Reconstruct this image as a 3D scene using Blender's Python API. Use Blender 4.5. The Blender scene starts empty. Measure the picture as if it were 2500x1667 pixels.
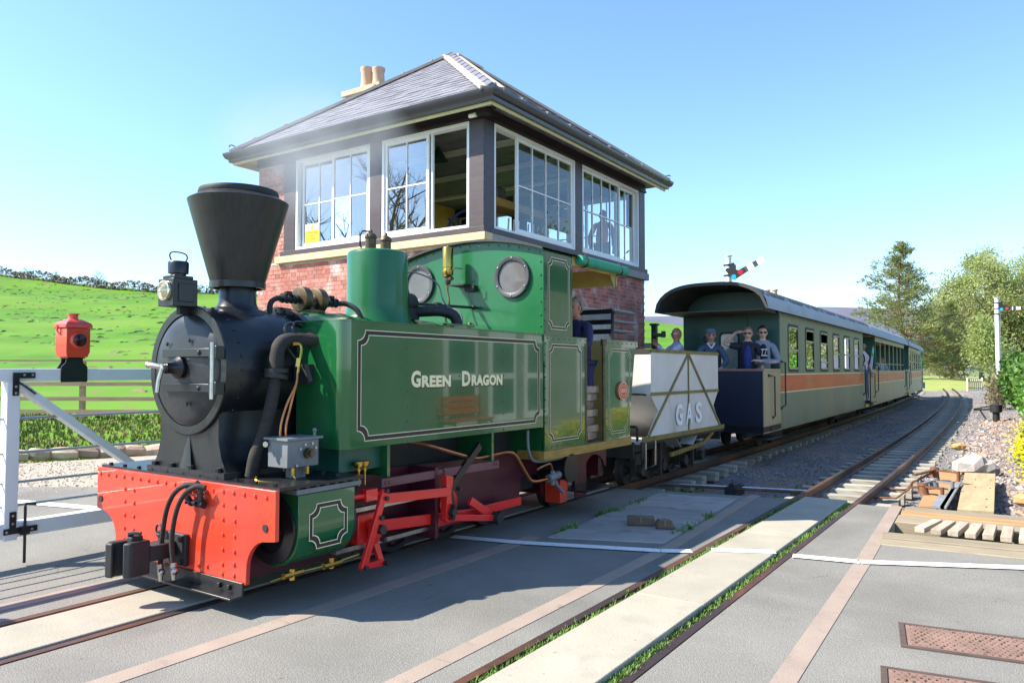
import bpy, math, random
import numpy as np
from mathutils import Vector, Matrix
random.seed(7); np.random.seed(7)
sc = bpy.context.scene
R = math.radians
# ---------------------------------------------------------------- camera
CAM = Vector((4.79, 0.0, 1.52))
cd = bpy.data.cameras.new('camera'); cam = bpy.data.objects.new('camera', cd)
sc.collection.objects.link(cam); sc.camera = cam
cam.location = CAM
cam.rotation_euler = (R(90 + 2.15), 0, R(34.2))
cd.sensor_fit = 'HORIZONTAL'; cd.sensor_width = 36.0; cd.lens = 36.0 * 1850 / 2500
cd.clip_start = 0.05; cd.clip_end = 20000
# ---------------------------------------------------------------- sky, sun, exposure
SUN = Vector((-0.79, -0.667, 1.0)).normalized()
SUN_EL = math.asin(SUN.z); SUN_ROT = math.atan2(SUN.x, SUN.y)
wd = bpy.data.worlds.new('World'); sc.world = wd; wd.use_nodes = True
wn = wd.node_tree; wn.nodes.clear()
wo = wn.nodes.new('ShaderNodeOutputWorld'); wb = wn.nodes.new('ShaderNodeBackground')
ws = wn.nodes.new('ShaderNodeTexSky'); ws.sky_type = 'NISHITA'; ws.sun_disc = False
ws.sun_elevation = SUN_EL; ws.sun_rotation = SUN_ROT
ws.altitude = 300; ws.air_density = 1.0; ws.dust_density = 0.5; ws.ozone_density = 1.4
wb.inputs['Strength'].default_value = 0.138
wt = wn.nodes.new('ShaderNodeMix'); wt.data_type = 'RGBA'; wt.blend_type = 'MULTIPLY'; wt.inputs[0].default_value = 1.; wt.inputs[7].default_value = (.78, .93, 1.05, 1)
wn.links.new(ws.outputs[0], wt.inputs[6]); wn.links.new(wt.outputs[2], wb.inputs['Color']); wn.links.new(wb.outputs[0], wo.inputs['Surface'])
sd = bpy.data.lights.new('sun', 'SUN'); sd.energy = 5.0; sd.angle = R(0.53); sd.color = (1.0, 0.93, 0.80)
so = bpy.data.objects.new('sun', sd); sc.collection.objects.link(so)
so.location = SUN * 60; so.rotation_euler = SUN.to_track_quat('Z', 'Y').to_euler()
sc.render.engine = 'CYCLES'
sc.view_settings.view_transform = 'Standard'; sc.view_settings.look = 'None'
sc.view_settings.exposure = 1.2; sc.view_settings.gamma = 1.0
sc.view_settings.use_curve_mapping = False
sc.cycles.max_bounces = 8; sc.cycles.transparent_max_bounces = 16; sc.cycles.glossy_bounces = 5
sc.cycles.transmission_bounces = 8; sc.cycles.caustics_reflective = False; sc.cycles.caustics_refractive = False
COL = sc.collection
# ---------------------------------------------------------------- mesh helpers
def _basis(d):
    d = d.normalized()
    a = Vector((0, 0, 1)) if abs(d.z) < 0.9 else Vector((1, 0, 0))
    x = d.cross(a).normalized(); return x, x.cross(d).normalized()
def smooth_path(pts, n=5):
    pts = [Vector(p) for p in pts]
    if len(pts) < 3: return pts
    P = [2 * pts[0] - pts[1]] + pts + [2 * pts[-1] - pts[-2]]; out = []
    for i in range(1, len(P) - 2):
        a, b, c, d = P[i - 1:i + 3]
        for k in range(n):
            t = k / n
            out.append(.5 * (2 * b + (c - a) * t + (2 * a - 5 * b + 4 * c - d) * t * t + (3 * b - a - 3 * c + d) * t ** 3))
    out.append(pts[-1]); return out
class MB:
    def __init__(s): s.v = []; s.f = []
    def add(s, vs, fs):
        o = len(s.v); s.v += [tuple(p) for p in vs]; s.f += [tuple(i + o for i in f) for f in fs]; return s
    def box(s, x0, x1, y0, y1, z0, z1):
        return s.add([(x0, y0, z0), (x1, y0, z0), (x1, y1, z0), (x0, y1, z0), (x0, y0, z1), (x1, y0, z1), (x1, y1, z1), (x0, y1, z1)],
                     [(0, 3, 2, 1), (4, 5, 6, 7), (0, 1, 5, 4), (1, 2, 6, 5), (2, 3, 7, 6), (3, 0, 4, 7)])
    def bar(s, p, q, w, h, up=(0, 0, 1)):
        p = Vector(p); q = Vector(q); d = (q - p).normalized(); up = Vector(up)
        x = d.cross(up).normalized() * w / 2; z = x.cross(d).normalized() * h / 2
        return s.add([p - x - z, p + x - z, p + x + z, p - x + z, q - x - z, q + x - z, q + x + z, q - x + z],
                     [(0, 1, 2, 3), (7, 6, 5, 4), (0, 4, 5, 1), (1, 5, 6, 2), (2, 6, 7, 3), (3, 7, 4, 0)])
    def tube(s, pts, r, n=8, sm=0, caps=True):
        pts = smooth_path(pts, sm) if sm else [Vector(p) for p in pts]
        m = len(pts); rs = r if isinstance(r, (list, tuple)) else [r] * m
        if len(rs) != m:
            k = len(rs); rs = [float(np.interp(i / (m - 1) * (k - 1), range(k), rs)) for i in range(m)]
        vs = []; x = None
        for i, p in enumerate(pts):
            d = (pts[min(i + 1, m - 1)] - pts[max(i - 1, 0)])
            if d.length < 1e-9: d = Vector((0, 0, 1))
            d.normalize()
            if x is None: x, y = _basis(d)
            else:
                x = (x - d * x.dot(d))
                if x.length < 1e-6: x, _ = _basis(d)
                x.normalize()
            y = d.cross(x)
            for k in range(n):
                a = 2 * math.pi * k / n; vs.append(p + (x * math.cos(a) + y * math.sin(a)) * rs[i])
        fs = [(i * n + k, i * n + (k + 1) % n, (i + 1) * n + (k + 1) % n, (i + 1) * n + k) for i in range(m - 1) for k in range(n)]
        if caps: fs += [tuple(range(n - 1, -1, -1)), tuple(range((m - 1) * n, m * n))]
        return s.add(vs, fs)
    def cyl(s, p, q, r, r2=None, n=20, caps=True): return s.tube([p, q], [r, r if r2 is None else r2], n, 0, caps)
    def lathe(s, prof, c=(0, 0, 0), axis='z', n=28, close=True):
        vs = []; c = Vector(c)
        for (r, h) in prof:
            for k in range(n):
                a = 2 * math.pi * k / n; u, w = r * math.cos(a), r * math.sin(a)
                vs.append(c + (Vector((u, w, h)) if axis == 'z' else Vector((w, h, u)) if axis == 'y' else Vector((h, u, w))))
        m = len(prof)
        fs = [(i * n + k, i * n + (k + 1) % n, (i + 1) * n + (k + 1) % n, (i + 1) * n + k) for i in range(m - 1) for k in range(n)]
        if close: fs += [tuple(range(n - 1, -1, -1)), tuple(range((m - 1) * n, m * n))]
        return s.add(vs, fs)
    def prism(s, poly, axis, a, b):
        n = len(poly)
        def mk(u, w, t): return (t, u, w) if axis == 'x' else (u, t, w) if axis == 'y' else (u, w, t)
        vs = [mk(u, w, a) for u, w in poly] + [mk(u, w, b) for u, w in poly]
        return s.add(vs, [tuple(range(n)), tuple(range(2 * n - 1, n - 1, -1))] + [(i, i + n, (i + 1) % n + n, (i + 1) % n) for i in range(n)])
    def ball(s, c, r, n=10, sc=(1, 1, 1)):
        prof = []
        vs = []; fs = []; m = max(4, n // 2 + 1)
        for i in range(m + 1):
            t = math.pi * i / m
            for k in range(n):
                a = 2 * math.pi * k / n
                vs.append((c[0] + r * sc[0] * math.sin(t) * math.cos(a), c[1] + r * sc[1] * math.sin(t) * math.sin(a), c[2] - r * sc[2] * math.cos(t)))
        fs = [(i * n + k, i * n + (k + 1) % n, (i + 1) * n + (k + 1) % n, (i + 1) * n + k) for i in range(m) for k in range(n)]
        return s.add(vs, fs)
    def rivet(s, c, d, r=.014):
        d = Vector(d); x, y = _basis(d); c = Vector(c); vs = []; n = 6
        for (q, h) in ((1, 0), (.75, .55)):
            for k in range(n):
                a = 2 * math.pi * k / n; vs.append(c + (x * math.cos(a) + y * math.sin(a)) * r * q + d * r * h)
        vs.append(c + d * r * .8)
        return s.add(vs, [(k, (k + 1) % n, (k + 1) % n + n, k + n) for k in range(n)] + [(n + k, n + (k + 1) % n, 2 * n) for k in range(n)])
    def quad(s, a, b, c, d): return s.add([a, b, c, d], [(0, 1, 2, 3)])
    def xf(s, M):
        s.v = [tuple(M @ Vector(p)) for p in s.v]; return s
    def mesh(s, name):
        me = bpy.data.meshes.new(name); me.from_pydata(s.v, [], s.f); me.update(); return me
def fixn(me):
    import bmesh
    bm = bmesh.new(); bm.from_mesh(me); bmesh.ops.recalc_face_normals(bm, faces=bm.faces); bm.to_mesh(me); bm.free()
def obj(name, mb, mat, parent=None, w=False, smooth=40, bevel=0, seg=2, label=None, stuff=False, fix=True):
    """one mesh object; w: vertices are world coordinates, parent's root location is taken off"""
    if w and parent is not None:
        r = parent
        while r.parent: r = r.parent
        l = r.location; mb.v = [(p[0] - l.x, p[1] - l.y, p[2] - l.z) for p in mb.v]
    me = mb.mesh(name) if isinstance(mb, MB) else mb
    if fix and len(me.polygons) < 60000: fixn(me)
    if smooth:
        me.polygons.foreach_set('use_smooth', [True] * len(me.polygons))
        me.set_sharp_from_angle(angle=R(smooth))
    me.materials.append(mat)
    o = bpy.data.objects.new(name, me); COL.objects.link(o)
    if parent is not None: o.parent = parent
    if bevel:
        b = o.modifiers.new('bevel', 'BEVEL'); b.width = bevel; b.segments = seg; b.limit_method = 'ANGLE'; b.angle_limit = R(40); b.harden_normals = False
    if label: o['label'] = label
    if stuff: o['kind'] = 'stuff'
    return o
def thing(name, label, cat, loc=(0, 0, 0), rz=0, group=None):
    o = bpy.data.objects.new(name, None); COL.objects.link(o); o.location = loc; o.rotation_euler = (0, 0, rz)
    o.empty_display_size = .2
    return tag(o, label, cat, group)
def tag(o, label, cat, group=None, kind=None):
    if label: o['label'] = label
    if cat: o['category'] = cat
    if group: o['group'] = group
    if kind: o['kind'] = kind
    return o
def struct(name, mb, mat, smooth=0, fix=True):
    o = obj(name, mb, mat, smooth=smooth, fix=fix); o['kind'] = 'structure'; return o
def dup(o, parent=None):
    c = o.copy(); COL.objects.link(c); c.parent = parent
    for ch in list(o.children): dup(ch, c)
    return c
def bulk(name, V, F, mat, parent=None, rnd=None, smooth=False):
    """fast mesh from numpy arrays: V (n,3), F (m,k) with constant k"""
    me = bpy.data.meshes.new(name); V = np.asarray(V, np.float32); F = np.asarray(F, np.int32)
    me.vertices.add(len(V)); me.vertices.foreach_set('co', V.ravel())
    k = F.shape[1]; me.loops.add(F.size); me.loops.foreach_set('vertex_index', F.ravel())
    me.polygons.add(len(F)); me.polygons.foreach_set('loop_start', np.arange(0, F.size, k, dtype=np.int32))
    me.polygons.foreach_set('loop_total', np.full(len(F), k, np.int32))
    me.polygons.foreach_set('use_smooth', np.full(len(F), smooth))
    me.update(calc_edges=True)
    if rnd is not None:
        a = me.attributes.new('rnd', 'FLOAT', 'FACE'); a.data.foreach_set('value', np.asarray(rnd, np.float32))
    me.materials.append(mat)
    o = bpy.data.objects.new(name, me); COL.objects.link(o); o.parent = parent; return o
BOXV = np.array([(-.5, -.5, -.5), (.5, -.5, -.5), (.5, .5, -.5), (-.5, .5, -.5), (-.5, -.5, .5), (.5, -.5, .5), (.5, .5, .5), (-.5, .5, .5)])
BOXF = np.array([(0, 3, 2, 1), (4, 5, 6, 7), (0, 1, 5, 4), (1, 2, 6, 5), (2, 3, 7, 6), (3, 0, 4, 7)])
def pieces(name, parent, mats, mat, limit=300, wloc=(0, 0, 0), V=BOXV, F=BOXF):
    """alike pieces: the nearest `limit` are objects sharing one mesh, the rest one joined part"""
    w = Vector(wloc)
    mats = sorted(mats, key=lambda m: ((m.translation + w) - CAM).length)
    me = bpy.data.meshes.new(name); me.from_pydata([tuple(v) for v in V], [], [tuple(int(i) for i in f) for f in F]); me.materials.append(mat)
    for m in mats[:limit]:
        o = bpy.data.objects.new(name, me); COL.objects.link(o); o.parent = parent; o.matrix_local = m
    rest = mats[limit:]
    if rest:
        A = np.array([np.array(m) for m in rest]); n = len(V)
        VV = np.einsum('kij,nj->kni', A[:, :3, :3], V) + A[:, None, :3, 3]
        FF = (np.asarray(F)[None] + (np.arange(len(rest)) * n)[:, None, None]).reshape(-1, np.asarray(F).shape[1])
        r = np.repeat(np.random.rand(len(rest)), len(F))
        o = bulk(name + 's_joined' if False else name + '_field', VV.reshape(-1, 3), FF, mat, parent, r); o['kind'] = 'stuff'
def TRS(loc, rot=(0, 0, 0), s=(1, 1, 1)):
    from mathutils import Euler
    return Matrix.Translation(loc) @ Euler(rot).to_matrix().to_4x4() @ Matrix.Diagonal((*s, 1))
def text_mesh(txt, size, align='CENTER', bold=0.0, ext=0.001, space=1.0):
    cu = bpy.data.curves.new('lettering', 'FONT'); cu.body = txt; cu.size = size; cu.align_x = align; cu.align_y = 'CENTER'
    cu.offset = bold; cu.extrude = ext; cu.space_character = space; cu.resolution_u = 3
    o = bpy.data.objects.new('lettering', cu); COL.objects.link(o)
    dg = bpy.context.evaluated_depsgraph_get(); me = bpy.data.meshes.new_from_object(o.evaluated_get(dg)); me.materials.clear()
    bpy.data.objects.remove(o); bpy.data.curves.remove(cu); return me
def letters(name, txt, size, M4, mat, parent, bold=0, ext=.001, space=1.0):
    me = text_mesh(txt, size, 'CENTER', bold, ext, space); me.transform(M4); me.materials.append(mat)
    o = bpy.data.objects.new(name, me); COL.objects.link(o); o.parent = parent; return o
# ---------------------------------------------------------------- materials
def M(name, col, rough=.5, metal=0., var=.12, vs=6., bump=0., bs=80., coat=0., col2=None, spec=.5, rvar=.0, rnd=0., stretch=None, gen=False):
    m = bpy.data.materials.new(name); m.use_nodes = True; nt = m.node_tree; b = nt.nodes['Principled BSDF']; L = nt.links.new; N = nt.nodes.new
    b.inputs['Roughness'].default_value = rough; b.inputs['Metallic'].default_value = metal
    b.inputs['Specular IOR Level'].default_value = spec
    if coat: b.inputs['Coat Weight'].default_value = coat; b.inputs['Coat Roughness'].default_value = .03
    tc = N('ShaderNodeTexCoord'); out = tc.outputs['Generated' if gen else 'Object']
    if stretch:
        mp = N('ShaderNodeMapping'); mp.inputs['Scale'].default_value = stretch; L(out, mp.inputs[0]); out = mp.outputs[0]
    no = N('ShaderNodeTexNoise'); no.inputs['Scale'].default_value = vs; no.inputs['Detail'].default_value = 7; no.inputs['Roughness'].default_value = .62; L(out, no.inputs['Vector'])
    cr = N('ShaderNodeValToRGB'); cr.color_ramp.elements[0].position = .32; cr.color_ramp.elements[1].position = .68
    c = np.array(col[:3]); c2 = np.array(col2) if col2 is not None else np.clip(c * (1 + var), 0, 1); c1 = c if col2 is not None else c * (1 - var)
    cr.color_ramp.elements[0].color = (*c1, 1); cr.color_ramp.elements[1].color = (*c2, 1); L(no.outputs[0], cr.inputs[0])
    cout = cr.outputs[0]
    if rnd:
        oi = N('ShaderNodeObjectInfo'); at = N('ShaderNodeAttribute'); at.attribute_name = 'rnd'
        ad = N('ShaderNodeMath'); ad.operation = 'ADD'; L(oi.outputs['Random'], ad.inputs[0]); L(at.outputs['Fac'], ad.inputs[1])
        fr = N('ShaderNodeMath'); fr.operation = 'FRACT'; L(ad.outputs[0], fr.inputs[0])
        mr = N('ShaderNodeMapRange'); mr.inputs[3].default_value = 1 - rnd; mr.inputs[4].default_value = 1 + rnd; L(fr.outputs[0], mr.inputs[0])
        hs = N('ShaderNodeHueSaturation'); L(cout, hs.inputs['Color']); L(mr.outputs[0], hs.inputs['Value']); cout = hs.outputs[0]
    L(cout, b.inputs['Base Color'])
    if rvar:
        mr2 = N('ShaderNodeMapRange'); mr2.inputs[3].default_value = max(0, rough - rvar); mr2.inputs[4].default_value = min(1, rough + rvar); L(no.outputs[0], mr2.inputs[0]); L(mr2.outputs[0], b.inputs['Roughness'])
    if bump:
        n2 = N('ShaderNodeTexNoise'); n2.inputs['Scale'].default_value = bs; n2.inputs['Detail'].default_value = 5; L(out, n2.inputs['Vector'])
        bp = N('ShaderNodeBump'); bp.inputs['Strength'].default_value = bump; bp.inputs['Distance'].default_value = .02; L(n2.outputs[0], bp.inputs['Height']); L(bp.outputs[0], b.inputs['Normal'])
        if coat: pass
    return m
def nt_of(m): return m.node_tree, m.node_tree.nodes['Principled BSDF']
def mixin(m, col, scale, lo, hi, stretch=(1, 1, 1), detail=6, rough=None):
    """lay a second colour over the base colour where a noise exceeds lo..hi (stains, wear)"""
    nt, b = nt_of(m); N = nt.nodes.new; L = nt.links.new
    tc = N('ShaderNodeTexCoord'); mp = N('ShaderNodeMapping'); mp.inputs['Scale'].default_value = stretch; L(tc.outputs['Object'], mp.inputs[0])
    no = N('ShaderNodeTexNoise'); no.inputs['Scale'].default_value = scale; no.inputs['Detail'].default_value = detail; L(mp.outputs[0], no.inputs['Vector'])
    mr = N('ShaderNodeMapRange'); mr.inputs[1].default_value = lo; mr.inputs[2].default_value = hi; L(no.outputs[0], mr.inputs[0])
    mx = N('ShaderNodeMix'); mx.data_type = 'RGBA'; L(mr.outputs[0], mx.inputs[0])
    src = b.inputs['Base Color'].links[0].from_socket; L(src, mx.inputs[6]); mx.inputs[7].default_value = (*col, 1)
    L(mx.outputs[2], b.inputs['Base Color'])
    return m
def glassmat(name, tint=(1, 1, 1), rough=.0, refl=1.0):
    m = bpy.data.materials.new(name); m.use_nodes = True; nt = m.node_tree; nt.nodes.clear(); N = nt.nodes.new; L = nt.links.new
    o = N('ShaderNodeOutputMaterial'); t = N('ShaderNodeBsdfTransparent'); t.inputs[0].default_value = (*tint, 1)
    g = N('ShaderNodeBsdfGlossy'); g.inputs['Roughness'].default_value = rough
    f = N('ShaderNodeFresnel'); f.inputs[0].default_value = 1.55
    mu = N('ShaderNodeMath'); mu.operation = 'MULTIPLY'; mu.inputs[1].default_value = refl; mu.use_clamp = True; L(f.outputs[0], mu.inputs[0])
    x = N('ShaderNodeMixShader'); L(mu.outputs[0], x.inputs[0]); L(t.outputs[0], x.inputs[1]); L(g.outputs[0], x.inputs[2]); L(x.outputs[0], o.inputs[0]); return m
GREEN = M('green_paint', (.010, .106, .032), .14, coat=.75, var=.06, vs=2, bump=.012, bs=3)
GREEN2 = M('green_paint_worn', (.011, .118, .036), .3, coat=.2, var=.1, vs=2.5, bump=.015, bs=4)
DGREEN = M('dark_green_paint', (.012, .085, .06), .4, var=.15, vs=3)
BLACKP = M('black_paint', (.012, .013, .016), .32, var=.3, vs=5, bump=.03, bs=30, rvar=.08)
BLACKM = M('matt_black', (.018, .018, .02), .6, var=.3, vs=8, bump=.08, bs=60)
CHIM = M('chimney_black', (.018, .0175, .018), .38, var=.35, vs=7, stretch=(4, 4, .5), bump=.03, bs=30, rvar=.1)
REDP = M('red_paint', (.70, .05, .02), .3, coat=.4, var=.07, vs=3, bump=.01, bs=8)
mixin(REDP, (.46, .045, .03), 2.2, .55, .75)
MAROON = M('maroon_paint', (.085, .012, .022), .35, var=.2, vs=4)
BRASS = M('brass', (.50, .32, .075), .25, 1., var=.2, vs=9)
COPPER = M('copper', (.55, .21, .09), .3, 1., var=.25, vs=9)
BRONZE = M('aged_bronze', (.115, .085, .05), .45, .7, var=.35, vs=12)
STEEL = M('worn_steel', (.5, .48, .45), .35, 1., var=.2, vs=12)
LAG = M('pipe_lagging', (.028, .023, .021), .85, var=.3, vs=14, stretch=(1, 1, 4), bump=.3, bs=60)
CREAM = M('cream_line', (.80, .72, .48), .4, var=.05)
OCHRE = M('ochre_timber', (.36, .21, .045), .5, var=.25, vs=5, stretch=(5, 1, 8), bump=.05)
INTER = M('cab_yellow', (.52, .40, .13), .5, var=.1)
WHITEP = M('white_paint', (.80, .80, .78), .45, var=.06, vs=3)
GREYP = M('grey_primer', (.16, .17, .18), .5, var=.15)
WOODM = M('weathered_timber', (.32, .25, .16), .8, var=.3, vs=3, stretch=(1, 9, 9), bump=.25, bs=30, rnd=.18)
RUST = M('rusty_steel', (.10, .042, .022), .75, .2, col2=(.22, .085, .04), vs=9, bump=.15, bs=60)
RAILTOP = M('rail_brown', (.055, .035, .032), .45, .5, var=.35, vs=5, bump=.05)
GLASS = glassmat('clear_glass', (.93, .96, .96), 0, 1.5)
SKIN = M('skin', (.50, .27, .19), .5, var=.08, vs=12)
# ================================================================ the setting
FW = Vector((-math.sin(R(34.2)), math.cos(R(34.2)), 0)); RT = Vector((math.cos(R(34.2)), math.sin(R(34.2)), 0))
def ab(a, b, z=0.): p = Vector((4.79, 0, 0)) + RT * a + FW * b; return Vector((p.x, p.y, z))
def tx(Y, k=.00085): return -k * max(0., Y - 8.) ** 2          # the railway bends left beyond the crossing
TK = .00072
ASPH = M('asphalt', (.205, .195, .175), .9, var=.1, vs=1.3, bump=.5, bs=130, spec=.25)
mixin(ASPH, (.29, .285, .27), 190, .52, .66); mixin(ASPH, (.07, .07, .072), 230, .60, .72); mixin(ASPH, (.11, .109, .106), .55, .52, .75); mixin(ASPH, (.19, .18, .16), 2.3, .6, .8); mixin(ASPH, (.04, .04, .042), 9, .69, .76)
def cracks(m, scale, width, col, lo=.5):
    nt, b = nt_of(m); N = nt.nodes.new; L = nt.links.new
    tc = N('ShaderNodeTexCoord'); nz = N('ShaderNodeTexNoise'); nz.inputs['Scale'].default_value = 2.2; nz.inputs['Detail'].default_value = 5; L(tc.outputs['Object'], nz.inputs[0])
    ad = N('ShaderNodeMixRGB'); ad.blend_type = 'ADD'; ad.inputs[0].default_value = .5; L(tc.outputs['Object'], ad.inputs[1]); L(nz.outputs['Color'], ad.inputs[2])
    vo = N('ShaderNodeTexVoronoi'); vo.feature = 'DISTANCE_TO_EDGE'; vo.inputs['Scale'].default_value = scale; L(ad.outputs[0], vo.inputs['Vector'])
    mr = N('ShaderNodeMapRange'); mr.inputs[1].default_value = 0; mr.inputs[2].default_value = width; mr.inputs[3].default_value = 1; mr.inputs[4].default_value = 0; L(vo.outputs['Distance'], mr.inputs[0])
    n2 = N('ShaderNodeTexNoise'); n2.inputs['Scale'].default_value = .8; L(tc.outputs['Object'], n2.inputs[0]); m2 = N('ShaderNodeMapRange'); m2.inputs[1].default_value = lo; m2.inputs[2].default_value = lo + .08; L(n2.outputs[0], m2.inputs[0])
    mu = N('ShaderNodeMath'); mu.operation = 'MULTIPLY'; L(mr.outputs[0], mu.inputs[0]); L(m2.outputs[0], mu.inputs[1])
    mx = N('ShaderNodeMix'); mx.data_type = 'RGBA'; L(mu.outputs[0], mx.inputs[0]); L(b.inputs['Base Color'].links[0].from_socket, mx.inputs[6]); mx.inputs[7].default_value = (*col, 1); L(mx.outputs[2], b.inputs['Base Color'])
mixin(ASPH, (.16, .152, .138), .8, .5, .75)
cracks(ASPH, .45, .0035, (.12, .115, .105), .56)
PINK = M('pink_concrete', (.29, .225, .185), .85, var=.12, vs=2.5, bump=.2, bs=90); mixin(PINK, (.2, .17, .15), 9, .6, .75)
CONC = M('concrete', (.34, .31, .25), .85, var=.1, vs=2, bump=.18, bs=70, rnd=.06); mixin(CONC, (.28, .26, .22), 3.2, .55, .75); mixin(CONC, (.16, .15, .13), 30, .68, .74)
CONCG = M('grey_concrete_plank', (.30, .28, .26), .88, var=.12, vs=3, bump=.2, bs=70, rnd=.1); mixin(CONCG, (.17, .16, .15), 4, .55, .75)
PAINT = M('road_paint', (.78, .78, .76), .7, var=.08, vs=20, bump=.15, bs=120); mixin(PAINT, (.35, .34, .33), 22, .62, .72)
GRAV = M('ballast', (.20, .19, .19), .95, var=.5, vs=38, bump=1., bs=45, spec=.2); mixin(GRAV, (.34, .25, .2), .7, .5, .7); mixin(GRAV, (.1, .095, .09), 20, .55, .62)
GRAVL = M('pale_gravel', (.36, .32, .26), .95, var=.4, vs=30, bump=1., bs=40, spec=.2)
STONEM = M('ballast_stone', (.19, .18, .185), .9, var=.35, vs=9, rnd=.5); mixin(STONEM, (.36, .25, .19), .45, .48, .62)
GRASS = M('field_grass', (.075, .195, .010), .8, var=.25, vs=.35, bump=.6, bs=6, spec=.15); mixin(GRASS, (.12, .24, .016), .06, .45, .65); mixin(GRASS, (.16, .17, .05), 1.1, .56, .7)
TUFT = M('rush_tuft', (.075, .125, .028), .9, var=.4, vs=1.5, rnd=.4); mixin(TUFT, (.17, .13, .06), .12, .55, .68)
BLADE = M('grass_blade', (.11, .20, .03), .7, var=.3, vs=4, rnd=.35)
EARTH = M('earth_and_grass', (.16, .15, .07), .95, col2=(.09, .17, .03), vs=.25, bump=.5, bs=5)
MOOR = M('hazy_moor', (.105, .108, .145), .95, col2=(.14, .145, .19), vs=.004, spec=.1)  # bluish grey puts the distance haze into the hills' colour
SOIL = M('soil', (.12, .085, .05), .95, var=.3, vs=6, bump=.5, bs=30)
SLEEP = M('sleeper_concrete', (.33, .31, .26), .9, var=.15, vs=4, bump=.2, bs=40, rnd=.14); mixin(SLEEP, (.16, .12, .08), 3, .52, .7)
s = MB(); S = 9000; s.quad((-S, -S, -.42), (S, -S, -.42), (S, S, -.42), (-S, S, -.42)); struct('ground', s, EARTH)
# ---- road: asphalt laid in strips between and beside the rails (crossing end at y = 9.4)
road = MB()
def slab(mb, poly, z0, z1): mb.prism(poly, 'z', z0, z1)
slab(road, [(-70, -9), (-.375, -9), (-.375, 9.0), (-1.5, 9.0), (-1.5, 6.6), (-4.2, 6.05), (-5.3, 5.18), (-6.13, 4.62), (-9, 3.4), (-70, -1)], -.3, -.004)
slab(road, [(.375, -9), (2.435, -9), (2.435, 9.35), (1.75, 9.2), (.375, 8.9)], -.3, -.004)
slab(road, [(3.165, -9), (40, -9), (40, 7.4), (3.63, 7.4), (3.6, 9.4), (3.165, 9.4)], -.3, -.004)
struct('road', road, ASPH)
s = MB(); slab(s, [(-10.5, 3.0), (-6.13, 4.62), (-5.3, 5.18), (-4.2, 6.05), (-1.5, 6.6), (-1.5, 9.5), (-3, 14), (-7.4, 9.5), (-8.2, 7.7), (-8.9, 5.8), (-10, 4.6)], -.3, -.012); struct('gravel_verge', s, GRAVL)
def strip(pts, w0, w1, z, mat, name, zb=-.25):
    """a long strip laid as separate lengths"""
    root = MB(); o = None
    for (x0, y0), (x1, y1) in zip(pts, pts[1:]):
        n = max(1, round(math.hypot(x1 - x0, y1 - y0) / 1.5))
        for i in range(n):
            a, b = i / n, (i + 1) / n - .004 / n
            p = [(x0 + (x1 - x0) * t, y0 + (y1 - y0) * t) for t in (a, b)]
            root.prism([(p[0][0] + w0, p[0][1]), (p[0][0] + w1, p[0][1]), (p[1][0] + w1, p[1][1]), (p[1][0] + w0, p[1][1])], 'z', zb, z)
    return struct(name, root, mat)
strip([(-.685, -4), (-.685, 9)], -.072, .072, .0, PINK, 'concrete_edging')
strip([(1.03, -4), (1.03, 5.9)], -.068, .068, .0, PINK, 'concrete_edging')
strip([(2.235, -3), (2.215, 6.2), (2.02, 9.35)], -.062, .062, .0, PINK, 'concrete_edging')
strip([(3.86, -3), (3.775, 3.8), (3.685, 6.45), (3.545, 9.5)], -.058, .058, .0, PINK, 'concrete_edging')
# concrete infill between the rails
for (nm, x0, x1, ys, zt) in (('infill_slab', -.255, .27, [-6, -3.4, -.8, 1.8, 4.4, 7.0, 8.9], .004), ('infill_slab', 2.575, 3.045, [-6, -3.2, -.4, 2.2, 4.75, 7.1, 9.45], .022)):
    o = None
    for i, (a, b) in enumerate(zip(ys, ys[1:])):
        q = obj(nm, MB().box(x0, x1, a, b - .004, -.2, zt), CONC, bevel=.008); q['kind'] = 'structure'
# grey concrete planks between the two tracks
deck = struct('crossing_deck', MB().prism([(1.1, 5.95), (2.13, 6.3), (1.95, 8.95), (1.0, 8.75)], 'z', -.28, -.02), SOIL)
for i in range(6):
    t0, t1 = i / 6, (i + 1) / 6 - .010
    L0 = Vector((1.15, 5.93)); L1 = Vector((1.02, 8.78)); R0 = Vector((2.12, 6.31)); R1 = Vector((1.93, 8.93))
    a, b, c_, d = L0.lerp(L1, t0), R0.lerp(R1, t0), R0.lerp(R1, t1), L0.lerp(L1, t1)
    p = obj('concrete_plank', MB().prism([tuple(a), tuple(b), tuple(c_), tuple(d)], 'z', -.15, .006 + .004 * (i % 3)), CONCG, deck, bevel=.006)
# white line across the crossing
wl = [(.42, 5.46), (.75, 5.53), (1.09, 5.62), (2.21, 6.02), (2.43, 6.15), None, (2.58, 6.21), (3.04, 6.43), None, (3.17, 6.47), (3.66, 6.56), (4.74, 7.08), (7, 8.1)]
s = MB(); prev = None
for p in wl:
    if p and prev:
        d = Vector((p[0] - prev[0], p[1] - prev[1])).normalized(); n = Vector((-d.y, d.x)) * .062
        z = .026 if 2.5 < p[0] < 3.1 else .006
        s.quad((prev[0] - n.x, prev[1] - n.y, z), (p[0] - n.x, p[1] - n.y, z), (p[0] + n.x, p[1] + n.y, z), (prev[0] + n.x, prev[1] + n.y, z))
    prev = p
struct('road_marking', s, PAINT)
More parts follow.
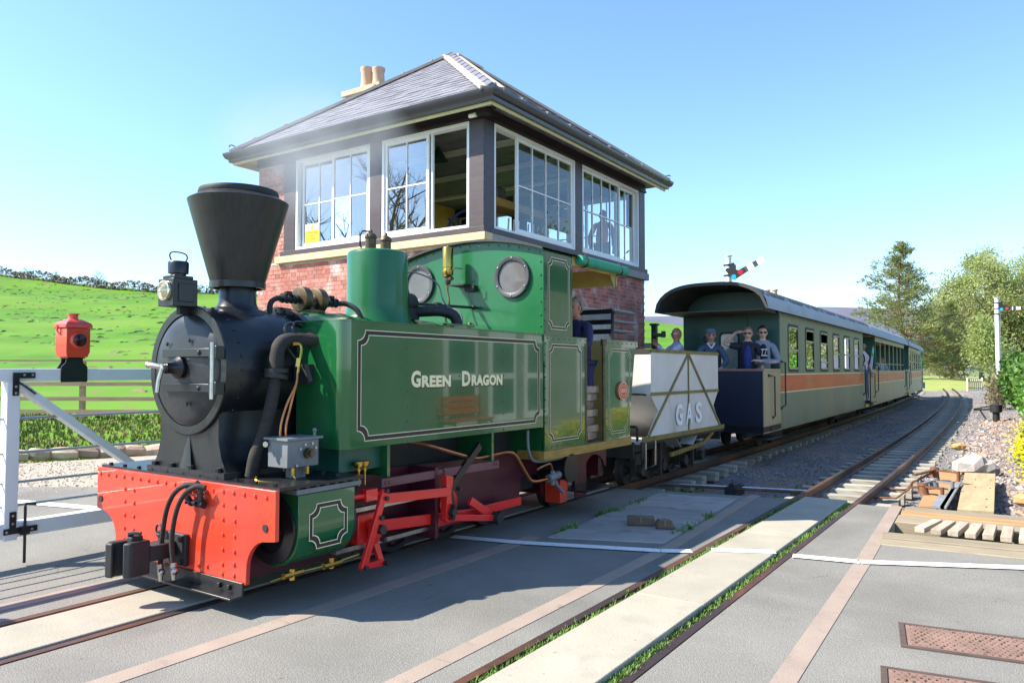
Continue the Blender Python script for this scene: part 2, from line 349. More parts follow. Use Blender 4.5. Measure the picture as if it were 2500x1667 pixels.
# ---- ballast bed
def grid(x0, x1, y0, y1, nx, ny, zf, bend=0.):
    xs = np.linspace(x0, x1, nx); ys = np.linspace(y0, y1, ny); X, Y = np.meshgrid(xs, ys)
    XX = X - bend * np.maximum(0, Y - 8) ** 2; Z = zf(XX, Y, X)
    V = np.stack([XX, Y, Z], -1).reshape(-1, 3); i = np.arange(ny - 1)[:, None] * nx + np.arange(nx - 1)[None]
    return V, np.stack([i, i + 1, i + nx + 1, i + nx], -1).reshape(-1, 4)
def bz(X, Y, X0):
    z = -.175 - .05 * np.clip((17 - Y) / 4, 0, 1) * (np.abs(X0 - 2.8) > .42) - .06 * np.clip((13.5 - Y) / 2, 0, 1) + .02 * np.sin(X * 3.1 + Y * .7) * np.sin(Y * 1.3) + np.random.rand(*X.shape) * .025
    z = z + np.clip((X0 - 4.2) * .10, 0, .3) - np.clip((-1.6 - X0) * .15, 0, .3) - .06 * np.exp(-((X0 - 1.4) / .7) ** 2)
    return z
V, F = grid(-4, 8, 8.6, 110, 60, 420, bz, .00085); o = bulk('ballast_bed', V, F, GRAV); o['kind'] = 'structure'
ICO = np.array([(0, 0, 1), (.9, 0, .3), (-.3, .85, .3), (-.4, -.8, .2), (.5, .5, -.5), (-.8, .1, -.4), (.3, -.6, -.6)]); ICF = np.array([(0, 1, 2), (0, 2, 3), (0, 3, 1), (1, 4, 2), (2, 5, 3), (3, 6, 1), (4, 5, 2), (5, 6, 3), (6, 4, 1), (4, 6, 5)])
def scatter(name, P, size, mat, sq=.7, V0=ICO, F0=ICF, parent=None, kind='stuff', full=False):
    n = len(P); a = np.random.rand(n) * 6.283; sz = np.asarray(size) * (np.random.rand(n) * .9 + .5)
    ca, sa = np.cos(a), np.sin(a); sv = np.random.rand(n, 3) * .6 + .7; sv[:, 2] *= sq
    Q = V0[None] * sv[:, None] * sz[:, None, None]
    x = Q[..., 0] * ca[:, None] - Q[..., 1] * sa[:, None]; y = Q[..., 0] * sa[:, None] + Q[..., 1] * ca[:, None]
    W = np.stack([x, y, Q[..., 2]], -1) + np.asarray(P)[:, None]
    FF = (F0[None] + (np.arange(n) * len(V0))[:, None, None]).reshape(-1, F0.shape[1])
    o = bulk(name, W.reshape(-1, 3), FF, mat, parent, np.repeat(np.random.rand(n), len(F0)))
    if kind: o['kind'] = kind
    return o
n = 26000; Y = 9.3 + 34 * np.random.rand(n) ** 1.7; X0 = np.random.uniform(-1.2, 6.0, n); keep = ~((X0 > 3.5) & (Y < 9.7)); X0, Y = X0[keep], Y[keep]
P = np.stack([X0 - .00085 * np.maximum(0, Y - 8) ** 2, Y, np.zeros(len(Y))], -1); P[:, 2] = bz(P[:, :1], P[:, 1:2], X0[:, None])[:, 0]
tag(scatter('ballast_stones', P, .022 + .012 * (X0 > 3.6), STONEM), 'loose grey and pinkish ballast stones beside the rails', 'gravel')
n = 5000; a = np.random.uniform(-11, -3, n); b = np.random.uniform(8.6, 12.8, n)
P = np.array([ab(u, v, -.012) for u, v in zip(a, b)]); P = P[(P[:, 0] < -5.2) | (P[:, 1] > 6.8)]; P = P[P[:, 1] > 4.3]
GRST = M('pale_gravel_stone', (.38, .34, .28), .9, var=.3, vs=8, rnd=.4)
tag(scatter('verge_gravel', P, .018, GRST), 'pale loose gravel on the verge beyond the gate', 'gravel')
n = 2600; Y = np.random.uniform(9.9, 30, n); X0 = 3.75 + 1.6 * np.random.rand(n) ** .8 + np.clip((Y - 20) * .02, 0, .3); keep = ~((X0 < 4.5) & (Y < 13.5) & (np.random.rand(n) < .93)); X0, Y = X0[keep], Y[keep]
P = np.stack([X0 - .00085 * np.maximum(0, Y - 8) ** 2, Y, np.zeros(len(Y))], -1); P[:, 2] = bz(P[:, :1], P[:, 1:2], X0[:, None])[:, 0] + .01
RUBS = M('rubble_stone', (.34, .28, .25), .9, col2=(.16, .14, .135), vs=1.9, rnd=.45); mixin(RUBS, (.42, .24, .15), 2.4, .55, .62); mixin(RUBS, (.40, .30, .12), 1.3, .62, .68)
tag(scatter('rubble', P, .05, RUBS), 'pinkish brown rubble beside the empty track on the right', 'rubble')
# ---- the two tracks
RAILP = [(-.055, -.115), (.055, -.115), (.055, -.103), (.012, -.09), (.012, -.03), (.027, -.022), (.027, -.001), (-.027, -.001), (-.027, -.022), (-.012, -.03), (-.012, -.09), (-.055, -.103)]
def track(label, x0, k, y0, y1, ysl, sk):
    root = thing('railway_track', label, 'track', (x0, 5, 0), group='narrow gauge tracks')
    for sgn in (-1, 1):
        ys = list(np.arange(y0, 9, 3.)) + list(np.arange(9, y1, 1.0)); V = []; n = len(RAILP)
        for y in ys:
            xx = tx(y, k) + sgn * .331
            V += [(xx + u, y - 5, w) for u, w in RAILP]
        m = MB(); m.add(V, [(i * n + j, i * n + (j + 1) % n, (i + 1) * n + (j + 1) % n, (i + 1) * n + j) for i in range(len(ys) - 1) for j in range(n)] + [tuple(range(n)), tuple(range((len(ys) - 1) * n, len(ys) * n))])
        obj('rail', m, sk, root)
    ms = []; y = ysl
    while y < ysl + 60:
        th = math.atan(2 * k * max(0, y - 8)); j = random.uniform(-.03, .03)
        ms.append(TRS((tx(y, k) + j, y - 5, -.115 - .065), (0, random.uniform(-.012, .012), th + random.uniform(-.012, .012)), (1.28 + random.uniform(-.05, .05), .205, .13)))
        y += .54 + random.uniform(-.02, .02)
    pieces('sleeper', root, ms, SLEEP, 300, (x0, 5, 0))
    return root
RUSTR = M('rusty_rail', (.10, .045, .027), .55, .4, col2=(.17, .075, .045), vs=7, bump=.08, bs=60); mixin(RUSTR, (.055, .036, .034), .5, .42, .55)
track('nearer empty narrow gauge track curving away beside the train', 2.8, .00085, -6, 100, 9.62, RUSTR)
track('track the locomotive and its train stand on', 0., TK, -6, 95, 9.2, RUSTR)
# small plants in the flangeways and joints
def blades(name, P, h, mat, label, w=.006, lean=.5, n=5):
    P = np.repeat(np.asarray(P, float), n, 0); P[:, :2] += np.random.randn(len(P), 2) * .012; m = len(P)
    a = np.random.rand(m) * 6.283; hh = h * (np.random.rand(m) * .9 + .35); d = np.stack([np.cos(a), np.sin(a), 0 * a], -1); nrm = np.stack([-np.sin(a), np.cos(a), 0 * a], -1)
    le = (np.random.rand(m) * lean)[:, None]
    w = w * (np.random.rand(m) * .8 + .6)[:, None]
    b0 = P - nrm * w; b1 = P + nrm * w; mid = P + d * (hh[:, None] * le * .4) + np.array([0, 0, 1]) * hh[:, None] * .6
    top = P + d * (hh[:, None] * le) + np.array([0, 0, 1]) * hh[:, None]
    V = np.stack([b0, b1, mid + nrm * w * .7, mid - nrm * w * .7, top + nrm * w * .12, top - nrm * w * .12], 1).reshape(-1, 3)
    i = (np.arange(m) * 6)[:, None]; F = np.concatenate([i + np.array([0, 1, 2, 3]), i + np.array([3, 2, 4, 5])], 1).reshape(-1, 4)
    o = bulk(name, V, F, mat, None, np.repeat(np.random.rand(m), 2)); return tag(o, label, 'grass', kind='stuff')
s = MB(); s.box(2.497, 2.573, -6, 9.4, -.15, -.02); s.box(3.047, 3.104, -6, 9.4, -.15, -.02); s.box(-.305, -.257, -6, 8.9, -.15, -.035); s.box(.272, .304, -6, 8.9, -.15, -.035)
s.box(2.437, 2.468, -6, 9.3, -.15, -.012); s.box(3.132, 3.163, -6, 9.38, -.15, -.012); s.box(-.373, -.332, -6, 9, -.15, -.012); s.box(.332, .373, -6, 9, -.15, -.012)
struct('flangeway_soil', s, SOIL)
n = 6500; y = np.random.uniform(1.0, 9.4, n); side = np.random.rand(n) < .5; dens = (np.sin(y * 2.3) + np.sin(y * 5.1 + side * 2) + 2.2) / 3.6
keep = np.random.rand(n) < dens * np.where(side, 1, .8); y = y[keep]; side = side[keep]
x = np.where(side, 3.076 + np.random.uniform(-.027, .027, len(y)), 2.535 + np.random.uniform(-.035, .035, len(y)))
blades('flangeway_grass', np.stack([x, y, np.full(len(y), -.03)], -1), .036, BLADE, 'short green grass growing in the gaps beside the infill slab', .0045, .9, 5)
P = []
for (x, y, m) in ((1.12, 6.35, 18), (1.06, 7.35, 22), (1.07, 8.1, 12), (2.02, 7.7, 12), (2.06, 6.9, 16)):
    P += [(x + random.gauss(0, .03), y + random.gauss(0, .12), .0) for _ in range(m)]
blades('joint_weeds', P, .045, BLADE, 'weeds sprouting along the edge of the concrete planks', .006, 1.2, 5)
P = [(tx(yy) * 0 + random.uniform(.75, 1.15), yy, -.15) for yy in np.random.uniform(9, 10.4, 30)] + [(random.uniform(2.0, 2.3), yy, -.17) for yy in np.random.uniform(9.8, 12, 20)] + [(random.uniform(3.6, 3.75), yy, -.12) for yy in np.random.uniform(13.2, 14.2, 30)]
blades('ballast_weeds', P, .06, BLADE, 'green weeds growing in the ballast by the sleepers', .008, 1.0, 5)
# ---- the hillside field, fence and dry stone wall on the left
def crest(a): return np.interp(a, [-170, -90, -55, 0, 31, 80], [150, 133, 122, 128, 140, 150]), np.interp(a, [-170, -90, -55, 0, 31, 80], [23., 18.3, 14.3, 11.8, 9.9, 7.5])
def field_z(a, b):
    bc, zc = crest(a); t = np.clip((b - 15.) / (bc - 15.), 0, None)
    z = np.where(t < 1, zc * np.power(np.clip(t, 0, 1), 1.28), zc - (b - bc) * .06)
    px = 4.79 + RT.x * a + FW.x * b; py = RT.y * a + FW.y * b
    left = -(px + .00085 * np.maximum(0, py - 8) ** 2)
    k = np.clip((left - 4.) / 10., 0, 1); k = k * k * (3 - 2 * k)
    u = 1.2 * np.sin(a * .11 + b * .05) + .7 * np.sin(b * .17 - a * .06) + .3 * np.sin(a * .5) * np.sin(b * .43)
    return -.38 + k * (.36 + z + u * np.clip((b - 25) / 80, 0, .8) * .3)
a = np.linspace(-180, 110, 150); b = 12.4 + 230 * np.linspace(0, 1, 150) ** 1.8; A, B = np.meshgrid(a, b)
Z = field_z(A, B); PX = 4.79 + RT.x * A + FW.x * B; PY = RT.y * A + FW.y * B
i = np.arange(149)[:, None] * 150 + np.arange(149)[None]
o = bulk('field', np.stack([PX, PY, Z], -1).reshape(-1, 3), np.stack([i, i + 1, i + 151, i + 150], -1).reshape(-1, 4), GRASS, smooth=True); o['kind'] = 'structure'
TB = np.array([(-1, -.3, 0), (1, -.25, 0), (.9, .3, 0), (-.8, .35, 0), (-.7, -.1, .5), (.2, 0, .75), (.8, .1, .4)]); TF = np.array([(0, 1, 5), (0, 5, 4), (1, 6, 5), (1, 2, 6), (2, 3, 5), (2, 5, 6), (3, 0, 4), (3, 4, 5)])
n = 5200; aa = np.random.uniform(-95, 12, n); bb = 22 + 105 * np.random.rand(n) ** .8
dens = np.sin(aa * .13 + bb * .09) + np.sin(bb * .21 - aa * .05) + .8 * np.sin(aa * .31 - bb * .11); keep = np.random.rand(n) < np.clip(.35 + dens * .35, .05, 1); aa, bb = aa[keep], bb[keep]
P = np.stack([4.79 + RT.x * aa + FW.x * bb, RT.y * aa + FW.y * bb, field_z(aa, bb) - .03], -1)
tag(scatter('rush_tufts', P, .36, TUFT, .38, TB, TF), 'dark tufts of rush scattered over the green hillside', 'grass')
BANKG = M('bank_blade', (.13, .19, .03), .8, var=.45, vs=1.1, rnd=.45); mixin(BANKG, (.25, .2, .08), .7, .5, .65)
n = 5200; aa = np.random.uniform(-14, -3.5, n); bb = np.random.uniform(13.2, 21, n)
blades('bank_grass', np.stack([4.79 + RT.x * aa + FW.x * bb, RT.y * aa + FW.y * bb, field_z(aa, bb)], -1), .10, BANKG, 'rough grass on the bank under the wooden fence', .012, .8, 6)
wall = thing('dry_stone_wall', 'dark dry stone wall running along the top of the hillside field', 'wall', ab(-60, 124, float(field_z(-60., 124.))))
P = []; STW = M('wall_stone', (.16, .14, .11), .9, var=.4, vs=1.2, rnd=.45)
for row in range(7):
    for u in np.arange(-150, 12, .27):
        uu = u + random.uniform(-.12, .12); bc, zc = crest(uu); bc = float(bc) - 3.
        if row == 6 and random.random() < .45: continue
        q = ab(uu, bc + random.uniform(-.1, .1), float(field_z(uu, bc)) + .12 + row * .21 + .25 * math.sin(uu * .7) * (row / 6)); P.append(q - wall.location)
o = scatter('stones', np.array([tuple(p) for p in P]), .25, STW, .55, parent=wall)
PINEW = M('fence_timber', (.38, .25, .16), .75, var=.22, vs=2, stretch=(1, 1, 6), bump=.15, bs=25, rnd=.12)
fence = thing('post_and_rail_fence', 'brown wooden post and rail fence along the foot of the field', 'fence', ab(-11.2, 19.8, 0))
for i in range(-7, 5):
    p = ab(-11.2 + i * 3.0, 19.8); z0 = float(field_z(-11.2 + i * 3., 19.8))
    m = MB().bar((p.x, p.y, z0 - .4), (p.x, p.y, 1.74), .115, .115, RT); obj('post', m, PINEW, fence, w=True)
    q = ab(-11.2 + (i + 1) * 3.0, 19.8)
    for z, h in ((1.655, .05), (1.16, .10), (.77, .10), (.44, .10), (.16, .10)):
        dz = random.uniform(-.012, .012); g = FW * -.085
        pp, qq = (p + g, q + g) if z < 1.6 else (p, q)
        if z > 1.6: m = MB().bar((pp.x, pp.y, 1.765), (qq.x, qq.y, 1.765), .14, .045)
        else: m = MB().bar((pp.x, pp.y, z + dz), (qq.x, qq.y, z + dz * .5), .045, h)
        obj('rail', m, PINEW, fence, w=True)
STK = M('edging_stone', (.36, .27, .2), .9, var=.3, vs=5, bump=.3, bs=20, rnd=.3)
edge = thing('stone_edging', 'row of rough edging stones along the foot of the grassy bank', 'edging', (-8.6, 6.5, 0))
for i in range(16):
    t = i / 15; p = Vector((-10.2 + 3.1 * t, 4.9 + 4.6 * t ** .9, .06)) - edge.location
    m = MB().ball((0, 0, 0), .5, 9); m.v = [(max(-.36, min(.36, v[0])) * .62 * (1 + .2 * math.sin(i * 3 + v[1] * 5)), v[1] * .28, max(-.34, min(.34, v[2])) * .3) for v in m.v]
    m.xf(TRS(p, (random.uniform(-.2, .2), random.uniform(-.2, .2), .95 + random.uniform(-.3, .3)))); obj('stone', m, STK, edge, smooth=30)
# ---- far hills
def hillmesh(name, a0, a1, b0, depth, hf):
    a = np.linspace(a0, a1, 120); V = []; 
    for j, t in enumerate((0, .35, .7, 1., 1.3)):
        for u in a:
            h = hf(u / b0) * (0, .45, .85, 1, .9)[j]; p = ab(u * (1 + t * .15), b0 + depth * t, h - 1); V.append(tuple(p))
    i = np.arange(4)[:, None] * 120 + np.arange(119)[None]
    o = bulk(name, np.array(V), np.stack([i, i + 1, i + 121, i + 120], -1).reshape(-1, 4), MOOR, smooth=True); o['kind'] = 'structure'
hillmesh('hills', -1200, 2600, 1700, 600, lambda s: 1.12 * (2300 / 1850) * (np.interp(s, [-.8, -.45, -.3, .0, .2, .38, .48, .58, .75, 1.2, 1.6], [120, 165, 172, 150, 118, 125, 140, 136, 120, 105, 90])))
# ================================================================ the locomotive
loco = thing('steam_locomotive', 'green narrow gauge steam tank locomotive with tall flared black chimney and red buffer beam', 'locomotive', (0, 5.6, 0))
def lp(name, mb, mat, parent=None, **k): return obj(name, mb, mat, parent or loco, w=True, **k)
def arc(cx, cy, r, a0, a1, n=8): return [(cx + r * math.cos(R(a0 + (a1 - a0) * i / n)), cy + r * math.sin(R(a0 + (a1 - a0) * i / n))) for i in range(n + 1)]
# --- buffer beam
poly = [(-1.03, .79), (-1.03, .485), (-.95, .475)] + arc(-.95, .285, .19, 90, 10, 6)[1:] + [(-.755, .185), (.755, .185)] + arc(.95, .285, .19, 170, 90, 6)[:-1] + [(.95, .475), (1.03, .485), (1.03, .79)]
beam = lp('buffer_beam', MB().prism(poly, 'y', 3.0, 3.03), REDP, bevel=.003, label='red riveted buffer beam')
m = MB()
for x in np.arange(-.98, 1.0, .107): m.rivet((x, 3.0, .745), (0, -1, 0), .0155)
for sx in (-1, 1):
    for cx in (.64, .52):
        for z in (.66, .57, .475, .38) + ((.285,) if cx == .52 else ()): m.rivet((sx * cx, 3.0, z), (0, -1, 0), .0155)
    m.rivet((sx * .36, 3, .25), (0, -1, 0), .0155); m.rivet((sx * .27, 3, .24), (0, -1, 0), .0155); m.rivet((sx * .52, 3, .225), (0, -1, 0), .0155); m.rivet((sx * .64, 3, .23), (0, -1, 0), .0155)
    m.rivet((sx * .64, 3, .3), (0, -1, 0), .0155)
lp('rivets', m, REDP, beam, stuff=True)
m = MB()
for x in (-.97, .94): m.lathe([(.024, 0), (.024, .006)], (x, 2.993, .56), 'y', 12)
lp('lifting_hole', m, BLACKM, beam)
m = MB().box(-.74, .74, 2.985, 2.999, .11, .20); m.box(-.74, .74, 2.90, 2.985, .11, .124)
for x in (.52, .62, -.52, -.62, 0): m.cyl((x, 2.985, .16), (x, 2.965, .16), .018, n=6)
lp('angle_iron', m, BLACKP, beam, bevel=.003)
# coupler
cp = lp('coupler', MB().box(-.16, .16, 2.965, 2.999, .22, .43), BLACKM, bevel=.008, label='black automatic coupler on the buffer beam')
for x, z in ((-.125, .25), (.125, .25), (-.125, .40), (.125, .40)): lp('bolt', MB().cyl((x, 2.965, z), (x, 2.945, z), .02, n=6), BLACKM, cp)
m = MB().prism([(-.05, 2.97), (.06, 2.97), (.09, 2.86), (.065, 2.74), (-.06, 2.74), (-.075, 2.86)], 'z', .28, .38)
lp('shank', m, BLACKM, cp, bevel=.01)
m = MB().prism([(-.06, 2.765), (.10, 2.765), (.105, 2.63), (.06, 2.60), (.045, 2.68), (-.03, 2.70)], 'z', .21, .43); m.box(.0, .06, 2.66, 2.74, .41, .46)
lp('head', m, BLACKM, cp, bevel=.012)
m = MB().prism([(-.065, 2.76), (-.04, 2.69), (-.055, 2.62), (-.03, 2.585), (-.09, 2.57), (-.125, 2.61), (-.115, 2.73)], 'z', .20, .42)
lp('knuckle', m, BLACKM, cp, bevel=.012)
lp('release_lever', MB().tube([(.01, 2.68, .45), (.03, 2.66, .48), (.07, 2.68, .485), (.10, 2.70, .48)], .012, 6).ball((.01, 2.68, .46), .02, 8), BLACKM, cp)
lp('chain_ring', MB().tube([(-.10 + .035 * math.cos(t), 2.94, .44 + .035 * math.sin(t)) for t in np.linspace(0, 6.28, 13)], .008, 6), BLACKM, cp)
# brake hoses
for hx, tipx, tipz in ((.26, .02, .19), (.37, .17, .22)):
    h = lp('brake_hose', MB().tube([(hx + .03, 2.95, .765), (hx - .03, 2.925, .77), (hx - .12, 2.90, .715), (hx - .185, 2.885, .60), (hx - .215, 2.875, .42), (tipx, 2.88, tipz + .04)], .0165, 10, 6), LAG)
    lp('hose_end', MB().cyl((tipx, 2.88, tipz + .05), (tipx + .01, 2.88, tipz - .06), .022, .014, 10).ball((tipx + .02, 2.875, tipz), .026, 8), STEEL, h)
m = MB().tube([(.15, 2.965, .765), (.19, 2.965, .765), (.19, 2.965, .66), (.27, 2.965, .65), (.37, 2.965, .64)], .017, 8).tube([(.28, 2.965, .785), (.325, 2.965, .76), (.325, 2.965, .64)], .017, 8)
for z in (.76, .72, .68, .655): m.cyl((.325, 2.965, z), (.325, 2.965, z - .014), .023, n=8); m.cyl((.19, 2.965, z), (.19, 2.965, z - .014), .023, n=8)
for x in (.22, .29, .35): m.cyl((x, 2.965, .65), (x + .015, 2.965, .65), .024, n=8)
lp('brake_pipe_fitting', m, BLACKP)
lp('cock_handle', MB().box(.05, .30, 2.955, 2.96, .695, .71), M('red_handle', (.4, .06, .05), .4))
# --- running plate and frames
m = MB().box(-1.03, 1.03, 3.03, 3.74, .785, .805)
for x in np.arange(-.95, 1.0, .19):
    m.cyl((x, 3.06, .805), (x, 3.06, .823), .016, n=6)
for x in (-.9, .62, .75, .9): m.cyl((x, 3.62, .805), (x, 3.62, .82), .015, n=6)
lp('running_plate', m, BLACKP)
for sx in (-1, 1):
    f = lp('frame_plate', MB().prism([(3.03, .18), (3.03, .785), (8.2, .64), (8.2, .38)] + arc(7.9, .26, .28, 25, 180, 8) + [(7.6, .2), (6.75, .2), (6.7, .45), (6.35, .45), (6.3, .2), (5.6, .16), (3.7, .16)], 'x', sx * .56, sx * .585), MAROON)
lp('inner_frame', MB().box(-.22, -.2, 3.1, 8.1, .2, .75).box(.2, .22, 3.1, 8.1, .2, .75), M('red_frame', (.35, .02, .02), .4))
# cylinder block (both sides)
for sx in (-1, 1):
    prof = [(sx * .60, .735), (sx * 1.0, .735), (sx * 1.0, .52)] + [(sx * (.76 + .24 * math.cos(R(a))), .50 + .24 * math.sin(R(a))) for a in range(0, -181, -15)] + [(sx * .52, .52)]
    cy = lp('cylinder', MB().prism(prof, 'y', 3.20, 3.68), GREEN, bevel=.004)
    lp('end_cover', MB().lathe([(.225, 0), (.225, -.02), (.15, -.035), (.145, -.02), (.08, -.02), (.07, -.05), (0.001, -.05)], (sx * .76, 3.198, .50), 'y', 24), BLACKP, cy)
    lp('end_cover', MB().lathe([(.23, 0), (.23, .03), (.1, .03), (.09, .1), (.001, .1)], (sx * .76, 3.682, .50), 'y', 24), BLACKM, cy)
    m = MB().box(*sorted((sx * .58, sx * 1.02)), 3.17, 3.72, .742, .772)
    for i in range(7): m.cyl((sx * .99, 3.2 + i * .08, .772), (sx * .99, 3.2 + i * .08, .79), .014, n=6)
    for i in range(4): m.cyl((sx * (.65 + i * .1), 3.195, .772), (sx * (.65 + i * .1), 3.195, .79), .014, n=6)
    lp('steam_chest_lid', m, GREYP, cy)
    lp('drain_pipe', MB().tube([(sx * .86, 3.1, .2), (sx * .9, 3.25, .225), (sx * .92, 3.5, .225), (sx * .92, 3.8, .24)], .009, 6).cyl((sx * .9, 3.24, .26), (sx * .9, 3.24, .19), .02, n=8).cyl((sx * .92, 3.55, .27), (sx * .92, 3.55, .2), .02, n=8).cyl((sx * .9, 3.17, .225), (sx * .9, 3.32, .225), .022, n=8).cyl((sx * .92, 3.48, .225), (sx * .92, 3.63, .225), .022, n=8), BRASS, cy)
    if sx > 0: cyl_r = cy
# lining: black band between two cream lines with notched corners
def lining(root, xs, y0, y1, z0, z1, q, band, sub, flare=0.):
    def path(o):   # offset o inwards; notch corners scooped
        qq = q
        pts = []
        for cx, cy, a0 in ((y0 + o, z1 - o, 270), (y1 - o, z1 - o, 180), (y1 - o, z0 + o, 90), (y0 + o, z0 + o, 0)):
            if a0 == 270: A = arc(cx, cy, qq, 270, 360, 5)
            elif a0 == 180: A = arc(cx, cy, qq, 180, 270, 5)
            elif a0 == 90: A = arc(cx, cy, qq, 90, 180, 5)
            else: A = arc(cx, cy, qq, 0, 90, 5)
            pts += A
        return pts
    def ring(o0, o1, x):
        a, b = path(o0), path(o1); n = len(a); f = lambda y, z: x
        g = lambda p: (x, p[0] + flare * max(0, p[1] - z0) * (1 if p[0] > (y0 + y1) / 2 else 0), p[1])
        return MB().add([g(p) for p in a] + [g(p) for p in b], [(i, (i + 1) % n, (i + 1) % n + n, i + n) for i in range(n)])
    l = .0055
    for i in range(2): pass
    lp('lining_band', ring(l, band - l, xs + .0015), BLACKP, sub, smooth=0, fix=False)
    lp('lining_line', ring(0, l, xs + .0018), CREAM, sub, smooth=0, fix=False); lp('lining_line', ring(band - l, band, xs + .0018), CREAM, sub, smooth=0, fix=False)
lining(None, 1.0, 3.285, 3.615, .375, .665, .06, .034, cyl_r)
# --- motion on the near side
MOTR = M('motion_red', (.82, .022, .018), .3, coat=.3, var=.06)
IRONP = M('pin_iron', (.045, .042, .04), .4, .4, var=.3)
for sx in (1, -1):
    mo = lp('motion_bracket', MB().box(*sorted((sx * .60, sx * .87)), 4.68, 4.72, .18, .74), MAROON)
    lp('slide_bar', MB().box(*sorted((sx * .74, sx * .80)), 3.70, 4.68, .50, .53).box(*sorted((sx * .74, sx * .80)), 3.70, 4.68, .24, .27), STEEL, mo)
    lp('crosshead', MB().box(*sorted((sx * .73, sx * .85)), 3.86, 4.10, .28, .49), MOTR, mo, bevel=.008)
    lp('piston_rod', MB().cyl((sx * .77, 3.7, .385), (sx * .77, 3.9, .385), .03, n=10), STEEL, mo)
    lp('connecting_rod', MB().bar((sx * .82, 3.98, .385), (sx * .80, 5.42, .27), .03, .085), MOTR, mo, bevel=.006)
    lp('coupling_rod', MB().bar((sx * .74, 4.75, .27), (sx * .74, 6.1, .27), .03, .08), MOTR, mo, bevel=.006)
    lp('combination_lever', MB().bar((sx * .95, 4.02, .66), (sx * .95, 3.81, .14), .03, .055, (0, 1, 0)), MOTR, mo, bevel=.004)
    lp('drop_link', MB().bar((sx * .88, 3.97, .44), (sx * .88, 4.0, .28), .03, .09, (0, 1, 0)).bar((sx * .88, 4.0, .28), (sx * .9, 4.04, .13), .03, .05, (0, 1, 0)), MOTR, mo, bevel=.004)
    lp('union_link', MB().bar((sx * .92, 3.82, .15), (sx * .92, 4.03, .14), .05, .04), MOTR, mo, bevel=.004)
    lp('radius_rod', MB().bar((sx * .95, 4.0, .6), (sx * .93, 4.78, .545), .03, .07), MOTR, mo, bevel=.004)
    lp('valve_spindle', MB().cyl((sx * .92, 3.7, .64), (sx * .92, 4.0, .635), .018, n=8).box(*sorted((sx * .89, sx * .95)), 3.84, 3.95, .6, .68), MOTR, mo)
    lp('expansion_link', MB().prism([(4.74, .68), (4.83, .66), (4.80, .52), (4.82, .36), (4.78, .30), (4.73, .32), (4.745, .5)], 'x', sx * .88, sx * .94), MOTR, mo, bevel=.004)
    lp('eccentric_rod', MB().bar((sx * .95, 4.78, .34), (sx * .93, 5.42, .235), .03, .05), MOTR, mo, bevel=.004)
    lp('return_crank', MB().bar((sx * .88, 5.12, .42), (sx * .90, 5.42, .24), .035, .07), MOTR, mo, bevel=.006)
    lp('lifting_arm', MB().bar((sx * .86, 4.88, .56), (sx * .86, 5.28, .87), .035, .06, (0, 1, 0)).bar((sx * .86, 4.86, .62), (sx * .86, 4.9, .42), .03, .05, (0, 1, 0)), BLACKP, mo)
    m = MB()
    for (y, z) in ((4.02, .655), (4.02, .60), (3.98, .385), (3.97, .47), (4.0, .31), (3.82, .15), (4.03, .14), (4.80, .43), (4.78, .34), (4.79, .385), (5.42, .235), (4.87, .56)): m.cyl((sx * .94, y, z), (sx * .985, y, z), .017 if z != .385 else .034, n=10)
    lp('pins', m, IRONP, mo, stuff=True)
    lp('return_crank_boss', MB().cyl((sx * .88, 5.42, .235), (sx * .99, 5.42, .235), .055, n=12), BLACKM, mo)
    for yy in (4.75, 5.42, 6.09, 7.35):
        wr = .30 if yy < 7 else .22
        wh = lp('wheel', MB().lathe([(wr - .05, -.04), (wr + .012, -.04), (wr, -.01), (wr, .055), (wr - .045, .06), (wr - .055, .02), (.10, .02), (.09, .07), (.001, .07)], (sx * .31, yy, wr), 'x', 28) if sx > 0 else MB().lathe([(wr - .05, .04), (wr + .012, .04), (wr, .01), (wr, -.055), (.10, -.05), (.001, -.07)], (sx * .31, yy, wr), 'x', 28), BLACKM)
        lp('spokes', MB().box(sx * .31 - .012 + .03 * sx, sx * .31 + .012 + .03 * sx, yy - .03, yy + .03, .06, 2 * wr - .06).box(sx * .31 - .012 + .03 * sx, sx * .31 + .012 + .03 * sx, yy - wr + .06, yy + wr - .06, wr - .03, wr + .03), MAROON, wh)
    lp('crank_pin_disc', MB().lathe([(.12, 0), (.12, .05), (.05, .06), (.001, .06)] if sx > 0 else [(.12, 0), (.12, -.05), (.001, -.06)], (sx * .62, 5.10, .38), 'x', 20), MOTR, mo)
    # beam carrying the motion, tank brackets
    m = MB().bar((sx * .85, 4.08, .692), (sx * .85, 4.78, .688), .03, .062).bar((sx * .85, 4.80, .69), (sx * .85, 5.57, .68), .03, .066)
    for y in (4.12, 4.16, 4.77, 4.81, 5.5, 5.54): m.rivet((sx * .865, y, .69), (sx, 0, 0), .016)
    lp('footstep_beam', m, M('dusty_maroon', (.16, .06, .065), .5, var=.15))
    for (ya, yb, zb) in ((4.13, 4.16, .735), (5.45, 5.48, .72), (6.28, 6.31, .71)):
        b = lp('tank_bracket', MB().box(*sorted((sx * .45, sx * .87)), ya, yb, zb, .965), GREEN)
    lp('tank_support', MB().box(*sorted((sx * .42, sx * .80)), 3.72, 4.13, .80, .965), DGREEN)
lp('brake_cylinder', MB().cyl((.55, 6.78, .52), (.9, 6.78, .52), .13, n=20).cyl((.9, 6.78, .52), (.92, 6.78, .52), .145, n=20), BLACKP)
lp('injector', MB().cyl((.86, 6.42, .45), (.86, 6.62, .47), .04, n=10).cyl((.86, 6.5, .52), (.86, 6.5, .38), .025, n=8).tube([(.86, 6.55, .42), (.87, 6.58, .36), (.88, 6.68, .28)], .018, 8, 3), GREYP)
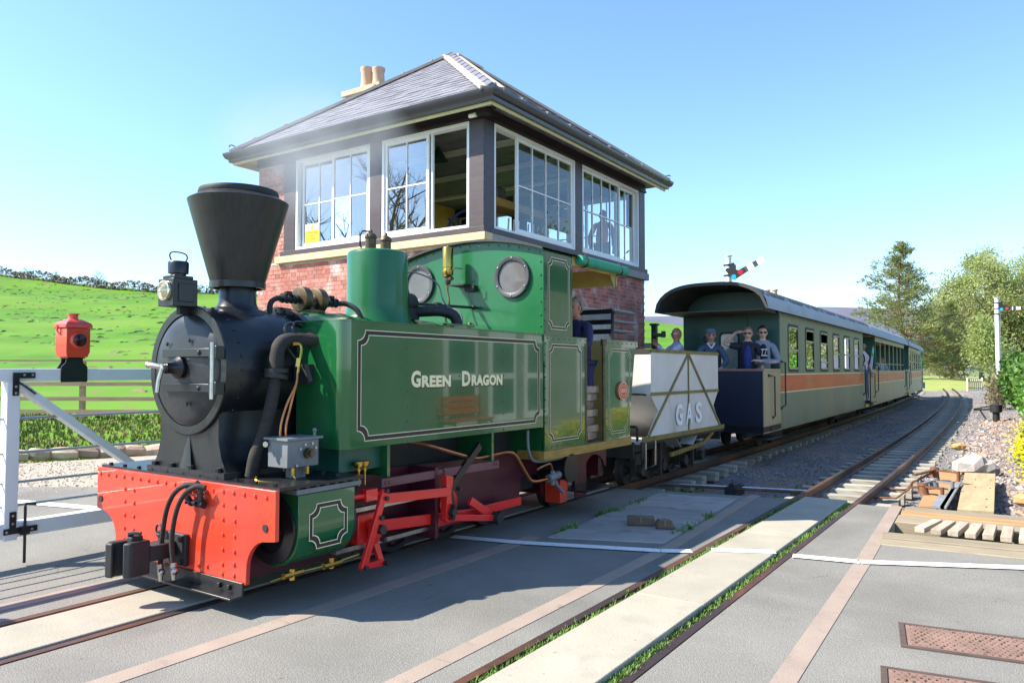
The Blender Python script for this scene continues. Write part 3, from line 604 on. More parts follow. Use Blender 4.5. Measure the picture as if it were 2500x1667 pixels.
lp('sand_pipe', MB().tube([(.78, 6.9, .45), (.74, 6.95, .25)], .03, 8).box(.6, .78, 6.78, 6.92, .15, .42), REDP)
for pts, r, mt in (([(.8, 4.42, .97), (.82, 4.6, .93), (.84, 5.0, .82), (.84, 5.25, .76), (.84, 5.52, .765), (.86, 5.72, .77), (.86, 5.85, .72), (.87, 6.0, .55), (.87, 6.12, .46), (.86, 6.42, .45)], .017, COPPER),
                   ([(.86, 6.05, .95), (.86, 6.05, .85), (.86, 6.08, .72), (.86, 6.2, .64), (.86, 6.6, .63), (.86, 6.9, .64)], .014, GREYP), ([(.86, 6.2, .56), (.86, 6.3, .58), (.86, 6.45, .59), (.86, 6.5, .52)], .013, COPPER), ([(.86, 6.9, .64), (.86, 7.05, .65), (.86, 7.2, .655)], .02, BRASS)):
    lp('pipe', MB().tube(pts, r, 8, 4), mt)
lp('ash_pan', MB().box(-.5, .5, 3.9, 6.7, .30, 1.05), BLACKM)
lp('cross_stretcher', MB().box(-.54, .54, 6.9, 6.95, .2, .62), MAROON)
# --- smokebox, saddle, door
SB = (0, 0, 1.52)
m = MB().lathe([(.438, 3.09), (.438, 3.80), (.40, 3.80)], (0, 0, 1.52), 'y', 48, close=False)
smb = lp('smokebox', m, BLACKP, label='black riveted smokebox')
lp('front_ring', MB().lathe([(.385, 3.072), (.388, 3.062), (.442, 3.062), (.448, 3.068), (.448, 3.10), (.43, 3.10)], (0, 0, 1.52), 'y', 48, close=False).lathe([(.001, 3.085), (.39, 3.085)], (0, 0, 1.52), 'y', 48, close=False), BLACKP, smb)
lp('rear_flange', MB().lathe([(.43, 3.80), (.485, 3.80), (.485, 3.85), (.44, 3.85)], (0, 0, 1.52), 'y', 48, close=False), BLACKP, smb)
m = MB()
for k in range(28):
    t = 2 * math.pi * k / 28
    for y in (3.19, 3.74): m.rivet((.438 * math.sin(t), y, 1.52 + .438 * math.cos(t)), (math.sin(t), 0, math.cos(t)), .014)
    m.rivet((.46 * math.sin(t), 3.80, 1.52 + .46 * math.cos(t)), (0, -1, 0), .013)
lp('rivets', m, BLACKP, smb, stuff=True)
dr = lp('smokebox_door', MB().lathe([(.001, 3.015), (.12, 3.018), (.24, 3.028), (.32, 3.042), (.365, 3.056), (.38, 3.07), (.38, 3.10)], (0, 0, 1.52), 'y', 48, close=False), M('door_black', (.02, .021, .025), .38, var=.4, vs=5, bump=.12, bs=14, rvar=.12), label='domed black smokebox door')
for z in (1.635, 1.40):
    m = MB().box(-.19, .37, 2.995, 3.012, z - .028, z + .028); m.box(.36, .44, 2.985, 3.05, z - .042, z + .042); m.rivet((.24, 2.995, z), (0, -1, 0), .02); lp('hinge_strap', m, BLACKP, dr, bevel=.003)
lp('hinge_pin', MB().cyl((.40, 2.985, 1.33), (.40, 2.985, 1.70), .014, n=8), STEEL, dr)
lp('door_boss', MB().lathe([(.075, 3.01), (.075, 2.99), (.055, 2.97), (.04, 2.95), (.04, 2.90), (.001, 2.90)], (0, 0, 1.535), 'y', 20), BLACKP, dr)
lp('door_handle', MB().cyl((0, 2.92, 1.535), (0, 2.875, 1.535), .024, n=10).tube([(0, 2.885, 1.54), (-.02, 2.87, 1.45), (-.025, 2.865, 1.37)], .015, 8).tube([(0, 2.90, 1.535), (-.055, 2.86, 1.55), (-.10, 2.85, 1.555)], .018, 8).ball((-.11, 2.85, 1.555), .024, 8), STEEL, dr)
m = MB()
for x, z in ((-.16, 1.70), (.10, 1.72), (.08, 1.29)): m.rivet((x, 3.015, z), (0, -1, 0), .016)
lp('rivets', m, BLACKP, dr, stuff=True)
sp = [(-.42, .807), (-.42, .85), (-.37, .93), (-.335, 1.05), (-.335, 1.25)] + [(.42 * math.sin(R(a)), 1.52 - .42 * math.cos(R(a))) for a in (-50, -30, -10, 10, 30, 50)] + [(.335, 1.25), (.335, 1.05), (.37, .93), (.42, .85), (.42, .807)]
sad = lp('saddle', MB().prism(sp, 'y', 3.085, 3.74), BLACKP, label='black smokebox saddle')
lp('saddle_flange', MB().box(-.45, .45, 3.05, 3.78, .806, .845), BLACKP, sad)
m = MB()
for x in (-.38, -.17, .06, .36): m.cyl((x, 3.065, .845), (x, 3.065, .872), .022, n=6)
lp('saddle_bolts', m, BLACKM, sad, stuff=True)
m = MB(); m.add([(-.012, 3.085, 1.06), (.012, 3.085, 1.06), (-.07, 3.06, .845), (.07, 3.06, .845), (-.012, 3.055, .845), (.012, 3.055, .845)], [(0, 1, 5, 4), (0, 4, 2), (1, 3, 5), (2, 4, 5, 3)]); lp('saddle_web', m, BLACKP, sad, smooth=0)
# --- chimney
ch = lp('chimney', MB().lathe([(.19, 2.15), (.352, 2.735), (.356, 2.75), (.27, 2.80), (.262, 2.80)], (0, 3.46, 0), 'z', 48, close=False), CHIM, label='tall flared black chimney')
lp('chimney_rim', MB().lathe([(.255, 2.79), (.278, 2.79), (.285, 2.81), (.278, 2.835), (.25, 2.835), (.25, 2.55)], (0, 3.46, 0), 'z', 40, close=False), BLACKM, ch)
lp('chimney_collar', MB().lathe([(.17, 2.115), (.198, 2.115), (.198, 2.16), (.17, 2.165)], (0, 3.46, 0), 'z', 40, close=False), BLACKP, ch)
m = MB(); n = 32; V = []
for (r, zf) in ((.128, None), (.132, .06), (.15, .02), (.20, .006), (.205, 0)):
    for k in range(n):
        t = 2 * math.pi * k / n; x = r * math.cos(t); y = 3.46 + r * math.sin(t); V.append((x, y, 2.16 if zf is None else 1.52 + math.sqrt(.438 ** 2 - x * x) + zf))
m.add(V, [(i * n + k, i * n + (k + 1) % n, (i + 1) * n + (k + 1) % n, (i + 1) * n + k) for i in range(4) for k in range(n)]); lp('chimney_neck', m, BLACKP, ch)
# --- boiler, dome, fittings
BO = lp('boiler', MB().lathe([(.472, 3.852), (.472, 6.28)], (0, 0, 1.52), 'y', 48, close=False), GREEN2)
for y in (3.87, 4.4, 5.5): lp('boiler_band', MB().lathe([(.47, y), (.477, y), (.477, y + .045), (.47, y + .045)], (0, 0, 1.52), 'y', 48, close=False), GREEN, BO)
dm = lp('dome', MB().lathe([(.35, 1.86), (.31, 1.95), (.285, 2.02), (.27, 2.10), (.27, 2.535), (.262, 2.56), (.24, 2.572), (.001, 2.575)], (0, 4.91, 0), 'z', 48, close=False), GREEN2, label='tall green steam dome')
for y in (4.82, 5.01):
    sv = lp('safety_valve', MB().lathe([(.048, 2.57), (.048, 2.68), (.056, 2.685), (.056, 2.70), (.044, 2.72), (.018, 2.735), (.012, 2.76), (.001, 2.76)], (0, y, 0), 'z', 16), BRONZE, dm)
lp('easing_lever', MB().tube([(0, 4.82, 2.745), (-.02, 4.74, 2.74), (-.03, 4.72, 2.70), (-.03, 4.72, 2.61), (-.02, 4.73, 2.59)], .008, 6), BLACKM, dm)
m = MB()
for y in (4.06, 4.22): m.lathe([(.085, -.04), (.1, -.035), (.1, .03), (.085, .035)] if 1 else 0, (0, y, 2.085), 'y', 24)
m.tube([(0, 4.08, 2.08), (0, 4.14, 2.05), (0, 4.2, 2.08)], .05, 12).cyl((0, 4.14, 2.06), (0, 4.14, 1.97), .04, .06, 12).cyl((0, 4.14, 1.998), (0, 4.14, 1.98), .12, n=16)
cv = lp('top_feed_valve', m, BRONZE, label='double bronze check valve on the boiler')
for s_, y0 in ((-1, 4.02), (1, 4.26)):
    m = MB().cyl((0, y0, 2.08), (0, y0 + s_ * .17, 2.075), .03, n=10)
    for k in range(4): m.cyl((0, y0 + s_ * (.02 + k * .042), 2.08), (0, y0 + s_ * (.036 + k * .042), 2.08), .04, n=8)
    m.cyl((0, y0 + s_ * .10, 2.11), (0, y0 + s_ * .10, 2.135), .032, n=10)
    e = Vector((0, y0 + s_ * .17, 2.075))
    m.tube([e, e + Vector((0, s_ * .05, -.005)), e + Vector((.0, s_ * .10, -.05)), e + Vector((.02, s_ * .12, -.14))] if s_ < 0 else [e, e + Vector((.05, .06, 0)), e + Vector((.14, .10, -.06)), e + Vector((.2, .12, -.2)), e + Vector((.22, .12, -.3))], .022, 8, 4)
    lp('feed_pipe', m, BLACKM, cv)
lp('regulator_valve', MB().lathe([(.09, 5.15), (.10, 5.16), (.10, 5.28), (.085, 5.30), (.05, 5.33), (.03, 5.36), (.001, 5.37)], (.06, 0, 2.13), 'y', 24).box(-.05, .17, 5.12, 5.28, 1.98, 2.08), BLACKM)
lp('steam_delivery_pipe', MB().tube([(.10, 5.25, 2.05), (.22, 5.32, 2.06), (.34, 5.40, 2.06), (.42, 5.47, 2.02), (.44, 5.5, 1.94), (.43, 5.5, 1.86)], .05, 12, 5), BLACKM)
lp('regulator_rod', MB().cyl((.06, 5.34, 2.14), (.10, 6.26, 2.16), .014, n=8).cyl((.07, 5.62, 2.145), (.072, 5.70, 2.147), .03, n=8).ball((.10, 6.2, 2.16), .025), BLACKM)
lp('lubricating_pipe', MB().tube([(-.02, 5.22, 2.24), (-.02, 5.22, 2.40), (.02, 5.28, 2.43), (.08, 5.4, 2.42), (.16, 5.55, 2.34), (.18, 5.6, 2.2), (.22, 5.65, 2.12), (.34, 5.68, 2.06), (.36, 5.68, 1.9)], .008, 6, 4), GREYP)
# --- side tanks
for sx in (1, -1):
    rr = .075
    if sx > 0: poly = [(.42, 3.66), (.90 - rr, 3.66)] + arc(.90 - rr, 3.66 + rr, rr, 270, 360, 6)[1:] + [(.90, 6.26), (.42, 6.26)]
    else: poly = [(-.42, 3.66), (-.42, 6.26), (-.90, 6.26), (-.90, 3.66 + rr)] + arc(-.90 + rr, 3.66 + rr, rr, 180, 270, 6)[1:]
    tk = lp('side_tank', MB().prism(poly, 'z', .97, 1.86), GREEN, smooth=30, label='green side tank with gold lettering' if sx > 0 else None)
    lp('tank_top_beading', MB().prism([(x * 1.0, y) for x, y in poly], 'z', 1.861, 1.872), GREEN, tk, smooth=30)
    lp('tank_filler', MB().lathe([(.10, 1.872), (.10, 1.90), (.09, 1.905), (.001, 1.91)], (sx * .62, 5.3, 0), 'z', 24).box(sx * .62 - .02, sx * .62 + .02, 5.1, 5.5, 1.905, 1.925), GREEN, tk)
    if sx > 0:
        lining(None, .90, 3.79, 6.2, 1.015, 1.805, .075, .04, tk)
        m = MB()
        for y in (4.32, 4.95, 5.59):
            for z in (1.69, 1.58, 1.47, 1.36, 1.24, 1.13, 1.04, .99): m.rivet((.90, y, z), (1, 0, 0), .009)
        lp('rivets', m, GREEN, tk, stuff=True)
        # lettering
        B = Matrix(((0, 0, 1, 0), (1, 0, 0, 0), (0, 1, 0, 0), (0, 0, 0, 1)))
        LY = M('letter_gold', (.86, .78, .46), .4, var=.06)
        LS = M('letter_shade', (.05, .012, .008), .4)
        for off, mt, nm in ((0, LY, 'lettering'), (1, LS, 'lettering_shadow')):
            for t, sz, yc in (('G', .165, 4.408), ('REEN', .118, 4.655), ('D', .165, 5.04), ('RAGON', .118, 5.34)):
                wd_ = {'G': .11, 'REEN': .36, 'D': .115, 'RAGON': .455}[t]
                me = text_mesh(t, sz, 'CENTER',   .0062 if len(t) > 1 else .007, .0005, 1.06)
                xs = [v.co.x for v in me.vertices]; k = wd_ / (max(xs) - min(xs)); cxm = (max(xs) + min(xs)) / 2; ys = min(v.co.y for v in me.vertices)
                for v in me.vertices: v.co.x = (v.co.x - cxm) * k; v.co.y = v.co.y - ys
                me.transform(Matrix.Translation((.9024 - .0007 * off, yc - 5.6 + .009 * off, 1.385 - .009 * off)) @ B); me.materials.append(mt)
                o = bpy.data.objects.new(nm, me); COL.objects.link(o); o.parent = tk
# steam pipe out of the smokebox, with small pipes
lp('lagged_steam_pipe', MB().tube([(.62, 3.70, 1.73), (.56, 3.60, 1.735), (.53, 3.46, 1.72), (.53, 3.40, 1.65), (.54, 3.385, 1.52)], .05, 14, 5), LAG)
m = MB().cyl((.54, 3.385, 1.53), (.54, 3.385, 1.50), .08, n=16).cyl((.54, 3.385, 1.49), (.54, 3.38, 1.46), .08, n=16); lp('pipe_flange', m, BLACKM)
lp('lower_steam_pipe', MB().tube([(.54, 3.38, 1.48), (.54, 3.36, 1.35), (.54, 3.30, 1.12), (.52, 3.24, .95), (.50, 3.22, .81)], [.035, .042, .045, .045, .04], 12, 4), LAG)
lp('brass_pipe', MB().tube([(.60, 3.47, 1.70), (.61, 3.52, 1.70), (.62, 3.53, 1.66), (.62, 3.51, 1.56), (.62, 3.50, 1.50)], .013, 8, 3).cyl((.62, 3.51, 1.60), (.62, 3.50, 1.54), .019, n=8), BRASS)
lp('copper_pipe', MB().tube([(.62, 3.50, 1.51), (.63, 3.48, 1.42), (.63, 3.40, 1.28), (.63, 3.35, 1.1), (.64, 3.38, .84)], .008, 6, 4).tube([(.63, 3.48, 1.42), (.64, 3.42, 1.25), (.65, 3.38, 1.1), (.66, 3.42, .84)], .008, 6, 4), COPPER)
lp('handrail', MB().tube([(.40, 3.82, 1.78), (.47, 3.62, 1.84), (.50, 3.52, 1.845), (.51, 3.48, 1.80), (.51, 3.50, 1.68), (.52, 3.56, 1.6)], .012, 8, 4).tube([(.42, 3.86, 1.83), (.50, 3.62, 1.86), (.52, 3.545, 1.84), (.53, 3.54, 1.76), (.54, 3.58, 1.66)], .01, 8, 4), BLACKP)
lp('blower_valve', MB().box(.46, .60, 3.60, 3.66, 1.42, 1.56).bar((.62, 3.57, 1.56), (.64, 3.60, 1.44), .012, .03), BLACKM)
# lubricator
lu = lp('lubricator', MB().box(.62, .82, 3.26, 3.52, .88, 1.06), GREYP, bevel=.006, label='grey mechanical lubricator box')
lp('lubricator_lid', MB().box(.60, .84, 3.24, 3.54, 1.061, 1.076).cyl((.80, 3.5, 1.07), (.80, 3.5, 1.11), .01, n=8).ball((.80, 3.5, 1.115), .016, 8), GREYP, lu)
lp('lubricator_knob', MB().cyl((.82, 3.42, .97), (.855, 3.42, .97), .035, n=12).cyl((.855, 3.42, .97), (.875, 3.42, .97), .022, n=6), BRONZE, lu)
m = MB()
for y, z in ((3.36, 1.0), (3.40, 1.025), (3.46, 1.03), (3.49, 1.0), (3.33, .895)): m.cyl((.82, y, z), (.828, y, z), .01, n=6)
m.cyl((.60, 3.30, 1.03), (.62, 3.24, 1.03), .02, n=8); lp('lubricator_studs', m, STEEL, lu)
lp('lubricator_pedestal', MB().box(.68, .76, 3.36, 3.46, .772, .88).box(.64, .84, 3.34, 3.48, .773, .80), GREYP, lu)
m = MB()
for y in (3.32, 3.44): m.cyl((.8, y, .885), (.8, y, .83), .014, n=8)
m.tube([(.8, 3.32, .84), (.82, 3.32, .80), (.80, 3.2, .80), (.7, 3.12, .81), (.66, 3.14, .83)], .007, 6, 3); lp('oil_pipe', m, BRASS, lu)
m = MB()
for y in (3.86, 3.92): m.lathe([(.03, .83), (.035, .84), (.035, .87), (.03, .872)], (.85, y, 0), 'z', 12).cyl((.85, y, .83), (.85, y, .70), .008, n=6).cyl((.85, y, .82), (.85, y, .80), .016, n=8)
lp('oil_cups', m, BRASS)
# --- cab
CF = 6.26
arch = [(.905 - 1.81 * i / 16, 2.70 + .145 * (1 - ((.905 - 1.81 * i / 16) / .905) ** 2)) for i in range(17)]
IRONF = M('iron_frame_dark', (.055, .055, .06), .45, var=.2)
cabf = lp('cab_front', MB().prism([(-.905, 1.6), (.905, 1.6)] + arch, 'y', CF, CF + .02), GREEN2, label='green cab front with round windows')
m = MB()
for i in range(15):
    x = .86 - 1.72 * i / 14; m.rivet((x, CF, 2.665 + .145 * (1 - (x / .905) ** 2)), (0, -1, 0), .013)
for z in (2.58, 2.45, 2.32, 2.19, 2.06, 1.95): m.rivet((.875, CF, z), (0, -1, 0), .012)
for i in range(4): m.rivet((.66 + i * .06, CF, 1.885), (0, -1, 0), .011)
lp('rivets', m, GREEN, cabf, stuff=True)
for sx in (1, -1):
    cx = .545 if sx > 0 else -.685
    wn_ = lp('spectacle_frame', MB().lathe([(.165, CF - .002), (.165, CF - .028), (.172, CF - .032), (.208, CF - .032), (.212, CF - .028), (.212, CF - .002)], (cx, 0, 2.45), 'y', 36, close=False), IRONF, cabf)
    lp('spectacle_glass', MB().lathe([(.001, CF - .014), (.168, CF - .014)], (cx, 0, 2.45), 'y', 36, close=False), M('spectacle_glass', (.13, .12, .115), .04, var=.1), wn_)
    m = MB()
    for k in range(6): t = k * 1.047 + .5; m.rivet((cx + .19 * math.cos(t), CF - .032, 2.45 + .19 * math.sin(t)), (0, -1, 0), .010)
    lp('frame_screws', m, STEEL, wn_)
# whistle
wh = lp('whistle', MB().lathe([(.052, 2.50), (.058, 2.51), (.058, 2.55), (.05, 2.555), (.05, 2.575), (.056, 2.58), (.056, 2.78), (.05, 2.79), (.012, 2.795), (.01, 2.81), (.001, 2.81)], (-.16, 6.10, 0), 'z', 20), BRASS, label='brass whistle in front of the cab')
lp('whistle_valve', MB().lathe([(.02, 2.40), (.03, 2.42), (.03, 2.47), (.05, 2.49), (.045, 2.505)], (-.16, 6.10, 0), 'z', 14, close=False).cyl((-.16, 6.10, 2.45), (-.08, 6.07, 2.46), .022, n=8).tube([(-.09, 6.07, 2.46), (-.07, 6.06, 2.54), (-.03, 6.05, 2.56), (.03, 6.10, 2.555)], .007, 6), BRONZE, wh)
lp('whistle_pipe', MB().tube([(-.16, 6.10, 2.42), (-.15, 6.08, 2.33), (-.11, 6.06, 2.2), (-.17, 6.08, 2.08), (-.16, 6.10, 2.0), (-.05, 6.16, 1.99), (.02, 6.25, 1.99)], .011, 8, 4).ball((.02, 6.24, 1.99), .024, 8), BRONZE, wh)
lp('whistle_bracket', MB().box(-.14, .06, 6.08, 6.26, 2.385, 2.40).box(-.02, .1, 6.2, 6.255, 2.33, 2.39), BLACKM, wh)
# cab sides
def cabside(name, y0, y1, z0, z1, sx, lined=True, q=.06, band=.032, mg=.055, label=None):
    o = lp(name, MB().box(*sorted((sx * .885, sx * .905)), y0, y1, z0, z1), GREEN, label=label)
    if sx > 0 and lined: lining(None, .905, y0 + mg, y1 - mg, z0 + mg, z1 - mg, q, band, o)
    return o
for sx in (1, -1):
    up = cabside('cab_side_sheet', CF + .021, 6.83, 1.862, 2.70, sx, mg=.06)
    lw = cabside('cab_side_panel', CF + .021, 7.09, .735, 1.855, sx, mg=.075)
    lp('panel_beading', MB().box(*sorted((sx * .906, sx * .914)), CF, 7.12, 1.80, 1.86), GREEN, lw)
    m = MB()
    for i in range(8): m.rivet((sx * .914, 6.32 + i * .11, 1.83), (sx, 0, 0), .010)
    for i in range(8): m.rivet((sx * .905, 6.32 + i * .10, .765), (sx, 0, 0), .010)
    for z in np.arange(.9, 2.65, .11): m.rivet((sx * .905, CF + .035, z), (sx, 0, 0), .010)
    lp('rivets', m, GREEN, lw, stuff=True)
    lp('cab_pillar', MB().cyl((sx * .90, 7.115, .735), (sx * .90, 7.115, 1.84), .018, n=10), BRONZE, lw)
    # bunker with flared rear edge
    bk = lp('bunker_side', MB().prism([(7.56, .735), (8.19, .735), (8.19, 1.2), (8.24, 1.5), (8.32, 1.72), (8.40, 1.855), (7.56, 1.855)], 'x', sx * .885, sx * .905), GREEN)
    if sx > 0: lining(None, .905, 7.64, 8.12,   .80, 1.76, .06, .03, bk, flare=.12)
    lp('bunker_beading', MB().box(*sorted((sx * .906, sx * .916)), 7.56, 8.39, 1.79, 1.86), GREEN, bk)
    lp('bunker_pillar', MB().cyl((sx * .90, 7.535, .735), (sx * .90, 7.535, 1.80), .02, n=10).cyl((sx * .90, 7.535, 1.79), (sx * .90, 7.535, 1.86), .035, n=10), BRONZE, bk)
    m = MB()
    for z in np.arange(.85, 1.7, .13): m.rivet((sx * .905, 8.16 + max(0, z - 1.2) * .2, z), (sx, 0, 0), .010); m.rivet((sx * .905, 7.60, z), (sx, 0, 0), .010)
    for y in np.arange(7.62, 8.35, .12): m.rivet((sx * .916, y, 1.825), (sx, 0, 0), .010)
    for y in np.arange(7.62, 8.18, .12): m.rivet((sx * .905, y, .765), (sx, 0, 0), .010)
    lp('rivets', m, GREEN, bk, stuff=True)
    if sx > 0:
        ov = [(7.97 + .13 * math.cos(t), 1.28 + .105 * math.sin(t)) for t in np.linspace(0, 6.283, 33)[:-1]]
        pl = lp('maker_plate', MB().prism(ov, 'x', .906, .93), M('plate_red', (.62, .10, .05), .4), bk, label='oval red maker plate')
        n = 32
        for k0, k1 in ((.97, .90), (.62, .57)):
            A = [(7.97 + .13 * k0 * math.cos(t), 1.28 + .105 * k0 * math.sin(t)) for t in np.linspace(0, 6.283, n + 1)[:-1]]; Bq = [(7.97 + .13 * k1 * math.cos(t), 1.28 + .105 * k1 * math.sin(t)) for t in np.linspace(0, 6.283, n + 1)[:-1]]
            lp('plate_ring', MB().add([(.9312, *p) for p in A] + [(.9312, *p) for p in Bq], [(i, (i + 1) % n, (i + 1) % n + n, i + n) for i in range(n)]), CREAM, pl, smooth=0, fix=False)
        B = Matrix(((0, 0, 1, 0), (1, 0, 0, 0), (0, 1, 0, 0), (0, 0, 0, 1)))
        letters('plate_lettering', 'LEEDS', .05, Matrix.Translation((.9315, 7.97 - 5.6, 1.28)) @ B, CREAM, pl, .001, .0003)
    # ochre plank, steps, rear post
    lp('cab_sill', MB().box(*sorted((sx * .60, sx * .92)), 6.25, 8.2, .645, .733), OCHRE, bevel=.004)
    st = lp('cab_step', MB().box(*sorted((sx * .62, sx * .98)), 6.98, 7.58, .245, .262), BLACKP)
    lp('step_hanger', MB().prism([(6.98, .262), (7.32, .262), (7.22, .34), (7.19, .5), (7.21, .64), (7.03, .64), (7.05, .45), (6.98, .33)], 'x', sx * .60, sx * .62), M('pale_hanger', (.25, .19, .12), .6, var=.2), st)
    lp('step_plate', MB().prism([(7.34, .11), (7.60, .11), (7.60, .64), (7.34, .64)], 'x', sx * .63, sx * .64), MAROON, st)
    lp('roof_post', MB().bar((sx * .86, 7.93, 1.86), (sx * .86, 7.93, 2.68), .05, .05).prism([(7.93, 2.68), (7.74, 2.68), (7.92, 2.45)], 'x', sx * .84, sx * .85), M('olive_paint', (.30, .28, .08), .5), label=None)
CANV = M('canvas_green', (.03, .30, .19), .7, var=.15, vs=6, bump=.2, bs=20)
rf = lp('cab_roof', MB(), BLACKM) if False else None
n = 17; V = []; RB = M('cab_roof_black', (.02, .02, .022), .55, var=.3)
for (y, dz) in ((6.20, .012), (6.95, .012), (6.95, -.008), (6.20, -.008)):
    V += [(x * 1.03, y, z + dz) for x, z in arch]
m = MB().add(V, [(j * n + i, j * n + i + 1, ((j + 1) % 4) * n + i + 1, ((j + 1) % 4) * n + i) for j in range(4) for i in range(n - 1)])
rf = lp('cab_roof', m, RB)
V = []
for (y, dz) in ((6.95, .014), (8.02, .014), (8.02, .0), (6.95, .0)): V += [(x * 1.0, y, z + dz) for x, z in arch]
lp('roof_canopy', MB().add(V, [(j * n + i, j * n + i + 1, ((j + 1) % 4) * n + i + 1, ((j + 1) % 4) * n + i) for j in range(4) for i in range(n - 1)]), INTER, rf)
V = []
for (y, dz) in ((6.90, .018), (8.04, .018), (8.04, .015), (6.90, .015)): V += [(x * 1.005, y, z + dz) for x, z in arch]
lp('canopy_cover', MB().add(V, [(j * n + i, j * n + i + 1, ((j + 1) % 4) * n + i + 1, ((j + 1) % 4) * n + i) for j in range(4) for i in range(n - 1)]), CANV, rf)
for sx in (1, -1):
    lp('rolled_sheet', MB().tube([(sx * .93, 6.93, 2.675), (sx * .935, 7.3, 2.668), (sx * .93, 7.7, 2.672), (sx * .93, 8.04, 2.668)], [.05, .056, .052, .055], 12), CANV, rf)
    lp('sheet_strap', MB().tube([(sx * .93, 7.03, 2.69 + .07), (sx * .98, 7.03, 2.69), (sx * .96, 7.05, 2.62), (sx * .89, 7.06, 2.61)], .008, 6, 3).tube([(sx * .93, 7.84, 2.69 + .06), (sx * .98, 7.85, 2.68), (sx * .96, 7.88, 2.62), (sx * .89, 7.88, 2.61)], .008, 6, 3), BRONZE, rf)
    lp('roof_edge_board', MB().box(*sorted((sx * .84, sx * .88)), 6.86, 8.0, 2.61, 2.69), INTER, rf)
lp('roof_end_board', MB().box(-.84, .84, 7.97, 7.99, 2.50, 2.70), INTER, rf)
lp('cab_floor', MB().box(-.88, .88, CF + .03, 8.18, .70, .734), WOODM)
lp('bunker_front', MB().box(-.88, .88, 7.84, 7.86, .735, 1.86), INTER)
lp('bunker_back', MB().prism([(8.17, .735), (8.19, .735), (8.40, 1.855), (8.38, 1.855), (8.17, 1.2)], 'x', -.884, .884), GREEN)
lp('drag_box', MB().box(-.5, .5, 8.15, 8.2, .25, .64), MAROON)
lp('backhead', MB().lathe([(.001, 6.40), (.43, 6.40), (.45, 6.30)], (0, 0, 1.5), 'y', 32, close=False).box(-.12, .12, 6.4, 6.45, 1.1, 1.3), BLACKM)
cr = lp('coal_rails', MB().tube([(.88, 7.80, 1.86), (.88, 7.80, 2.14), (.88, 7.83, 2.18), (.88, 7.9, 2.19), (.88, 8.38, 2.19) ], .02, 8), BLACKP, label='black coal rails on top of the bunker')
for z in (2.07, 1.96): lp('coal_rail', MB().tube([(.88, 7.80, z), (.88, 8.38, z)], .018, 8), BLACKP, cr)
for z in (2.19, 2.07, 1.96): lp('coal_rail', MB().bar((-.88, 7.8, z), (.88, 7.8, z), .02, .055), BLACKP, cr)
for p in ((.86, 8.2), (-.86, 7.8), (0., 7.8), (.86, 8.4)): lp('rail_post', MB().bar((p[0], p[1], 1.85), (p[0], p[1], 2.2), .045, .03), BLACKP, cr)
m = MB().bar((.84, 7.86, 2.215), (.84, 8.36, 2.215), .05, .012).bar((.84, 7.86, 2.09), (.84, 8.36, 2.09), .05, .012).bar((.84, 7.86, 1.98), (.84, 8.36, 1.98), .05, .012)
lp('lit_rail_top', m, M('sunlit_rail_tone', (.42, .38, .24), .5), cr)  # pale strips paint sunlit tops onto the black coal rails
# --- headlamp on the smokebox
hl = thing('headlamp', 'square black oil headlamp with a round glass lens above the smokebox', 'lamp', (0, 3.0, 1.975)); DZ = -.05
x0, x1, y0, y1 = -.095, .085, 2.90, 3.08
obj('lamp_body', MB().box(x0, x1, y0, y1, 2.0, 2.185).box(x0 + .02, x1 - .02, y0 + .02, y1 - .02, 2.186, 2.21).box(x1 + .001, x1 + .008, y0 + .035, y1 - .03, 2.03, 2.155), BLACKP, hl, w=True, bevel=.004)
obj('lamp_vent', MB().lathe([(.05, 2.21), (.05, 2.225), (.066, 2.228), (.068, 2.30), (.062, 2.31), (.001, 2.312)], (-.005, 2.99, 0), 'z', 24), BLACKP, hl, w=True)
obj('lamp_lens', MB().lathe([(.068, 2.90), (.068, 2.88), (.06, 2.878), (.055, 2.885), (.047, 2.868), (.04, 2.876), (.03, 2.860), (.022, 2.868), (.012, 2.855), (.001, 2.854)], (-.005, 0, 2.105), 'y', 28), M('lens_glass', (.75, .70, .5), .08, .6, var=.1), hl, w=True)
obj('lamp_handle', MB().tube([(-.005, 2.94, 2.31), (-.005, 2.925, 2.345), (-.005, 2.94, 2.37), (-.005, 3.0, 2.375), (-.005, 3.045, 2.365), (-.005, 3.055, 2.34), (-.005, 3.04, 2.31)], .005, 6, 3), BLACKP, hl, w=True)
obj('lamp_bracket', MB().box(-.02, .02, 2.99, 3.08, 1.95, 2.002), BLACKM, hl, w=True)
hl.location.z += DZ
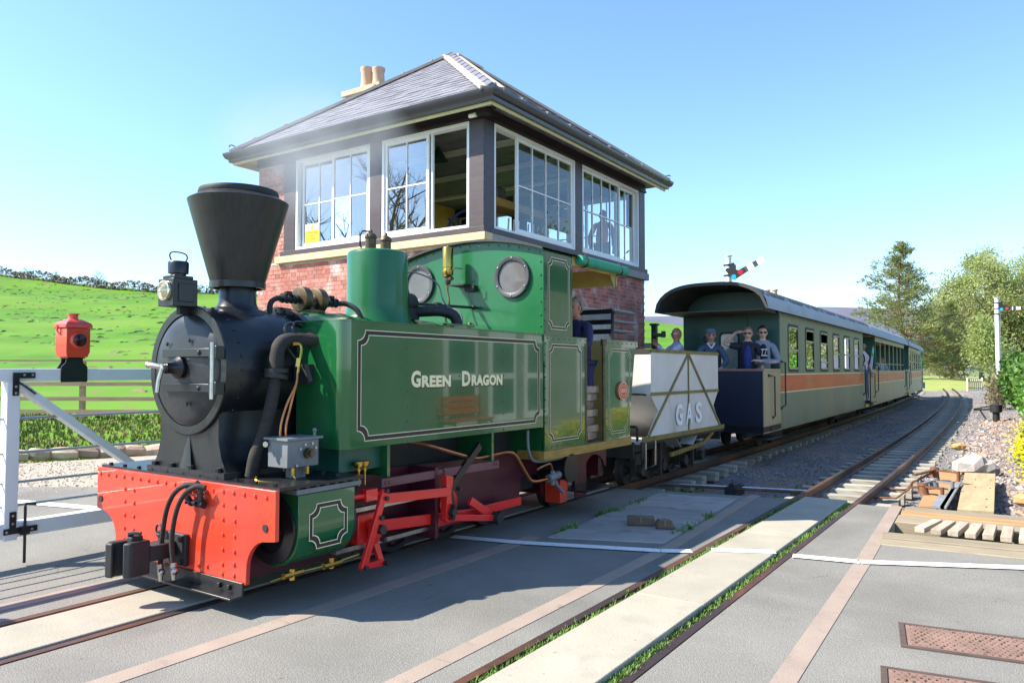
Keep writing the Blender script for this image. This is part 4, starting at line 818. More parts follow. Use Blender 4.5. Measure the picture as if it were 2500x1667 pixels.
# --- fuel logs stacked in the cab doorway
LOG = M('pressed_wood_log', (.24, .15, .095), .6, var=.25, vs=6, rnd=.15); WRAP = M('clear_wrap', (.28, .21, .17), .12, var=.2, vs=9)
k = 0
for z, dy, rz in ((.80, .02, .1), (.88, .0, -.15), (.965, -.02, .2), (1.05, .015, .0), (1.135, -.01, .25), (1.22, .01, .05), (1.305, .02, -.1)):
    lg = thing('fuel_log', ['lowest fuel log of the pile in the cab doorway, in torn wrap', 'second fuel log from the bottom of the cab doorway pile', 'third fuel log from the bottom of the cab doorway pile', 'middle fuel log of the pile in the cab doorway', 'third fuel log from the top of the cab doorway pile', 'fuel log just below the topmost in the cab doorway', 'topmost fuel log of the pile in the cab doorway'][k], 'log', (.74, 7.33 + dy, z), rz, 'wrapped fuel logs in the cab')
    oc = [(.045 * math.cos(t), .041 * math.sin(t)) for t in np.linspace(.39, 6.67, 9)[:-1]]
    obj('log', MB().prism([(-.17, -.04), (.17, -.04), (.17, .03), (.15, .04), (-.15, .04), (-.17, .03)], 'x', -.10, .10), LOG, lg, bevel=.012)
    obj('wrap', MB().prism([(-.10, -.0415), (.12, -.0415), (.12, .0415), (-.10, .0415)], 'x', -.1015, .1015), WRAP, lg, bevel=.01)
    obj('core_hole', MB().cyl((.100, -.12, -.005), (.1035, -.12, -.005), .014, n=10), BLACKM, lg); k += 1
# ================================================================ the signal box
BX = (-2.0, 9.22, 0.)
box_ = thing('signal_box', 'brick signal box with large white sash windows and a hipped slate roof behind the locomotive', 'signal box', BX, R(.5))
BRICK = M('brick', (.42, .15, .115), .85, var=.3, vs=5, bump=.25, bs=40, rnd=.28)
mixin(BRICK, (.64, .50, .46), 2.6, .53, .70); mixin(BRICK, (.16, .075, .07), 1.3, .66, .78)
MORT = M('mortar', (.50, .45, .40), .9, var=.15, vs=8, bump=.2, bs=50)
SLATE = M('slate', (.17, .165, .19), .6, var=.3, vs=4, bump=.15, bs=25, rnd=.22); mixin(SLATE, (.30, .29, .32), 5, .6, .75)
DBROWN = M('dark_brown_timber', (.060, .042, .045), .45, var=.2, vs=3, stretch=(1, 1, 5), bump=.05, bs=20)
FASC = M('dark_fascia', (.022, .015, .02), .5, var=.2, vs=3)
GUT = M('gutter_black', (.035, .035, .042), .25, var=.15)
SOFF = M('cream_soffit', (.62, .55, .30), .6, var=.08)
SILLC = M('cream_stone', (.60, .48, .27), .75, var=.12, vs=3, bump=.1); mixin(SILLC, (.32, .27, .22), 2.2, .62, .78)
WINW = M('window_white', (.80, .81, .83), .4, var=.03)
LEADM = M('lead_flashing', (.15, .15, .18), .5, var=.15, rnd=.12)
W_, D_ = -5.3, 5.97
GLASS2 = glassmat('boosted_glass', (.90, .94, .95), 0, 7.0)  # reflection raised above plain glass so the panes look brighter
def bp(name, mb, mat, parent=None, **k): return obj(name, mb, mat, parent or box_, **k)
w1 = bp('brick_wall', MB().box(W_ + .3, -.006, .006, .3, -.4, 3.48), MORT, smooth=0)
w2 = bp('brick_wall', MB().box(-.3, -.006, .3, D_ - .006, -.4, 3.45), MORT, smooth=0)
w3 = bp('brick_pier', MB().box(W_ + .006, -4.56, .006, .3, 3.0, 5.36), MORT, smooth=0)
w4 = bp('brick_wall', MB().box(W_ + .006, W_ + .3, .3, D_ - .006, -.4, 5.36).box(W_ + .3, -.3, D_ - .3, D_ - .006, -.4, 3.45), MORT, smooth=0)
w5 = bp('brick_wall', MB().box(W_ + .006, W_ + .3, .006, .3, -.4, 3.0), MORT, smooth=0)
def brickface(parent, a0, a1, z0, z1, place, lim, skip=None):
    ms = []; row = 0; z = z0
    while z + .065 < z1 + .012:
        header = row % 4 == 3; bw = .1025 if header else .215; off = -(.1125 * .5 if header else (.1125 if row % 2 else 0)); a = a0 + off
        while a < a1 - .02:
            s, e = max(a, a0), min(a + bw, a1)
            if e - s > .03 and not (skip and skip((s + e) / 2, z)):
                ms.append(place((s + e) / 2, z + .0325, e - s, random.uniform(-.0012, .0022)))
            a += bw + .01
        z += .075; row += 1
    pieces('brick', parent, ms, BRICK, lim, BX)
brickface(w1, W_ + .002, -.002, 0.0, 3.47, lambda a, z, w, d: TRS((a, .045 - d, z), (0, 0, 0), (w, .09, .065)), 150)
brickface(w2, .092, D_, 0.0, 3.44, lambda a, z, w, d: TRS((-.045 + d, a, z), (0, 0, 0), (.09, w, .065)), 130, lambda a, z: 2.45 < a < 4.35 and 1.0 < z < 2.66)
brickface(w3, W_ + .002, -4.555, 3.525, 5.34, lambda a, z, w, d: TRS((a, .045 - d, z), (0, 0, 0), (w, .09, .065)), 20)
brickface(w4, .1, D_, 3.0, 5.34, lambda a, z, w, d: TRS((W_ + .045 + d, a, z), (0, 0, 0), (.09, w, .065)), 0)
bp('lintel', MB().box(-.25, .012, 2.4, 4.32, 2.47, 2.67), CONCG, bevel=.01)
gw = bp('lower_window', MB().box(-.20, -.16, 2.5, 4.2, 1.0, 2.47), WINW)
bp('pane', MB().box(-.155, -.15, 2.6, 4.1, 1.1, 2.4), M('dark_pane', (.02, .025, .03), .05), gw)
# timber upper storey
for nm, mb in (('post', MB().box(-4.552, -4.24, -.02, .10, 3.70, 5.36)), ('post', MB().box(-2.365, -2.10, -.02, .10, 3.70, 5.36)), ('corner_post', MB().box(-.262, .02, -.022, .262, 3.70, 5.36)),
               ('post', MB().box(-.10, .02, 2.86, 3.125, 3.70, 5.36)), ('corner_post', MB().box(-.262, .02, 5.67, D_, 3.70, 5.36)), ('post', MB().box(-2.75, -2.5, D_ - .10, D_ - .0, 3.70, 5.36)), ('post', MB().box(W_ + .31, W_ + .5, D_ - .10, D_, 3.45, 5.36))):
    bp(nm, mb, DBROWN, bevel=.005)
bp('sill_board', MB().box(-4.60, .06, -.065, .10, 3.61, 3.70).box(-.10, .062, .10, D_ + .04, 3.608, 3.698).box(W_ + .3, -.1, D_ - .1, D_ + .03, 3.5, 3.698), DBROWN, bevel=.008)
bp('stone_sill', MB().box(-4.72, .085, -.085, .12, 3.485, 3.606), SILLC, bevel=.006)
bp('stone_sill', MB().box(-.12, .086, .122, D_ + .06, 3.455, 3.604), M('grey_sill', (.30, .29, .28), .8, var=.12), bevel=.006)
bp('fascia', MB().box(W_, .022, -.024, .12, 5.364, 5.86).box(-.10, .024, .12, D_ + .02, 5.362, 5.86).box(W_, -.10, D_ - .1, D_ + .022, 5.363, 5.86).box(W_, W_ + .1, .12, D_ - .1, 5.363, 5.86), FASC)
bp('moulding', MB().box(W_ - .01, .048, -.05, -.0245, 5.37, 5.41).box(.0245, .05, -.024, D_ + .03, 5.37, 5.41).box(W_ - .01, .04, -.04, -.0246, 5.425, 5.45).box(.0246, .04, -.024, D_ + .02, 5.425, 5.45), FASC)
# sash windows
def window(plane, a0, a1, z0, z1, sashes, fr=.05, ext=0.):
    """plane 'y' (face looks to -y at y=ext) or 'x' (face looks to +x); sashes: (a0,a1,cols,setback)"""
    def bx(mb, u0, u1, d0, d1, w0, w1):
        return mb.box(u0, u1, d0, d1, w0, w1) if plane in 'yb' else mb.box(-d1, -d0, u0, u1, w0, w1)
    def dd(d): return (ext - d) if plane == 'b' else d
    m = MB()
    for (u0, u1, w0, w1) in ((a0, a0 + fr, z0, z1), (a1 - fr, a1, z0, z1), (a0 + fr, a1 - fr, z1 - fr, z1), (a0 + fr, a1 - fr, z0, z0 + fr)): bx(m, u0, u1, *sorted((dd(-.012), dd(.13))), w0, w1)
    win = bp('window', m, WINW, bevel=.003)
    for (s0, s1, cols, sb) in sashes:
        f = .052; za, zb = z0 + fr + .002, z1 - fr - .002; m = MB(); d0, d1 = sorted((dd(sb), dd(sb + .045)))
        for (u0, u1, w0, w1) in ((s0, s0 + f, za, zb), (s1 - f, s1, za, zb), (s0 + f, s1 - f, zb - f, zb), (s0 + f, s1 - f, za, za + f * 1.25)): bx(m, u0, u1, d0, d1, w0, w1)
        bp('sash', m, WINW, win, bevel=.003)
        g = .011; gw_ = (s1 - s0 - 2 * f) / cols; zm = (za + zb) / 2; e0, e1 = sorted((dd(sb + .006), dd(sb + .038)))
        for c in range(1, cols): bp('glazing_bar', bx(MB(), s0 + f + c * gw_ - g, s0 + f + c * gw_ + g, e0, e1, za + f * 1.25, zb - f), WINW, win)
        bp('glazing_bar', bx(MB(), s0 + f, s1 - f, *sorted((dd(sb + .004), dd(sb + .04))), zm - g, zm + g), WINW, win)
        for c in range(cols):
            for r_ in range(2):
                u0, u1 = s0 + f + c * gw_ + g, s0 + f + (c + 1) * gw_ - g; w0, w1 = (za + f * 1.25, zm - g) if r_ == 0 else (zm + g, zb - f)
                y = dd(sb + .02)
                q = MB().quad((u0, y, w0), (u1, y, w0), (u1, y, w1), (u0, y, w1)) if plane in 'yb' else MB().quad((-y, u0, w0), (-y, u1, w0), (-y, u1, w1), (-y, u0, w1))
                bp('pane', q, GLASS if plane in 'bx' else GLASS2, win, smooth=0)
    return win
window('y', -4.238, -2.366, 3.702, 5.362, [(-4.15, -3.27, 2, .07), (-3.32, -2.418, 2, .015)])
window('y', -2.098, -.264, 3.702, 5.362, [(-2.046, -1.10, 2, .015)])
window('x', .264, 2.858, 3.70, 5.36, [(.95, 2.806, 4, .015)])
window('x', 3.127, 5.668, 3.70, 5.36, [(3.18, 4.80, 4, .015), (4.72, 5.616, 2, .07)])
window('b', -2.498, -.264, 3.70, 5.36, [(-2.446, -1.36, 2, .02), (-1.40, -.32, 2, .07)], ext=D_)
window('b', -4.98, -2.752, 3.70, 5.36, [(-4.93, -3.85, 2, .02), (-3.89, -2.80, 2, .07)], ext=D_)
bp('sash_stop', MB().bar((-1.06, .07, 3.75), (-1.06, .07, 5.31), .03, .05, (0, 1, 0)), WINW)
# warning notice on the glass
sg = bp('warning_notice', MB().box(-4.065, -3.70, .075, .080, 3.80, 4.17), M('notice_yellow', (.80, .68, .02), .5, var=.03), label='yellow warning notice in the left window')
bp('notice_head', MB().box(-4.063, -3.702, .0735, .0748, 4.05, 4.168), WHITEP, sg)
bp('notice_triangle', MB().add([(-3.93, .0725, 4.065), (-3.83, .0725, 4.065), (-3.88, .0725, 4.155)], [(0, 1, 2)]), M('notice_yellow_b', (.80, .66, .02), .5), sg, smooth=0)
BY = Matrix(((1, 0, 0, 0), (0, 0, -1, 0), (0, 1, 0, 0), (0, 0, 0, 1)))
for t, sz, z in (('Warning', .075, 4.01), ('This is', .045, 3.95), ('protected by', .05, 3.895), ('a CCTV', .05, 3.835)):
    letters('notice_lettering', t, sz, Matrix.Translation((-3.88, .0735, z)) @ BY, M('notice_ink', (.22, .16, .01), .6), sg, .0008, .0003)
# interior
YEL = M('interior_yellow', (.68, .46, .06), .7, var=.08); CEIL = M('interior_ceiling', (.80, .76, .64), .8, var=.05)
bp('floor', MB().box(W_ + .32, -.11, .13, D_ - .32, 3.1, 3.2), WOODM)
bp('inner_wall', MB().box(W_ + .31, W_ + .33, .31, D_ - .31, 3.2, 5.70).box(W_ + .33, -4.57, .31, .33, 3.2, 5.7), YEL)
bp('ceiling', MB().box(W_ + .11, -.11, .13, D_ - .11, 5.705, 5.74), CEIL)
for y in (1.7, 3.1, 4.5): bp('ceiling_beam', MB().box(W_ + .33, -.11, y - .1, y + .1, 5.50, 5.72), CEIL)
bp('ceiling_beam', MB().box(-2.75, -2.55, .14, 5.8, 5.56, 5.721), CEIL)
lmp = thing('pendant_lamp', 'dark green pendant lamp hanging inside the open signal box window', 'lamp', (-2 - 1.95, 9.22 + 1.26, 5.3))
obj('lamp_shade', MB().lathe([(.19, 0), (.13, .06), (.07, .16), (.03, .24), (.02, .27)], (0, 0, 0), 'z', 24, close=False), M('shade_green', (.01, .06, .03), .3), lmp)
obj('chain', MB().cyl((0, 0, .27), (0, 0, .42), .01, n=6), BLACKM, lmp)
sh = thing('block_shelf', 'thick wooden shelf of instruments inside the signal box corner', 'shelf', (-2.7, 11.1, 4.3))
obj('board', MB().box(-.25, .15, -1.1, 2.3, 0, .14), OCHRE, sh, bevel=.01); obj('bracket', MB().box(-.2, .1, .2, .26, -.3, 0), BLACKM, sh)
for y, h in ((-.6, .22), (-.1, .16), (.5, .26), (1.1, .2), (1.6, .24)): obj('instrument', MB().box(-.18, .05, y, y + .26, .141, .141 + h), BRONZE, sh, bevel=.02)
lf = thing('lever_frame', 'row of signal levers with pale handles inside the signal box', 'lever frame', (-2.75, 10.9, 3.2))
for i in range(9):
    lv = obj('lever', MB().bar((0, i * .16, 0), (.05, i * .16, .75), .02, .05), [REDP, BLACKM, M('lever_blue', (.02, .05, .3), .4)][i % 3], lf); obj('handle', MB().cyl((.05, i * .16, .75), (.065, i * .16, .98), .016, n=8), WHITEP, lv)
gwh = thing('gate_winding_gear', 'large blue gate winding wheel seen through the open signal box window', 'winding gear', (-3.25, 10.42, 3.2))
obj('rim', MB().tube([(.0 + .48 * math.cos(t), 0, .62 + .48 * math.sin(t)) for t in np.linspace(0, 6.283, 33)], .025, 8), M('wheel_blue', (.03, .06, .18), .4), gwh)
for k in range(6): obj('spoke', MB().cyl((0, 0, .62), (.56 * math.cos(k * 1.047 + .3), 0, .62 + .56 * math.sin(k * 1.047 + .3)), .015, n=8), BLACKM, gwh)
obj('stand', MB().box(-.1, .1, .05, .15, 0, .62), BLACKM, gwh)
cb = thing('cupboard', 'tall wooden cupboard behind the left signal box window', 'cupboard', (-5.3, 10.0, 3.2)); obj('carcass', MB().box(-.3, .3, 0, .45, 0, 1.0), OCHRE, cb); obj('door', MB().box(-.28, .28, -.02, -.002, .03, .97), M('door_pine', (.5, .3, .15), .5), cb)
# eaves and roof
EX0, EX1, EY0, EY1, EZ = -5.60, .46, -.42, 6.18, 5.60
RXc, RY0, RY1, RZ = -2.64, 2.55, 3.40, 7.82
m = MB()
for (p, q, r_, t) in (((EX0 + .05, EY0 + .05), (EX1 - .05, EY0 + .05), (.024, -.025), (W_, -.025)), ((EX1 - .05, EY0 + .05), (EX1 - .05, EY1 - .05), (.025, D_ + .02), (.025, -.025)), ((EX1 - .05, EY1 - .05), (EX0 + .05, EY1 - .05), (W_, D_ + .023), (.024, D_ + .023)), ((EX0 + .05, EY1 - .05), (EX0 + .05, EY0 + .05), (W_ - .001, -.025), (W_ - .001, D_ + .02))):
    m.add([(*p, 5.50), (*q, 5.50), (*r_, 5.80), (*t, 5.80), (*p, 5.52), (*q, 5.52), (*r_, 5.83), (*t, 5.83)], [(0, 1, 2, 3), (4, 5, 6, 7), (0, 1, 5, 4)])
bp('soffit', m, SOFF, smooth=0)
bp('soffit_edge', MB().box(EX0 + .04, EX1 - .04, EY0 + .03, EY0 + .06, 5.385, 5.53).box(EX1 - .06, EX1 - .03, EY0 + .06, EY1 - .04, 5.385, 5.53).box(EX0 + .03, EX0 + .06, EY0 + .06, EY1 - .04, 5.385, 5.53), SOFF)
x = -5.2
while x < .3: bp('rafter_foot', MB().prism([(EY0 + .065, 5.455), (EY0 + .14, 5.43), (EY0 + .24, 5.55), (EY0 + .24, 5.62), (EY0 + .065, 5.50)], 'x', x, x + .06), SOFF); x += .42
y = .2
while y < 6.1: bp('rafter_foot', MB().prism([(EX1 - .065, 5.455), (EX1 - .14, 5.43), (EX1 - .24, 5.55), (EX1 - .24, 5.62), (EX1 - .065, 5.50)], 'y', y, y + .06), SOFF); y += .42
def gutter(p, q, out):
    out = Vector(out); prof = [(0, -.17), (.05, -.17), (.06, -.12), (.10, -.10), (.13, -.04), (.135, .0), (.12, .0), (.11, -.02), (0, -.02)]
    p, q = Vector(p), Vector(q); n = len(prof); ext = .12
    d = (q - p).normalized(); V = [p + out * u - d * (u) + Vector((0, 0, w)) for u, w in prof] + [q + out * u + d * u + Vector((0, 0, w)) for u, w in prof]
    return MB().add(V, [(i, (i + 1) % n, (i + 1) % n + n, i + n) for i in range(n)] + [tuple(range(n)), tuple(range(2 * n - 1, n - 1, -1))])
bp('gutter', gutter((EX0 + .04, EY0 + .03, EZ), (EX1 - .03, EY0 + .03, EZ), (0, -1, 0)), GUT, smooth=50)
bp('gutter', gutter((EX1 - .03, EY0 + .03, EZ), (EX1 - .03, EY1 - .03, EZ), (1, 0, 0)), GUT, smooth=50)
bp('gutter', gutter((EX0 + .03, EY1, EZ), (EX0 + .03, EY0 + .03, EZ), (-1, 0, 0)), GUT, smooth=50)
A_, B_, C_, D2 = Vector((EX0, EY0, EZ)), Vector((EX1, EY0, EZ)), Vector((EX1, EY1, EZ)), Vector((EX0, EY1, EZ)); P1, P2 = Vector((RXc, RY0, RZ)), Vector((RXc, RY1, RZ))
rfm = MB().add([A_, B_, C_, D2, P1, P2, *(v - Vector((0, 0, .05)) for v in (A_, B_, C_, D2))], [(0, 1, 4), (1, 2, 5, 4), (2, 3, 5), (3, 0, 4, 5), (6, 9, 8, 7), (0, 6, 7, 1), (1, 7, 8, 2), (2, 8, 9, 3), (3, 9, 6, 0)])
roof = bp('roof', rfm, SLATE, smooth=0, label='hipped roof of grey slates')
def slates(tri, lim):
    """tri: eave corner a, eave corner b, then the top points over a and over b"""
    a, b, ta, tb = [Vector(t) for t in tri]; e = (b - a).normalized(); up = ((ta + tb) / 2 - (a + b) / 2); up -= e * up.dot(e); H = up.length; up.normalize(); nr = e.cross(up)
    if nr.z < 0: nr = -nr
    rot = Matrix((e, up, nr)).transposed().to_4x4(); ms = []; z = 0; r_ = 0
    while z < H - .05:
        t = min(1, (z + .1) / H); l, rr = a.lerp(ta, t), b.lerp(tb, t); ul, ur = (l - a).dot(e), (rr - a).dot(e); w = .255; u = ul - (w / 2 if r_ % 2 else 0)
        while u < ur:
            s_, e_ = max(u, ul), min(u + w, ur)
            if e_ - s_ > .04:
                ms.append(Matrix.Translation(a + e * ((s_ + e_) / 2) + up * (z + .11) + nr * (.018 + random.uniform(0, .005))) @ rot @ Matrix.Rotation(-.045 + random.uniform(-.01, .01), 4, 'X') @ Matrix.Diagonal((e_ - s_ - .005, .25, .009, 1)))
            u += w
        z += .175; r_ += 1
    pieces('slate', roof, ms, SLATE, lim, BX)
slates((A_, B_, P1, P1), 200); slates((B_, C_, P1, P2), 90); slates((D2, A_, P2, P1), 0)
HIPP = M('hip_mortar', (.55, .42, .33), .9, var=.1)
def hip(p, q, n, lim_side):
    p, q = Vector(p), Vector(q); d = (q - p) / n; 
    bp('hip_bedding', MB().bar(p + Vector((0, 0, .0)), q + Vector((0, 0, .0)), .36, .05), HIPP, roof)
    for i in range(n):
        a, b = p + d * i, p + d * (i + 1.12)
        x = d.cross(Vector((0, 0, 1))).normalized() * .19; u = Vector((0, 0, .075)); dn = Vector((0, 0, -.055)); lift = Vector((0, 0, .018))
        m = MB().add([a - x + dn + lift, a + u + lift, a + x + dn + lift, b - x * .95 + dn, b + u, b + x * .95 + dn, a - x + dn, a + u - Vector((0, 0, .02)), a + x + dn], [(0, 1, 4, 3), (1, 2, 5, 4), (0, 6, 7, 1), (1, 7, 8, 2)])
        bp('hip_tile', m, LEADM, roof, smooth=0)
hip(B_, P1, 12, 1); hip(A_, P1, 10, 1); hip(P1, P2, 3, 1); hip(C_, P2, 10, 1)
for t in np.linspace(.1, .9, 7):
    p = A_.lerp(P1, t); bp('hip_clip', MB().bar(p + Vector((-.05, 0, .06)), p + Vector((.05, 0, .10)), .05, .03), LEADM, roof)
for t in np.linspace(.03, .95, 9): bp('ridge_clip', MB().box(EX1 - .15, EX1 - .09, EY0 + 6.6 * t, EY0 + 6.6 * t + .04, EZ + .10, EZ + .17), LEADM, roof)
bp('finial_hook', MB().tube([(EX0 + .1, EY0 + .1, EZ + .02), (EX0 + .06, EY0 + .05, EZ + .14), (EX0 + .0, EY0, EZ + .17), (EX0 - .03, EY0 - .02, EZ + .13)], .012, 6, 3), BLACKM, roof)
bp('finial_hook', MB().tube([(EX1 - .1, EY1 - .1, EZ + .02), (EX1, EY1, EZ + .14), (EX1 + .06, EY1 + .03, EZ + .12)], .012, 6, 3), BLACKM, roof)
# chimney on the left wall
ST = M('stack_stone', (.46, .36, .24), .85, var=.15); POT = M('buff_pot', (.52, .35, .24), .8, var=.12)
ck = bp('chimney_stack', MB().box(-5.48, -4.45, 2.38, 2.72, 5.0, 7.52), ST); bp('stack_cap', MB().box(-5.54, -4.40, 2.32, 2.78, 7.50, 7.62), ST, ck, bevel=.01)
for (x, y, h) in ((-4.99, 2.55, .48), (-4.64, 2.55, .40)): bp('chimney_pot', MB().lathe([(.145, 7.621), (.135, 7.68), (.12, 7.62 + h - .1), (.14, 7.62 + h - .06), (.14, 7.62 + h), (.11, 7.62 + h), (.10, 7.7)], (x, y, 0), 'z', 20), POT, ck)
fl = thing('floodlight', 'small white floodlight with sensor under the eave at the signal box corner', 'floodlight', (-1.9, 9.15, 5.5))
obj('head', MB().box(-.13, .13, -.14, -.04, -.03, .14), M('flood_lens', (.42, .39, .36), .4), fl, bevel=.01); obj('hood', MB().box(-.14, .14, -.038, .06, -.05, .15), BLACKM, fl); obj('sensor', MB().cyl((-.24, -.1, -.13), (-.12, -.1, -.13), .035, n=12), WHITEP, fl); obj('bracket', MB().box(-.15, .08, -.1, .05, -.13, -.051), BLACKM, fl)
# ================================================================ hopper wagon and carriages
GASW = M('wagon_grey_white', (.64, .61, .58), .55, var=.10, vs=1.5, bump=.04, bs=12); mixin(GASW, (.34, .30, .26), 1.8, .62, .8, (1, 1, .4))
GASL = M('gas_letter_white', (.86, .86, .87), .5, var=.03)
STRAP = M('ochre_strapping', (.17, .135, .03), .5, var=.35, vs=4)
UND = M('underframe_black', (.03, .025, .022), .7, var=.35, vs=6, bump=.1, bs=40)
hp = thing('hopper_wagon', 'grey hopper wagon lettered GAS coupled behind the locomotive', 'wagon', (0, 10.28, 0))
def hp_(name, mb, mat, parent=None, **k): return obj(name, mb, mat, parent or hp, w=True, **k)
HW = .80; Y0, Y1 = 9.03, 11.58
prof = [(Y0, 1.79), (Y1, 1.79), (Y1, 1.20), (11.36, .98), (11.65, .66), (8.91, .66), (9.26, .98), (Y0, 1.20)]
for sx in (1, -1):
    sd_ = hp_('side_sheet', MB().prism(prof, 'x', sx * (HW - .012), sx * HW), GASW)
    e = .012; X = sx * (HW + e / 2)
    for nm, p, q, w in (('top_strap', (Y0, 1.768), (Y1, 1.768), .045), ('waist_strap', (Y0, 1.21), (Y1, 1.205), .04), ('bottom_strap', (8.75, .645), (11.82, .635), .06), ('diagonal_strap', (10.30, 1.735), (8.93, .675), .038), ('diagonal_strap', (10.34, 1.735), (11.63, .665), .038), ('centre_strap', (10.32, 1.735), (10.32, .675), .03)):
        k = .004 * ('diag' in nm) + .002 * ('centre' in nm)
        hp_(nm, MB().bar((X + sx * k, p[0], p[1]), (X + sx * k, q[0], q[1]), e, w, (0, 0, 1) if nm != 'centre_strap' else (0, 1, 0)), STRAP, sd_)
    if sx > 0:
        for t, yc in (('G', 9.94), ('A', 10.315), ('S', 10.69)):
            me = text_mesh(t, .40, 'CENTER', .012, .0006); xs = [v.co.x for v in me.vertices]; ys = [v.co.y for v in me.vertices]
            kx = .24 / (max(xs) - min(xs)); ky = .295 / (max(ys) - min(ys)); cx_, cy_ = (max(xs) + min(xs)) / 2, (max(ys) + min(ys)) / 2
            for v in me.vertices: v.co.x = (v.co.x - cx_) * kx; v.co.y = (v.co.y - cy_) * ky
            B = Matrix(((0, 0, 1, 0), (1, 0, 0, 0), (0, 1, 0, 0), (0, 0, 0, 1))); me.transform(Matrix.Translation((HW + .0185, yc - 10.28, .905)) @ B); me.materials.append(GASL)
            o = bpy.data.objects.new('lettering', me); COL.objects.link(o); o.parent = sd_
for y, d in ((Y0, 1), (Y1, -1)):
    hp_('end_sheet', MB().box(-HW + .012, HW - .012, *sorted((y, y + .012 * d)), 1.20, 1.79), GASW)
    hp_('end_strap', MB().box(-HW, HW, *sorted((y - .012 * d, y)), 1.735, 1.79), UND)
    yb = y + d * 1.05
    hp_('slope_sheet', MB().prism([(y, 1.20), (y + d * .012, 1.20), (yb + d * .01, .45), (yb, .45)], 'x', -HW + .013, HW - .013), GASW)
    hp_('platform', MB().box(-HW + .02, HW - .02, *sorted((y - d * .25, y + d * .55)), .585, .612), GASW)
    hp_('end_handrail', MB().tube([(.45, y - d * .02, 1.205), (.45, y - d * .14, 1.21), (.72, y - d * .14, 1.21), (.74, y - d * .02, 1.20)], .013, 8).tube([(.50, y - d * .2, .62), (.50, y - d * .2, .78), (.53, y - d * .2, .80), (.68, y - d * .2, .80), (.70, y - d * .2, .78), (.70, y - d * .2, .62)], .018, 8), UND)
hp_('load_floor', MB().box(-HW + .02, HW - .02, Y0 + .02, Y1 - .02, 1.50, 1.52), UND)
for sx in (1, -1):
    hp_('sole_bar', MB().box(*sorted((sx * .50, sx * .58)), 8.70, 11.86, .46, .60), UND)
    hp_('side_bracket', MB().prism([(8.75, .62), (8.75, .40), (8.79, .42), (8.86, .58), (11.82, .57), (11.82, .62)], 'x', sx * .78, sx * .80), UND)
    hp_('step_hoop', MB().tube([(sx * .80, 8.86, .60), (sx * .80, 8.86, .28), (sx * .80, 9.16, .30), (sx * .80, 9.16, .61)], .012, 8), STEEL)
    hp_('brake_lever', MB().bar((sx * .72, 9.85, .36), (sx * .72, 11.1, .42), .03, .06).bar((sx * .72, 11.1, .42), (sx * .72, 11.55, .56), .03, .06), STRAP)
    for y in (9.7, 10.9): hp_('brake_hanger', MB().box(*sorted((sx * .60, sx * .64)), y, y + .05, .08, .6), UND)
    for y in (9.25, 9.95, 10.75, 11.45):
        wh_ = hp_('wheel', MB().lathe([(.155, -.05), (.21, -.05), (.185, -.02), (.185, .04), (.15, .045), (.14, .02), (.06, .02), (.05, .06), (.001, .06)] if sx > 0 else [(.155, .05), (.21, .05), (.185, .02), (.185, -.04), (.06, -.03), (.001, -.06)], (sx * .32, y, .185), 'x', 24), UND)
        hp_('axle_box', MB().cyl((sx * .44, y, .20), (sx * .60, y, .20), .075, n=14).box(*sorted((sx * .44, sx * .52)), y - .09, y + .09, .12, .42), UND)
for y in (8.66, 11.86): hp_('headstock', MB().box(-.72, .72, y, y + .04, .42, .62), UND)
hp_('discharge_chute', MB().prism([(9.9, .62), (10.75, .62), (10.55, .2), (10.1, .2)], 'x', -.40, .40), UND)
hp_('drawbar', MB().box(-.05, .05, 8.15, 8.70, .33, .43).box(-.05, .05, 11.88, 13.45, .36, .44), UND)
# ---------------- carriages
CGREEN = M('carriage_pale_green', (.155, .20, .145), .42, var=.14, vs=1.3, stretch=(1, 1, .35), bump=.03, bs=10); mixin(CGREEN, (.26, .23, .13), 1.6, .55, .75, (1, 1, .12)); mixin(CGREEN, (.13, .17, .14), 1.2, .62, .78, (1, 1.3, .25))
CCREAM = M('carriage_cream', (.38, .33, .20), .45, var=.12, vs=1.6, stretch=(1, 1, .3)); mixin(CCREAM, (.30, .23, .12), 1.8, .56, .75, (1, 1, .15))
CBAND = M('carriage_orange_band', (.62, .10, .03), .4, var=.2, vs=1.5, stretch=(1, .5, 3)); mixin(CBAND, (.50, .22, .06), 1.1, .58, .75, (1, 1, .3))
CDG = M('carriage_dark_green', (.026, .10, .092), .4, var=.12, vs=2)
CBLUE = M('carriage_end_blue_black', (.010, .016, .035), .35, var=.2, vs=2)
CROOF = M('carriage_roof_dark', (.045, .042, .042), .6, var=.2, vs=3); CROOFG = M('carriage_roof_grey', (.30, .32, .34), .5, var=.12, vs=2, stretch=(1, .5, 2)); mixin(CROOFG, (.16, .17, .18), 1.4, .58, .75)
CINT = M('carriage_inside', (.10, .07, .045), .6); WFR = M('window_alloy', (.45, .46, .46), .35, .7, var=.1); RUBB = M('rubber', (.015, .015, .016), .6)
WGL = glassmat('carriage_glass', (.62, .68, .66), .0, 5.0)
CEILW = M('varnished_ceiling', (.36, .17, .05), .4, var=.12)
TIMB = M('rail_timber', (.28, .14, .10), .6, var=.2)
HALF = .95
def roofprof(w, zs, zt, n=20):
    pts = []
    for i in range(n + 1):
        t = -1 + 2 * i / n; r = abs(t); pts.append((t * w, zs + (zt - zs) * (1 - r ** 3.0) ** .5))
    return pts
